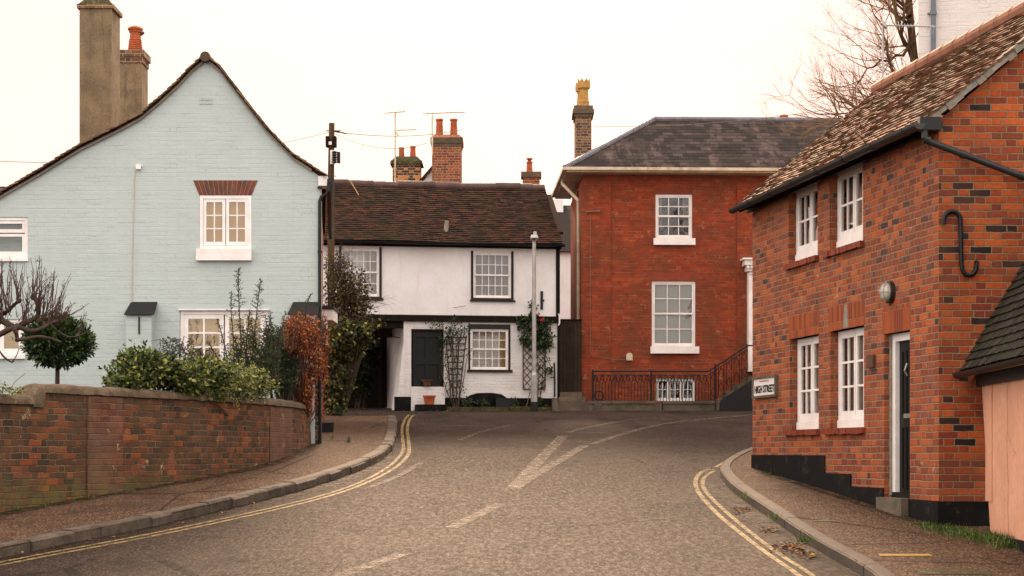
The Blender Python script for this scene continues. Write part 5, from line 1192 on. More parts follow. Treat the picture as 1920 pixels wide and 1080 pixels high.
# ================================================================ low plinth wall, railings, gate, steps
lw=thing('low_stone_kerb_wall','low mossy stone wall carrying the railings in front of the red house','wall',Fd.P(1.6,road_z(46.8),1.1))
mb=MB(); wq=1.02
for a,b in ((1098,1219),(1233,1329)):
    Fd.box(mb,rx(a),rx(b),.8,Fd.uv(1200,757,wq)[1],wq-.12,wq+.12); Fd.box(mb,rx(a),rx(b),Fd.uv(1200,757,wq)[1],Fd.uv(1200,752,wq)[1],wq-.15,wq+.15)
mb.build('stone_course',M['stone'],lw)
mb=MB(); 
for a in (1219,1108): Fd.box(mb,rx(a)-.01,rx(a+12),.8,Fd.uv(1200,755,wq)[1],wq-.16,wq+.17)
mb.build('stone_block',M['kerbstone'],lw)
rl=thing('iron_railing','black wrought iron railing with looped heads standing on the low stone wall','railing',Fd.P(1.6,Z(752,47),1.02))
zr0=Fd.uv(1200,752,wq)[1]; zr1=Fd.uv(1200,696,wq)[1]; zr2=Fd.uv(1200,703,wq)[1]
mb=MB(); ux0,ux1=Fd.uv(1111,700,wq)[0],Fd.uv(1328,700,wq)[0]
Q=lambda u,z:Fd.P(u,z,wq)
mb.tube([Q(ux0,zr1),Q(ux1,zr1)],.022,6); mb.tube([Q(ux0,zr2),Q(ux1,zr2)],.014,6)
sxe=Fd.uv(1401,648,wq)[0]; zse=Fd.uv(1401,648,wq)[1]; dzs=zse-zr1
mb.tube([Q(ux1,zr1),Q(ux1+.18,zr1+.12),Q(sxe,zse),Q(sxe+.4,zse)],.022,6); mb.tube([Q(ux1,zr2),Q(ux1+.18,zr2+.12),Q(sxe,zse-.1)],.014,6)
mb.build('handrail',M['iron'],rl)
mb=MB(); nbar=16; pitch=(ux1-ux0)/nbar/1.0
for k in range(nbar+1):
    pass
mb=MB()
for px in (1111.5,1221,1341):
    u=Fd.uv(px,700,wq)[0]; top=zr1+.03 if px<1330 else zr1+.62*.3
    mb.tube([Q(u,zr0),Q(u,top)],.026,6)
mb.build('railing_post',M['iron'],rl)
mb=MB(); n=18; pit=(ux1-ux0)/n; zs=zr0+(zr2-zr0)*.68
for k in range(n*2+1):
    u=ux0+pit*k/2; mb.tube([Q(u,zr0),Q(u,zs)],.010,5,cap=False)
    if k<n*2:
        if k%2==0: mb.tube([Q(u,zs),Q(u+pit*.25,zs+.10),Q(u+pit*.5,zs+.17)],.009,4,cap=False)
        else: mb.tube([Q(u,zs),Q(u+pit*.25,zs+.10)],.009,4,cap=False); mb.tube([Q(u,zs+.17),Q(u+pit*.25,zs+.10),Q(u+pit*.5,zs)],.009,4,cap=False)
for k in range(n):
    u=ux0+pit*(k+.5); r_=.055
    mb.tube([Q(u+r_*math.cos(t*.7854),zr2-.075+r_*math.sin(t*.7854)) for t in range(9)],.009,4,cap=False)
bo=mb.build('baluster',M['iron'],rl)
mb=MB()
for k in range(5):
    t=(k+.25)/5; u=ux1+.08+(sxe-ux1)*t; zt_=zr1+.06+dzs*t; 
    for s in (-.07,.07): mb.tube([Q(u+s,zt_-.82),Q(u+s,zt_+s*1.0)],.010,4,cap=False)
    for zc in (-.25,-.62):
        mb.tube([Q(u,zt_+zc+.12),Q(u+.06,zt_+zc),Q(u,zt_+zc-.12),Q(u-.06,zt_+zc),Q(u,zt_+zc+.12)],.009,4,cap=False)
mb.build('stair_panel',M['iron'],rl)
bs=MB(); p=Fd.P(*Fd.uv(1123,745,.95),.95); bs.tube([p+V((.11*math.cos(t*.5236),0,.04+.11*math.sin(t*.5236))) for t in range(13)],.016,5); bs.box(p.x-.12,p.x+.12,p.y-.04,p.y+.04,p.z-.12,p.z-.08); bs.box(p.x-.1,p.x+.1,p.y-.02,p.y+.02,p.z-.08,p.z-.05)
tag(bs.build('boot_scraper',M['iron'],base=p-V((0,0,.12))),'black iron ring shaped boot scraper behind the railing, far left end','boot scraper')
gt=thing('plank_gate','tall dark brown vertical plank gate between the white and red houses','gate',at(1070,735,47.6))
Fq=F((X(1048,47.75),47.75),(1,.03)); mb=MB(); ga,gb=0,Fq.uv(1091,600)[0]; zg0,zg1=Fq.uv(1070,736)[1],Fq.uv(1070,602)[1]
x=ga
while x<gb-.02:
    w_=min(.095,gb-x); Fq.box(mb,x,x+w_-.004,zg0,zg1+R.uniform(-.01,.005),-.04,.0+R.uniform(0,.006)); x+=.095
mb.build('plank',M['passage'],gt); mb=MB(); Fq.box(mb,ga+.01,gb-.01,zg0+.01,zg1-.02,-.047,-.041); mb.build('backing_board',M['blackwood'],gt); mb=MB(); Fq.box(mb,ga,gb,zg1,zg1+.05,-.06,.03); Fq.box(mb,ga,gb,zg0+.3,zg0+.42,-.09,-.045); mb.build('gate_rail',M['blackwood'],gt)
stp=thing('stone_steps','worn stone steps with side blocks leading up to the plank gate','steps',at(1075,768,47.0))
mb=MB(); 
for k,(y0,y1,w0,w1,a,b) in enumerate(((765,752,0,.85,1046,1108),(752,744,0,.55,1048,1098),(744,735,0,.30,1050,1091))):
    z1_=Fq.uv(1070,y1,w1)[1]; z0_=.9 if k==0 else Fq.uv(1070,y0,w1)[1]-.05; u0=Fq.uv(a,y1,w1)[0]; u1=Fq.uv(b,y1,w1)[0]; Fq.box(mb,u0,u1,z0_,z1_,w0-.02*k,w1)
mb.build('tread',M['stone'],stp)
mb=MB(); u0=Fq.uv(1036,750,.9)[0]; Fq.box(mb,u0,u0+.13,.9,Fq.uv(1040,748,.9)[1],.5,.98); mb.build('side_block',M['stone'],stp)
# ================================================================ GARDEN WALL
gb_px=[(-330,1035),(-150,992),(0,961),(100,943),(200,926),(300,909),(370,897),(450,881),(500,868),(545,853),(570,841),(580,834),(588,829)]
gbase=smoothline(gl(gb_px,KERB),2)
gd=[0]
for a,b in zip(gbase,gbase[1:]): gd.append(gd[-1]+(b-a).length)
def gpt(s):
    for i in range(len(gbase)-1):
        if s<=gd[i+1]:
            t=(s-gd[i])/max(1e-9,gd[i+1]-gd[i]); p=gbase[i].lerp(gbase[i+1],t); d=(gbase[i+1]-gbase[i]).normalized(); return p,V((d.y,-d.x,0))
    d=(gbase[-1]-gbase[-2]).normalized(); return gbase[-1],V((d.y,-d.x,0))
def s_at_px(px):
    lo,hi=0,gd[-1]
    for _ in range(40):
        m=(lo+hi)/2; p,_n=gpt(m)
        if CX+FPX*p.x/p.y<px: lo=m
        else: hi=m
    return lo
def gtop(px):
    p,_=gpt(s_at_px(px)); return p
S75=s_at_px(78)
gw_=thing('garden_wall','weathered old brick garden wall with rounded mortar coping along the pavement','wall',gpt(s_at_px(300))[0]+V((0,0,road_z(22)+KERB)))
TOPH=.715; TOPL=.575
mb=MB(); n=90
def nrm(s): return gpt(s)[1]
lean=lambda z:-.0
svals=[gd[-1]*i/n for i in range(n+1)]+[S75-.001,S75+.001]; svals.sort()
def prn(s,z,o): p,nn=gpt(s); wv=.012*mnoise.noise(V((s*.9,z*1.2,3)))+.010*mnoise.noise(V((s*2.5,z*3,9))); q=p+nn*(o+wv); return V((q.x,q.y,z))
zb=lambda s:road_z(gpt(s)[0].y)+KERB-.12
ztop=lambda s:TOPL if s<S75 else TOPH
NZ=6
for a,b in zip(svals,svals[1:]):
    za,zb_=zb(a),zb(b); ta,tb=ztop((a+b)/2),ztop((a+b)/2)
    for k in range(NZ):
        z0a,z1a=za+(ta-za)*k/NZ,za+(ta-za)*(k+1)/NZ; z0b,z1b=zb_+(tb-zb_)*k/NZ,zb_+(tb-zb_)*(k+1)/NZ
        mb.face([prn(a,z0a,0),prn(b,z0b,0),prn(b,z1b,0),prn(a,z1a,0)],uv=[(a,z0a),(b,z0b),(b,z1b),(a,z1a)])
    mb.face([prn(b,zb_,-.24),prn(a,za,-.24),prn(a,ta,-.24),prn(b,tb,-.24)],uv=[(b,zb_),(a,za),(a,ta),(b,tb)])
    mb.face([prn(a,ta,0),prn(b,tb,0),prn(b,tb,-.24),prn(a,ta,-.24)])
a=gd[-1]; mb.face([prn(a,zb(a),0),prn(a,zb(a),-.24),prn(a,TOPH,-.24),prn(a,TOPH,0)]); mb.face([prn(S75,TOPL,0),prn(S75,TOPH,0),prn(S75,TOPH,-.24),prn(S75,TOPL,-.24)])
wo=mb.build('brickwork',M['garden_brick'],gw_,smooth=True); smooth_angle(wo,50)
mb=MB(); s0,s1=s_at_px(163),s_at_px(228); k=6
for i in range(k):
    a,b=s0+(s1-s0)*i/k,s0+(s1-s0)*(i+1)/k
    for j in range(NZ):
        z=lambda s,t:zb(s)+(TOPH-.04-zb(s))*t
        mb.face([prn(a,z(a,j/NZ),.02),prn(b,z(b,j/NZ),.02),prn(b,z(b,(j+1)/NZ),.02),prn(a,z(a,(j+1)/NZ),.02)],uv=[(a,z(a,j/NZ)),(b,z(b,j/NZ)),(b,z(b,(j+1)/NZ)),(a,z(a,(j+1)/NZ))])
for s,f in ((s0,1),(s1,-1)):
    q=[prn(s,zb(s),0),prn(s,zb(s),.02),prn(s,TOPH-.04,.02),prn(s,TOPH-.04,0)]; mb.face(q if f>0 else q[::-1])
mb.build('repaired_panel',M['patch_brick'],gw_)
mb=MB(); s0,s1=s_at_px(505),s_at_px(546); k=4
for i in range(k):
    a,b=s0+(s1-s0)*i/k,s0+(s1-s0)*(i+1)/k; z=lambda s,t:zb(s)+(TOPH-.05-zb(s))*t
    mb.face([prn(a,z(a,0),.015),prn(b,z(b,0),.015),prn(b,z(b,1),.015),prn(a,z(a,1),.015)],uv=[(a,z(a,0)),(b,z(b,0)),(b,z(b,1)),(a,z(a,1))])
for s,f in ((s0,1),(s1,-1)):
    q=[prn(s,zb(s),0),prn(s,zb(s),.015),prn(s,TOPH-.05,.015),prn(s,TOPH-.05,0)]; mb.face(q if f>0 else q[::-1])
mb.build('brick_pier',M['patch_brick'],gw_)
mb=MB()
cr=[(.035,-.02),(.03,.03),(.0,.065),(-.06,.085),(-.12,.09),(-.18,.085),(-.24,.06),(-.27,.02),(-.27,-.02)]
sv=[gd[-1]*i/140 for i in range(141)]
def crs(s,dz,o): 
    z=ztop(s); 
    return [prn(s,z+h+dz+.012*mnoise.noise(V((s*4,h*8,1))),w+.012*mnoise.noise(V((s*5,w*8,4)))+o) for w,h in cr]
for a,b in zip(sv,sv[1:]):
    if (a<S75)!=(b<S75): continue
    A,B=crs(a,0,0),crs(b,0,0)
    for i in range(len(cr)-1): mb.face([A[i],B[i],B[i+1],A[i+1]])
# rounded start of the taller length and ends
k=[s for s in sv if s>=S75][0]
prev=None
for i in range(7):
    t=i/6; s=k-.22*(1-t); h=math.sqrt(max(0,1-(1-t)**2)); A=[prn(max(s,0),TOPL-.02+(TOPH-TOPL+.02+hh)*h,w) for w,hh in cr]
    if prev: 
        for j in range(len(cr)-1): mb.face([prev[j],A[j],A[j+1],prev[j+1]])
        mb.face([prn(max(s-.037,0),TOPL-.05,.03),prn(max(s,0),TOPL-.05,.03),A[0],prev[0]])
    else: mb.face(A)
    prev=A
B=crs(gd[-1],0,0); mb.face(B)
k2=[s for s in sv if s<S75][-1]; mb.face(crs(k2,0,0))
co_=mb.build('coping',M['coping'],gw_,smooth=True)
# soil behind the wall
mb=MB()
for a,b in zip(svals,svals[1:]):
    p,q=prn(a,.35,-.25),prn(b,.35,-.25); mb.face([p,q,V((q.x-6,q.y+2,.35)),V((p.x-6,p.y+4,.35))])
tag(mb.build('garden_soil',M['soil']),kind='structure')
print('WALLY',[(px,round(gpt(s_at_px(px))[0].y,2)) for px in (0,100,200,300,400,430,500,560,580)])
def wallY(px): return gpt(s_at_px(px))[0].y
# ================================================================ PLANTS
def plant(name,label,cat,loc): return thing(name,label,cat,loc)
# pollarded fruit tree
Yp=24.6
def cr2(cx,cy,dy=0): return at(cx/4.154,460+cy/4.154,Yp+dy)
pt_=plant('pollarded_tree','gnarled bare pollarded fruit tree with upright reddish shoots over the garden wall','tree',V((X(-110,Yp),Yp,.35)))
mb=MB(); mb.tube([V((X(-110,Yp),Yp,.2)),V((X(-105,Yp),Yp,.7)),cr2(-330,880),cr2(-180,760),cr2(-60,640)],[.15,.13,.12,.11,.09],9)
limbs=[([(-120,660),(0,580),(60,612),(120,640),(200,600),(290,565),(304,510),(290,440),(262,402)],.044,.028,0),
([(-120,730),(0,695),(50,665),(90,650),(150,636),(220,668),(310,660),(390,610),(455,590)],.044,.022,-.15),
([(110,650),(128,690),(135,738),(200,730),(300,706),(400,725),(475,752)],.030,.015,-.3),
([(-80,600),(0,540),(60,520),(100,470),(150,432)],.038,.018,.15),
([(-60,560),(-20,470),(10,420)],.03,.016,.1),
([(400,620),(430,650),(520,715),(600,712),(670,680)],.014,.006,-.2),([(-30,780),(0,832),(40,880),(95,915),(110,900)],.016,.006,-.2),([(90,915),(130,860),(150,800)],.009,.004,-.2)]
for P,r0,r1,dy in limbs:
    pts=smoothline([(p[0],p[1]) for p in P],2); pts=[cr2(p.x,p.y,dy+.1*mnoise.noise(V((p.x*.01,p.y*.01,dy)))) for p in pts]; n=len(pts)
    mb.tube(pts,[(r0+(r1-r0)*i/(n-1))*(1+.35*mnoise.noise(V((i*.9,r0*90,2)))) for i in range(n)],8)
for cx,cy,r in ((262,402,.045),(300,440,.042),(150,432,.034),(305,590,.04),(120,645,.05),(455,590,.028),(380,612,.03),(0,570,.055),(290,500,.036),(60,610,.045),(220,668,.036),(135,735,.034)):
    c=cr2(cx,cy); mb.lathe(c-V((0,0,r)),[(r*.3,0),(r*.9,r*.5),(r,r),(r*.8,r*1.6),(r*.3,r*2)],7)
mb.build('trunk',M['pollard'],pt_,smooth=True)
mb=MB()
def shoot(cx,cy,tx,ty,r=.008,dy=0):
    a,b=cr2(cx,cy,dy),cr2(tx,ty,dy+R.uniform(-.15,.15)); n=7; pts=[]
    side=R.uniform(-.03,.03); L=(b-a).length
    for i in range(n+1):
        t=i/n; p=a.lerp(b,t); pts.append(p+V((math.sin(t*3.1)*side+R.uniform(-.008,.008),0,R.uniform(-.005,.005))))
    mb.tube(pts,[r*(1-.65*i/n) for i in range(n+1)],5,cap=False)
    for _ in range(int(L*5)):
        i=R.randint(1,n-1); p=pts[i]; s=R.choice((-1,1)); q=p+V((s*R.uniform(.01,.04),R.uniform(-.03,.03),R.uniform(.02,.05))); mb.tube([p,q],[r*.6,r*.35],4,cap=False)
heads=[(262,402,8,(205,440),(55,250)),(300,440,9,(270,460),(50,300)),(150,432,9,(60,200),(70,230)),(60,500,7,(0,110),(60,260)),(0,520,8,(-60,70),(70,240)),(-60,560,6,(-120,0),(90,260)),(330,580,8,(330,450),(160,420)),(400,600,8,(380,560),(160,460)),(455,588,8,(430,580),(245,520)),(200,600,6,(150,260),(210,420)),(505,560,5,(520,705),(395,560)),(620,690,2,(640,700),(490,520))]
for cx,cy,n,(x0,x1),(y0,y1) in heads:
    for i in range(int(n*1.5)):
        tx=R.uniform(x0,x1); shoot(cx+R.uniform(-25,25),cy+R.uniform(-10,15),tx,R.uniform(y0,y1),R.uniform(.0045,.0085),R.uniform(-.15,.2))
for _ in range(70):
    cx=R.uniform(-60,520); cy=R.uniform(480,660); shoot(cx,cy,cx+R.uniform(-60,80),cy-R.uniform(40,150),.005,R.uniform(-.2,.2))
mb.build('crown',M['shoot'],pt_)
# clipped bay ball
Yb=26.2; tp=plant('bay_topiary','clipped dark green bay tree with a rounded head on one straight stem','tree',V((X(107,Yb),Yb,.35)))
mb=MB(); mb.tube([V((X(107,Yb),Yb,.2)),at(107.5,715,Yb),at(108,680,Yb),at(108,650,Yb)],[.035,.032,.03,.028],8)
for _ in range(30):
    d=V((R.gauss(0,1),R.gauss(0,1),R.gauss(0,.6)+.3)).normalized(); mb.tube([at(108,660,Yb),at(108,645,Yb)+d*R.uniform(.15,.36)],[.012,.004],4,cap=False)
mb.build('trunk',M['bark'],tp,smooth=True)
mb=MB(); c=at(110,642,Yb); leaves(mb,[(c.x,c.y,c.z,.47,.45,.33)],5200,.085,.036,shell=.6,up=.35,out=.9,sprig=10); leaves(mb,[(c.x-.08,c.y-.05,c.z+.14,.30,.3,.24)],900,.08,.032,shell=.6); 
mb.build('crown',M['bay'],tp)
mb=MB()
# sparse climber stems on the low wall top at the far left
wl=plant('wall_creeper','small pale flowering creeper on the low left end of the garden wall','plant',at(18,733,20.9))
p0=at(20,736,20.9)
for (a,b) in (((15,736),(47,700)),((20,738),(60,722)),((5,738),(-10,720)),((30,738),(52,728))): mb.tube([at(*a,20.9),at((a[0]+b[0])/2-3,(a[1]+b[1])/2-2,20.9),at(*b,20.9)],.004,4,cap=False)
mb.build('stem',M['palebark'],wl); mb=MB(); c=at(20,733,20.9); leaves(mb,[(c.x,c.y,c.z,.17,.1,.05),(c.x+.13,c.y,c.z+.0,.05,.05,.05),(c.x-.1,c.y,c.z+.05,.06,.05,.06)],240,.035,.02,shell=.1); mb.build('foliage',M['varieg'],wl)
# variegated ivy spilling over the wall
def B(px,py,dy,rx,ry,rz,Yr=None):
    Y=(wallY(px) if Yr is None else Yr)+dy; k=Y/FPX; c=at(px,py,Y); return (c.x,c.y,c.z,rx*k,ry,rz*k)
def stems(mb,base,blobs,r=.012,n=3):
    for b in blobs:
        for _ in range(n):
            q=V((b[0]+R.uniform(-.5,.5)*b[3],b[1]+R.uniform(-.5,.5)*b[4],b[2]+R.uniform(-.4,.6)*b[5])); p=base+V((R.uniform(-.15,.15),R.uniform(-.1,.1),0)); m=p.lerp(q,.55)+V((R.uniform(-.1,.1),R.uniform(-.1,.1),R.uniform(0,.15)))
            mb.tube([p,m,q],[r,r*.7,r*.3],5,cap=False)
iv=plant('ivy_bush','dark green ivy bush sitting on the garden wall beside the tiled pier','shrub',V((X(300,24.6),24.6,.35)))
bl=[B(262,690,.45,52,.35,38),B(380,700,.4,45,.35,30),B(225,716,.4,30,.3,16),B(300,695,.4,50,.35,30),B(330,712,.25,42,.3,26),B(235,718,.35,34,.25,16),B(365,712,.2,35,.3,26),B(352,730,.05,30,.16,14)]
mb=MB(); stems(mb,V((X(300,24.6),24.6,.3)),bl,.015,5); mb.build('stem',M['twig'],iv)
mb=MB(); leaves(mb,bl,5600,.07,.05,shell=.2,up=.1,sprig=14); mb.build('foliage',M['ivy'],iv)
vv=plant('variegated_euonymus','cream and green variegated shrub trailing down over the garden wall','shrub',V((X(430,26.4),26.4,.35)))
bl=[B(400,702,.25,60,.35,26),B(470,712,.3,40,.35,26),B(400,725,.1,50,.2,18),B(440,716,.15,42,.3,20),B(478,726,.12,30,.25,16),B(400,735,.02,24,.13,12),B(450,738,.0,40,.13,9),B(388,746,-.10,8,.06,14),B(425,700,.35,50,.3,20),B(440,750,-.08,14,.06,9),B(370,742,-.06,9,.06,8),B(470,748,-.06,12,.06,7),B(410,745,-.1,16,.07,10),B(492,735,.05,14,.12,9),B(398,752,-.08,5,.05,12)]
mb=MB(); stems(mb,V((X(430,26.4),26.4,.3)),bl,.012,5); mb.build('stem',M['twig'],vv)
mb=MB(); leaves(mb,bl,7600,.05,.032,shell=.15,up=.05,droop=.2,sprig=16); mb.build('foliage',M['varieg'],vv)
# smoky thin shrub
ps=plant('smoky_shrub','thin grey purple leaved shrub with arching stems above the ivy','shrub',V((X(320,25.6),25.6,.35)))
bl=[B(330,655,0,36,.3,22,25.6),B(300,672,0,40,.3,16,25.6),B(355,668,0,24,.25,20,25.6),B(255,676,0,16,.2,8,25.6),B(318,640,0,22,.2,6,25.6)]
mb=MB(); 
for a in (((320,720),(300,660),(265,652),(245,668)),((322,720),(318,650),(300,636),(282,640)),((325,720),(340,650),(345,630),(360,640)),((330,720),(360,665),(380,650)),((315,720),(280,690),(240,668),(228,664))): mb.tube([at(x,y,25.6+R.uniform(-.1,.1)) for x,y in a],[.010,.007,.005,.003][:len(a)],5,cap=False)
mb.build('stem',M['twig'],ps)
mb=MB(); leaves(mb,bl,1300,.05,.02,shell=.05,up=.0,out=.3); mb.build('foliage',M['purple'],ps)
# upright spiky shrub
sh=plant('spiky_cotoneaster','loose dark green shrub with tall feathery upright shoots before the lower window','shrub',V((X(450,27.4),27.4,.35)))
ms=MB(); ml=MB(); Ys=27.4
def spike(pts,w0,w1,n=46,lf=.03,Yv=None):
    Yv=Ys if Yv is None else Yv
    pts=[at(x,y,Yv+R.uniform(-.05,.05)) for x,y in pts]; k=len(pts)
    ms.tube(pts,[.009*(1-.75*i/(k-1))+.002 for i in range(k)],5,cap=False)
    for i in range(n):
        t=i/n; f=t*(k-1); j=min(int(f),k-2); p=pts[j].lerp(pts[j+1],f-j); L=(w0+(w1-w0)*t)*R.uniform(.6,1.2)
        a=R.uniform(0,6.283); d=V((math.cos(a),math.sin(a)*.8,R.uniform(.1,.55))).normalized(); q=p+d*L
        ms.tube([p,q],[.0035,.0015],4,cap=False)
        m=max(3,int(L/.018))
        for s in range(m):
            c=p.lerp(q,(s+.6)/m); ml.leaf(c,V((R.gauss(0,1),R.gauss(0,1),R.gauss(0,1)+.5)),V((R.gauss(0,1),R.gauss(0,1),1)),lf*R.uniform(.7,1.2),lf*.5)
spike([(452,720),(452,640),(448,570),(447,530),(447,503)],.20,.035,90); spike([(470,720),(476,640),(482,580),(486,545),(489,522)],.20,.03,80)
spike([(440,720),(438,640),(433,580),(434,548)],.16,.03,60); spike([(428,720),(424,660),(414,620),(407,598)],.14,.02,50); spike([(462,720),(462,640),(466,605),(468,580)],.18,.05,60); spike([(495,720),(500,640),(498,590)],.2,.05,60); spike([(440,720),(420,690),(400,660),(390,640)],.14,.03,45); spike([(480,720),(460,660),(455,610)],.2,.06,60); spike([(512,720),(518,650),(530,610)],.2,.05,60); spike([(545,660),(560,600),(575,568),(584,551)],.10,.02,40); spike([(500,700),(480,650),(470,600)],.2,.06,60)
spike([(420,725),(385,680),(372,655)],.14,.03,40); spike([(500,725),(510,665),(508,600)],.22,.05,60)
SHSTEM=1
spike([(475,722),(478,660),(472,620)],.22,.06,70); spike([(450,722),(446,670),(440,630)],.2,.06,60); spike([(490,722),(500,640),(508,585)],.22,.05,70); spike([(520,720),(525,640),(535,585)],.18,.04,60)
leaves(ml,[B(470,660,0,26,.25,40,27.4),B(440,672,0,22,.25,28,27.4),B(465,690,0,38,.3,26,27.4),B(430,705,0,30,.3,18,27.4),B(495,680,0,24,.3,34,27.4)],3400,.035,.018,shell=.1)
ms.build('stem',M['twig'],sh); ml.build('foliage',M['conifer'],sh)
ol=plant('dense_green_shrub','dense dull green rounded shrub between the spiky shoots and the rust hedge','shrub',V((X(528,28.9),28.9,.35)))
bl=[B(520,660,0,32,.4,36,28.9),B(515,695,0,36,.4,36,28.9),B(538,695,-.1,24,.35,42,28.9),B(525,722,-.15,24,.25,20,28.9),B(512,632,.1,20,.3,22,28.9)]
mb=MB(); stems(mb,V((X(528,28.9),28.9,.3)),bl,.02,4); mb.build('stem',M['twig'],ol)
mb=MB(); leaves(mb,bl,6800,.045,.026,shell=.3,up=.2,sprig=14); mb.build('foliage',M['olive'],ol)
ru_=plant('rust_hedge','rust brown autumn hedge drooping over the end of the garden wall','shrub',V((X(585,30.4),30.4,.35)))
bl=[B(565,628,.25,36,.3,40),B(598,628,.1,18,.25,40),B(575,680,.1,30,.25,44),B(570,735,-.02,18,.2,30),B(592,720,.0,14,.2,44),B(575,765,-.1,10,.12,16),B(552,612,-.6,24,.2,16),B(555,640,-.3,22,.2,22),B(585,748,-.08,12,.12,26),B(592,772,-.12,14,.12,22),B(572,745,-.12,14,.12,26),B(600,680,.0,13,.2,50)]
mb=MB(); stems(mb,V((X(556,30.3),30.3,.3)),bl,.012,10)
for _ in range(110):
    p=at(R.uniform(540,612),R.uniform(600,660),30.3+R.uniform(-.2,.2)); mb.tube([p,p+V((R.uniform(-.12,.12),R.uniform(-.1,.1),R.uniform(.15,.38)))],[.004,.0015],4,cap=False)
mb.build('stem',M['shoot'],ru_)
mb=MB(); leaves(mb,bl,12500,.055,.027,shell=.25,up=-.1,droop=.25,sprig=16); mb.build('foliage',M['rust'],ru_)
# big climbers by the passage
Yc=42.5
bc=plant('brown_climber','tall half bare brown climber covering the left corner of the white house','climber',V((X(655,Yc),Yc,road_z(Yc))))
def blk(lst,Yv): return [B(x,y,dy,rx,ry,rz,Yv) for x,y,dy,rx,ry,rz in lst]
bl=blk([(628,500,0,20,.5,34),(640,545,0,34,.6,40),(655,570,0,38,.6,34),(668,545,0,22,.4,36),(625,600,0,22,.5,50),(678,575,0,14,.4,20),(645,510,0,18,.4,24)],Yc)
mb=MB(); 
for _ in range(46):
    b=R.choice(bl); q=V((b[0]+R.uniform(-1,1)*b[3],b[1]+R.uniform(-.8,.8)*b[4],b[2]+R.uniform(-.6,.9)*b[5])); p=V((X(R.uniform(620,655),Yc),Yc+R.uniform(-.2,.2),R.uniform(.9,2.2))); m=p.lerp(q,.6)+V((R.uniform(-.15,.15),0,.25)); mb.tube([p,m,q,q+V((R.uniform(0,.35),0,R.uniform(-.25,.1)))],[.02,.014,.008,.003],4,cap=False)
twb=MB()
for _ in range(26):
    b=R.choice(bl); twigs(mb,(b[0],b[1],b[2]),(R.uniform(-.4,1),R.uniform(-.5,.2),R.uniform(-.2,.8)),.45,.008,2,.5,(2,3),.0,3,.7,4)
mb.build('stem',M['twig'],bc)
mb=MB(); leaves(mb,bl,3000,.09,.05,shell=.05,up=-.1,droop=.3,sprig=5)
for (x,y) in ((692,552),(690,590),(676,510),(684,530),(688,575),(694,585),(681,560)): 
    c=at(x,y,Yc); leaves(mb,[(c.x,c.y,c.z,.14,.14,.12)],12,.10,.07,shell=.0,droop=.4)
mb.build('foliage',M['brownclimb'],bc)
yc=plant('yellowing_climber','broad climber with yellowing leaves hanging at the mouth of the carriage passage','climber',V((X(640,42),42,road_z(42))))
bl=blk([(635,630,0,32,.6,34),(660,625,0,36,.6,26),(628,690,0,24,.5,46),(640,720,0,16,.4,40),(622,750,0,16,.4,26),(690,612,0,14,.4,10),(660,655,.1,22,.5,24)],42)
mb=MB(); stems(mb,V((X(630,42),42.1,road_z(42))),bl,.022,7)
for (a,b) in (((650,600),(716,604)),((655,620),(700,640)),((660,590),(705,618))): mb.tube([at(*a,42),at((a[0]+b[0])/2,(a[1]+b[1])/2-8,42),at(*b,42)],[.012,.008,.003],4,cap=False)
mb.build('stem',M['twig'],yc)
mb=MB(); leaves(mb,bl,3400,.11,.075,shell=.15,up=-.2,droop=.35,sprig=4)
for (x,y) in ((716,605),(704,609),(692,616),(700,640),(680,648),(655,690),(662,720)): 
    c=at(x,y,42); leaves(mb,[(c.x,c.y,c.z,.12,.12,.10)],8,.11,.08,shell=.0,droop=.4)
mb.build('foliage',M['climb'],yc)
# dark evergreen inside the passage
dk=plant('passage_evergreen','dark evergreen bush in the deep shade inside the carriage passage','shrub',V((X(675,50.5),50.8,1.2)))
bl=blk([(672,690,0,32,.8,48),(660,720,0,40,.8,30),(690,670,0,24,.6,30)],50.8); mb=MB(); stems(mb,V((X(675,50.8),50.8,1.2)),bl,.03,6); mb.build('stem',M['twig'],dk); mb=MB(); leaves(mb,bl,2200,.13,.07,shell=.2); mb.build('foliage',M['olive'],dk)
# fan trellis and rose
def on(px,py,w): return Fw.P(*Fw.uv(px,py,w),w)
ft=thing('fan_trellis','brown wooden fan shaped trellis against the white wall beside the charcoal door','trellis',on(853,760,.08))
mb=MB()
def bar(a,b,wd=.035,th=.02,w=.08):
    p,q=on(*a,w),on(*b,w); d=(q-p).normalized(); s=d.cross(Fw.n).normalized()*wd/2; n=Fw.n*th/2
    mb.hexa([p-s+n,p+s+n,p+s-n,p-s-n],[q-s+n,q+s+n,q+s-n,q-s-n])
for a,b in (((846,752),(836,632)),((850,752),(848,632)),((855,752),(861,632)),((860,752),(874,632))): bar(a,b,.03,.018,.07)
for i in range(9):
    y=633+i*11.6; t=(y-632)/120; x0=835.5+t*10.5; x1=874.5-t*14; bar((x0-1,y),(x1+1,y),.034,.018,.09)
mb.build('slat',M['trellis'],ft)
dt=thing('diamond_trellis','narrow diamond lattice trellis on the white wall behind the lamp post','trellis',on(1001,735,.05))
mb=MB(); x0,x1,y0,y1=981,1022,625,730
for a,b in (((x0,y0),(x0,y1)),((x1,y0),(x1,y1)),((x0,y0),(x1,y0)),((x0,y1),(x1,y1))): bar(a,b,.03,.02,.05)
hgt=(x1-x0)
st_=14
y=y0-hgt
def clipseg(a,b):
    (ax,ay),(bx_,by)=a,b
    t0,t1=0,1; dy=by-ay
    for lim,sg in ((y0,1),(y1,-1)):
        fa=sg*(ay-lim); fb=sg*(by-lim)
        if fa<0 and fb<0: return None
        if fa<0: t0=max(t0,fa/(fa-fb))
        elif fb<0: t1=min(t1,fa/(fa-fb))
    if t1-t0<.05: return None
    return (ax+(bx_-ax)*t0,ay+dy*t0),(ax+(bx_-ax)*t1,ay+dy*t1)
i=0
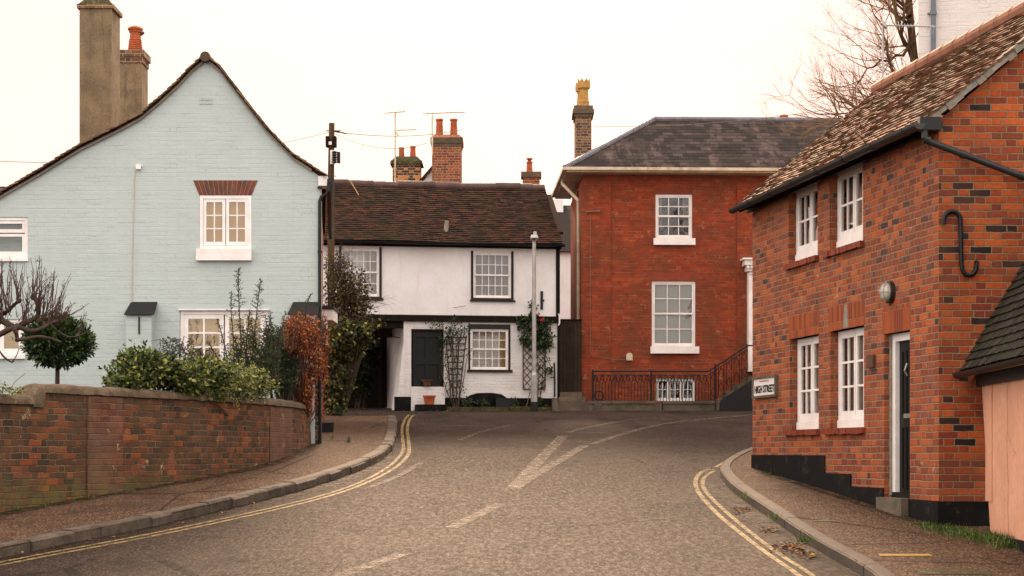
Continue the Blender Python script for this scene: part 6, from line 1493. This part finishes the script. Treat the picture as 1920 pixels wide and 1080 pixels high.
while y<y1+hgt:
    for k,(a,b) in enumerate((((x0,y),(x1,y+hgt*1.05)),((x0,y+hgt*1.05),(x1,y)))):
        s=clipseg(a,b)
        if s: bar(*s,.022,.008,.044+.012*k)
    y+=st_
mb.build('slat',M['trellis'],dt)
r1=plant('climbing_rose','thin climbing rose with sparse small leaves growing up the fan trellis','climber',on(853,762,.12))
ms=MB(); ml=MB()
def vine(pts,r=.012,nl=20,L=.05,w=.13,spread=.09,M2=None):
    P=[on(x,y,w+R.uniform(-.03,.03)) for x,y in pts]; k=len(P); ms.tube(P,[r*(1-.6*i/(k-1)) for i in range(k)],5,cap=False)
    for _ in range(nl):
        f=R.random()**.7*(k-1); j=min(int(f),k-2); p=P[j].lerp(P[j+1],f-j)+V((R.gauss(0,spread),R.gauss(0,.03)-.02,R.gauss(0,spread)))
        ml.leaf(p,V((R.gauss(0,1),R.gauss(0,.6)-.3,R.gauss(0,1))),V((R.gauss(0,.5),-1,R.gauss(0,.5))),L*R.uniform(.7,1.3),L*.6)
for pts,nl in (([(853,765),(846,720),(834,680),(838,640),(848,612)],60),([(855,765),(858,700),(856,650),(866,622),(872,610)],60),([(852,765),(838,735),(828,700),(830,660),(826,625)],40),([(856,765),(868,720),(874,680),(880,650)],30),([(848,660),(838,625),(822,612),(808,604)],44),([(846,640),(852,610),(850,598)],44),([(860,765),(862,730),(852,690),(850,650)],40),([(852,765),(848,730),(846,690)],30)): vine(pts,.014,nl,.06)
for _ in range(16): a=(R.uniform(830,875),R.uniform(620,740)); vine([a,(a[0]+R.uniform(-12,14),a[1]-R.uniform(8,30))],.005,6,.05)
for x,y,n in ((846,625,70),(870,622,46),(825,640,36),(838,640,50),(820,612,30)): 
    c=on(x,y,.15); leaves(ml,[(c.x,c.y,c.z,.17,.10,.15)],n,.075,.045,shell=.0)
ms.build('stem',M['twig'],r1); ml.build('foliage',M['rose'],r1)
r2=plant('red_flowered_rose','leafy climbing rose with red blooms over the diamond trellis','climber',on(1010,762,.12))
ms=MB(); ml=MB()
for pts,nl in (([(1008,765),(1010,700),(1006,650),(1000,600),(996,568)],60),([(1012,765),(1018,690),(1024,650),(1030,625)],40),([(1010,765),(1004,690),(985,640),(972,605)],40),([(1012,740),(1024,700),(1030,690)],16),([(1020,660),(1034,690),(1036,705)],14)): vine(pts,.012,nl,.08,.13,.07)
for x,y,rx_,rz_,n in ((985,610,16,16,170),(1000,600,12,14,110),(1020,630,20,14,230),(990,640,16,10,150),(1025,605,10,12,80),(998,575,4,8,30),(1030,650,10,8,60),(1030,697,6,7,34),(1012,650,16,8,110),(978,600,10,8,50),(1014,612,10,14,80)):
    c=on(x,y,.16); k=46.9/FPX; leaves(ml,[(c.x,c.y,c.z,rx_*k,.13,rz_*k)],n,.10,.062,shell=.0,out=.4)
ms.build('stem',M['twig'],r2); ml.build('foliage',M['rose'],r2)
mb=MB(); 
for x,y in ((1016.5,600),(1011,590)): c=on(x,y,.3); leaves(mb,[(c.x,c.y,c.z,.045,.045,.04)],26 if x>1015 else 8,.05,.045,shell=.3)
mb.build('flower',M['bloom'],r2)
# planting strip with mossy edging
es=thing('mossy_edging','low mossy brick edging of the planting strip along the white house','edging',on(930,768,.4))
mb=MB(); a,b=wx(832),wx(1034); u=a
while u<b:
    l=R.uniform(.2,.4); Fw.box(mb,u,min(u+l-.01,b),.9,Fw.uv(900,762,.45)[1]+R.uniform(-.02,.015),.34,.47); u+=l
mb.build('brick_course',M['lichen'],es)
mb=MB(); q=Fw.uv(900,761,.4)[1]-.04; mb.face([Fw.P(a,q,.03),Fw.P(a,q,.36),Fw.P(b,q,.36),Fw.P(b,q,.03)][::-1]); mb.face([Fw.P(a,q-.3,.36),Fw.P(b,q-.3,.36),Fw.P(b,q,.36),Fw.P(a,q,.36)]); tag(mb.build('planting_soil',M['soil']),kind='structure')
for px,rx_,rz_,n,lab in ((904,12,7,150,'small bright green leafy plant in the strip before the black arch'),(876,10,9,110,'low dull green plant in the strip just right of the rose trellis foot'),(964,8,9,80,'wispy green plant in the strip between the black planter and the lamp post'),(1012,8,12,110,'bushy green plant at the foot of the diamond trellis')):
    c=on(px,757,.2); p_=plant('border_plant',lab,'plant',c-V((0,0,.1))); mb=MB(); k=46.8/FPX; leaves(mb,[(c.x,c.y,c.z,rx_*k,.12,rz_*k)],n,.09,.05,shell=.0,up=.6); mb.build('foliage',M['rose'],p_); mb=MB()
    for _ in range(6): mb.tube([c-V((0,0,.12)),c+V((R.uniform(-.1,.1),R.uniform(-.05,.05),R.uniform(0,.1)))],.004,4,cap=False)
    mb.build('stem',M['twig'],p_)
def flowerpot(label,p,h,r0,r1,m):
    t=thing('flower_pot',label,'flower pot',p); mb=MB(); mb.lathe(p,[(r0,0),(r0+(r1-r0)*.8,h*.76),(r1+.012,h*.78),(r1+.018,h),(r1-.01,h),(r1-.02,h*.85)],18); smooth_angle(mb.build('pot',M[m],t),40)
    mb=MB(); mb.lathe(p+V((0,0,h*.83)),[(r1-.022,0),(r1-.03,.01),(.02,.015)],14); mb.build('soil',M['soil'],t)
px_=on(805,758.5,.35); 
mb=MB(); Fw.box(mb,wx(777),wx(833),.9,Fw.uv(805,758.5,.35)[1],.07,.5); tag(mb.build('door_slab',M['plinth'],base=px_-V((0,0,.2))),'black painted stone slab below the charcoal door of the white house','step')
flowerpot('large orange terracotta pot on the black slab below the charcoal door',px_,.225,.115,.145,'terracotta')
p=on(800,723.5,.035); flowerpot('small brown bowl shaped pot on the sill of the charcoal door',p+Fw.n*.07,.155,.085,.12,'darkpot')
bp=thing('black_planter','black square planter in the strip under the black arch','planter',on(944,764,.2)); mb=MB(); q=wr(930,748,962,766,.28); Fw.box(mb,q[0],q[1],q[2]-.05,q[3],.06,.28); Fw.box(mb,q[0]-.015,q[1]+.015,q[3],q[3]+.025,.045,.295); mb.build('box',M['black'],bp)
mb=MB(); p,q=on(987,762,.45),on(994,735,.06); mb.tube([p,q],.012,5); tag(mb.build('garden_cane',M['trellis'],base=p),'thin brown cane leaning against the white wall left of the lamp post','cane')
# ================================================================ LAMP POST, POLE, WIRES
Yl=46.25; zl=road_z(Yl); lpst=thing('lamp_post','slim grey galvanised street lamp post standing before the white house','street lamp',V((X(1001.5,Yl),Yl,zl)))
b=lpst.location; mb=MB(); mb.lathe(b+V((0,0,.24)),[(.083,0),(.083,.66),(.055,.74),(.054,1.2),(.045,4.0)],16); smooth_angle(mb.build('pole',M['metal'],lpst),40)
mb=MB(); mb.lathe(b,[(.085,-.1),(.085,.24)],16); smooth_angle(mb.build('base_band',M['black'],lpst),40)
mb=MB(); t=b+V((0,0,4.24)); mb.lathe(t-V((0,0,.0)),[(.05,-.03),(.06,0),(.05,.03)],12)
for k in range(1):
    mb.hexa([t+V(q) for q in ((-.10,-.34,.03),(.10,-.34,.03),(.10,.16,.03),(-.10,.16,.03))],[t+V(q) for q in ((-.07,-.3,.11),(.07,-.3,.11),(.06,.14,.13),(-.06,.14,.13))])
mb.lathe(t+V((.02,-.1,.11)),[(.05,0),(.05,.08),(.03,.10)],10)
mb.build('lamp_head',M['metal'],lpst)
Yt=44; up_=thing('utility_pole','weathered wooden telephone pole with dark equipment boxes, behind the blue house','utility pole',V((X(621,Yt),Yt,road_z(Yt))))
mb=MB(); mb.tube([V((X(621,Yt),Yt,.6)),at(620.5,340,Yt),at(622,231,Yt)],[.09,.078,.066],10); mb.build('shaft',M['pole'],up_)
mb=MB(); q=lambda x0,x1,y0,y1,d0,d1:mb.box(X(x0,Yt),X(x1,Yt),Yt+d0,Yt+d1,Z(y1,Yt),Z(y0,Yt)); q(611.5,617,257,276,-.15,.1); q(626,631,257,276,-.15,.1); mb.build('terminal_box',M['blackwood'],up_)
mb=MB(); q(615,623,267,273,-.13,-.08); q(620,628,283,309,-.12,-.06); mb.build('white_plate',M['white'],up_)
mb=MB(); 
for z in range(5): mb.lathe(at(627,306-z*4.6,Yt-.18),[(.05,0),(.062,.02),(.05,.05)],10)
q(632,637.5,285,305,-.05,.12); mb.build('insulator',M['black'],up_)
mb=MB(); mb.tube([at(612,245,Yt),at(640,245,Yt)],.014,5); mb.tube([at(626,246,Yt),at(650,250,Yt)],.02,5)
for i in range(9): y=330+i*14; mb.tube([at(627,y,Yt-.02),at(631,y+.5,Yt-.02)],.008,4)
mb.build('pole_step',M['iron'],up_)
def cable(label,a,b,sag,r=.008):
    r*=1.15
    t=thing('overhead_cable',label,'cable',a); mb=MB(); mb.tube([a.lerp(b,i/16)+V((0,0,-sag*4*(i/16)*(1-i/16))) for i in range(17)],r,4); mb.build('wire',M['cable'],t)
tpz=at(624,246,Yt)
cable('overhead wire from the telephone pole left over the blue house roof',tpz,at(-40,300,34),.3,.005); cable('overhead wire from the telephone pole right towards the tall red chimney',tpz,at(866,243,53),.15,.007); cable('lower sagging wire from the telephone pole towards the twin pot chimneys',at(626,250,Yt),at(800,268,53),.25,.007)
cable('long thin wire across the sky above the slate roof',at(1113,237,49.5),at(1700,180,40),.2,.005)
# black bin box, stub, etc on left pavement
def gat(px,py,off=KERB): return hit(px,py,off)
p=gat(615,810); mb=MB(); mb.box(p.x-.13,p.x+.10,p.y-.1,p.y+.12,p.z,p.z+.15); mb.box(p.x-.14,p.x+.11,p.y-.11,p.y+.13,p.z+.15,p.z+.17); tag(mb.build('plant_trough',M['black'],base=p),'small black trough on the pavement behind the blue house downpipe','trough')
p=gat(654,829); mb=MB(); mb.tube([p,p+V((.01,0,.09))],[.03,.026],8); tag(mb.build('stop_tap_post',M['stone'],base=p),'tiny stone stub standing on the left pavement','stub')
def cover(name,label,px,w,d,m,cat,off=KERB+.004):
    p=gat(*px); mb=MB(); mb.face([(p.x-w,p.y-d,road_z(p.y-d)+off),(p.x+w,p.y-d,road_z(p.y-d)+off),(p.x+w,p.y+d,road_z(p.y+d)+off),(p.x-w,p.y+d,road_z(p.y+d)+off)]); tag(mb.build(name,m,base=p),label,cat)
cover('painted_patch','yellow painted stripe on the right pavement','' or (1697,1041),.24,.07,M['plasticy'],'paint mark')
cover('access_cover','dark flat access cover set in the left pavement near the stub',(625,826),.22,.12,M['plinth'],'cover')
cover('access_cover','mossy dark access cover in the right pavement near the bottom edge',(1790,1074),.32,.13,M['lichen'],'cover')
cover('access_cover','pale worn rectangular patch cover in the middle of the right pavement',(1548,977),.13,.05,M['kerbconc'],'cover')
mb=MB()
for a,b in (((1470,966),(1740,1003)),((1560,1022),(1760,1018)),((1600,1050),(1900,1058)),((585,826),(735,823))):
    ribbon([gat(*a),gat(*b)],.022,KERB+.0035,mb)
tag(mb.build('pavement_seam',M['soil']),kind='structure')
# ================================================================ BARE TREE behind the cottage
bt=plant('bare_tree','large bare winter tree with fine twigs behind the tall white building','tree',V((X(1720,37),37,road_z(37))))
Yt2=37
mb=MB(); tr=[V((X(1745,Yt2),Yt2,-.2)),at(1724,300,Yt2),at(1716,130,Yt2),at(1706,30,Yt2),at(1700,-60,Yt2),at(1690,-200,Yt2)]; mb.tube(tr,[.22,.14,.085,.075,.065,.05],10)
brs=[((1710,70),(1685,20),(1660,-20),(1640,-60),.035),((1707,40),(1690,0),(1685,-60),.03),((1717,170),(1680,175),(1650,205),(1600,200),(1560,180),.045),((1714,120),(1685,40),(1660,10),.045),((1717,160),(1690,150),(1660,185),(1610,225),(1545,215),.05),((1716,110),(1690,60),(1672,10),(1650,-60),.05),((1712,80),(1680,110),(1640,120),(1600,160),.035),((1718,220),(1680,215),(1640,235),(1580,222),.05),((1706,30),(1680,-10),(1665,-70),.04),((1718,190),(1670,130),(1655,60),(1640,20),.04)]
tips=[]
for br in brs:
    P=[at(x,y,Yt2+R.uniform(-.3,.3)) for x,y in br[:-1]]; n=len(P); q=[P[0]]
    for a,c in zip(P,P[1:]):
        for k in (1,2,3): q.append(a.lerp(c,k/3)+V((R.gauss(0,.04),R.gauss(0,.05),R.gauss(0,.04))))
    m=len(q); mb.tube(q,[br[-1]*(1-.75*i/(m-1)) for i in range(m)],6,cap=False); tips.append((q,br[-1]))
mb.build('trunk',M['bark'],bt,smooth=True)
mb=MB()
for q,r in tips:
    m=len(q)
    for i in range(1,m):
        for _ in range(1+(i%2)):
            d=(q[i]-q[i-1]).normalized()+V((R.gauss(-.2,.6),R.gauss(0,.6),R.gauss(0,.5)+.35)); twigs(mb,q[i],d,R.uniform(.45,.95),max(.010,r*.25),3,.4,(2,3),.12,3,.72,4)
mb.build('crown',M['palebark'],bt)
# ================================================================ far neighbour at extreme left
Y=45; nb=thing('neighbour_house','grey roofed neighbouring house barely showing at the left edge','house',(-14,Y,road_z(Y))); mb=MB(); mb.box(-20,X(22,Y),Y,Y+6,.5,Z(352,Y)); mb.build('wall',M['plaster'],nb); mb=MB(); mb.hexa([(-20.2,Y-.2,Z(352,Y)),(X(24,Y),Y-.2,Z(352,Y)),(X(24,Y),Y+6.2,Z(352,Y)),(-20.2,Y+6.2,Z(352,Y))],[(-20,Y+1.5,Z(345,Y)),(X(16,Y),Y+1.5,Z(345,Y)),(X(16,Y),Y+5,Z(345,Y)),(-20,Y+5,Z(345,Y))]); mb.build('roof',M['slate'],nb)
strip([p for p in gbase if p.y>9],.10,.26,1,KERB+.004)
cw=[Fc.P(u,0,.09) for u in (0,1,2,3,4,5,6,6.7)]; strip(cw[::-1],.0,.20,1,KERB+.0045)
# ================================================================ litter, weeds
mb=MB()
def litter(px,py,n,sx,sy,off,L=.055):
    for _ in range(n):
        p=hit(px+R.gauss(0,sx),py+R.gauss(0,sy),off); p.z+=R.uniform(.004,.02); a=R.uniform(0,6.28); mb.leaf(p,V((math.cos(a),math.sin(a),R.uniform(-.1,.3))),V((R.gauss(0,.35),R.gauss(0,.35),1)),L*R.uniform(.6,1.3),L*.6*R.uniform(.7,1.2))
for _ in range(330):
    x=R.triangular(1040,1330,1240); litter(x,768.6+R.gauss(0,.5),1,1,.3,0,.07)
for _ in range(150): litter(R.uniform(745,1050),770.5+R.gauss(0,.7),1,1,.2,0,.06)
litter(1390,958,34,9,3,0,.06); litter(1443,996,26,9,3,0,.06); litter(1482,1028,60,16,5,0,.075); litter(1510,1040,40,14,5,0,.06); litter(1345,900,12,10,12,0); litter(1650,905,14,30,14,KERB,.05)
for _ in range(60): x=R.uniform(1350,1640); litter(x,0,0,1,1,0)
for p in lks[::1]:
    if 14<p.y<36:
        for _ in range(3): mb.leaf(V((p.x+R.uniform(.02,.25),p.y+R.uniform(-.3,.3),road_z(p.y)+.012)),V((R.gauss(0,1),R.gauss(0,1),.1)),V((R.gauss(0,.3),R.gauss(0,.3),1)),.045,.03)
for _ in range(40): litter(R.uniform(640,735),R.uniform(755,785),1,1,1,KERB if 0 else .02,.06)
litter(20,1003,3,15,2,KERB,.06); litter(1890,1018,5,8,4,KERB+.03,.08)
tag(mb.build('fallen_leaves',M['litter']),'brown fallen leaves along the kerbs and wall feet','leaves',kind='stuff')
mb=MB()
def tuft(p,n,h,s):
    for _ in range(n):
        q=p+V((R.gauss(0,s),R.gauss(0,s),0)); q.z=road_z(q.y)+KERB-.005; d=V((R.gauss(0,.5),R.gauss(0,.5),1)).normalized(); hh=h*R.uniform(.4,1.2); t=V((R.uniform(-1,1),R.uniform(-1,1),0)).normalized()*.004
        m=q+d*hh*.6; e=q+d*hh+V((R.gauss(0,.3),R.gauss(0,.3),-.1))*hh*.5
        mb.face([q-t,q+t,m+t*.8,m-t*.8]); mb.face([m-t*.8,m+t*.8,e])
for px,py,n,h,s in ((1780,996,200,.09,.10),(1800,1003,200,.09,.10),(1830,1008,260,.09,.12),(1862,1014,300,.11,.12),(1890,1020,360,.13,.12),(1910,1026,300,.12,.12),(1730,985,110,.06,.08),(1752,992,120,.07,.08),(1650,938,70,.05,.08),(1700,948,120,.07,.06),(1712,940,60,.08,.03),(1445,889,40,.07,.05),(1470,893,30,.06,.05),(1590,922,30,.05,.06),(1610,932,40,.05,.06)): tuft(hit(px,py,KERB),n,h,s)
for px,py in ((30,957),(85,948),(130,940),(170,932),(210,925),(240,921),(265,916),(300,910),(415,889),(470,877),(565,848),(350,901)): tuft(hit(px,py,KERB),R.randint(14,40),.06,.05)
for px,n in ((1392,30),(1508,60),(1450,20)): 
    tuft(hit(px,948 if px<1400 else (1035 if px>1500 else 990),0),n,.10,.04)
for _ in range(60):
    p=R.choice(lks); 
    if 15<p.y<38: tuft(V((p.x-.17,p.y,0)),5,.03,.02)
tag(mb.build('grass',M['grass']),'green grass and weeds at the foot of walls and kerbs','grass',kind='stuff')
# low weed with broad leaves by garden wall foot and green clump by passage
for px,py,Yv,r,n,lab in ((470,872,None,.09,60,'single small green weed at the foot of the garden wall near the bushes'),(640,770,41.0,.16,60,'bright green low plant on the pavement edge under the yellowing climber'),(622,824,None,.05,24,'tiny green weed beside the dark cover on the left pavement'),(600,810,None,.05,10,'small weed in the shadow at the foot of the downpipe')):
    p=hit(px,py,KERB) if Yv is None else V((X(px,Yv),Yv,road_z(Yv)+.02)); t=plant('weed',lab,'weed',p); mb=MB(); leaves(mb,[(p.x,p.y,p.z+r*.7,r,r,r*.8)],n,r*.7,r*.45,shell=0,up=.5); mb.build('foliage',M['rose'],t)
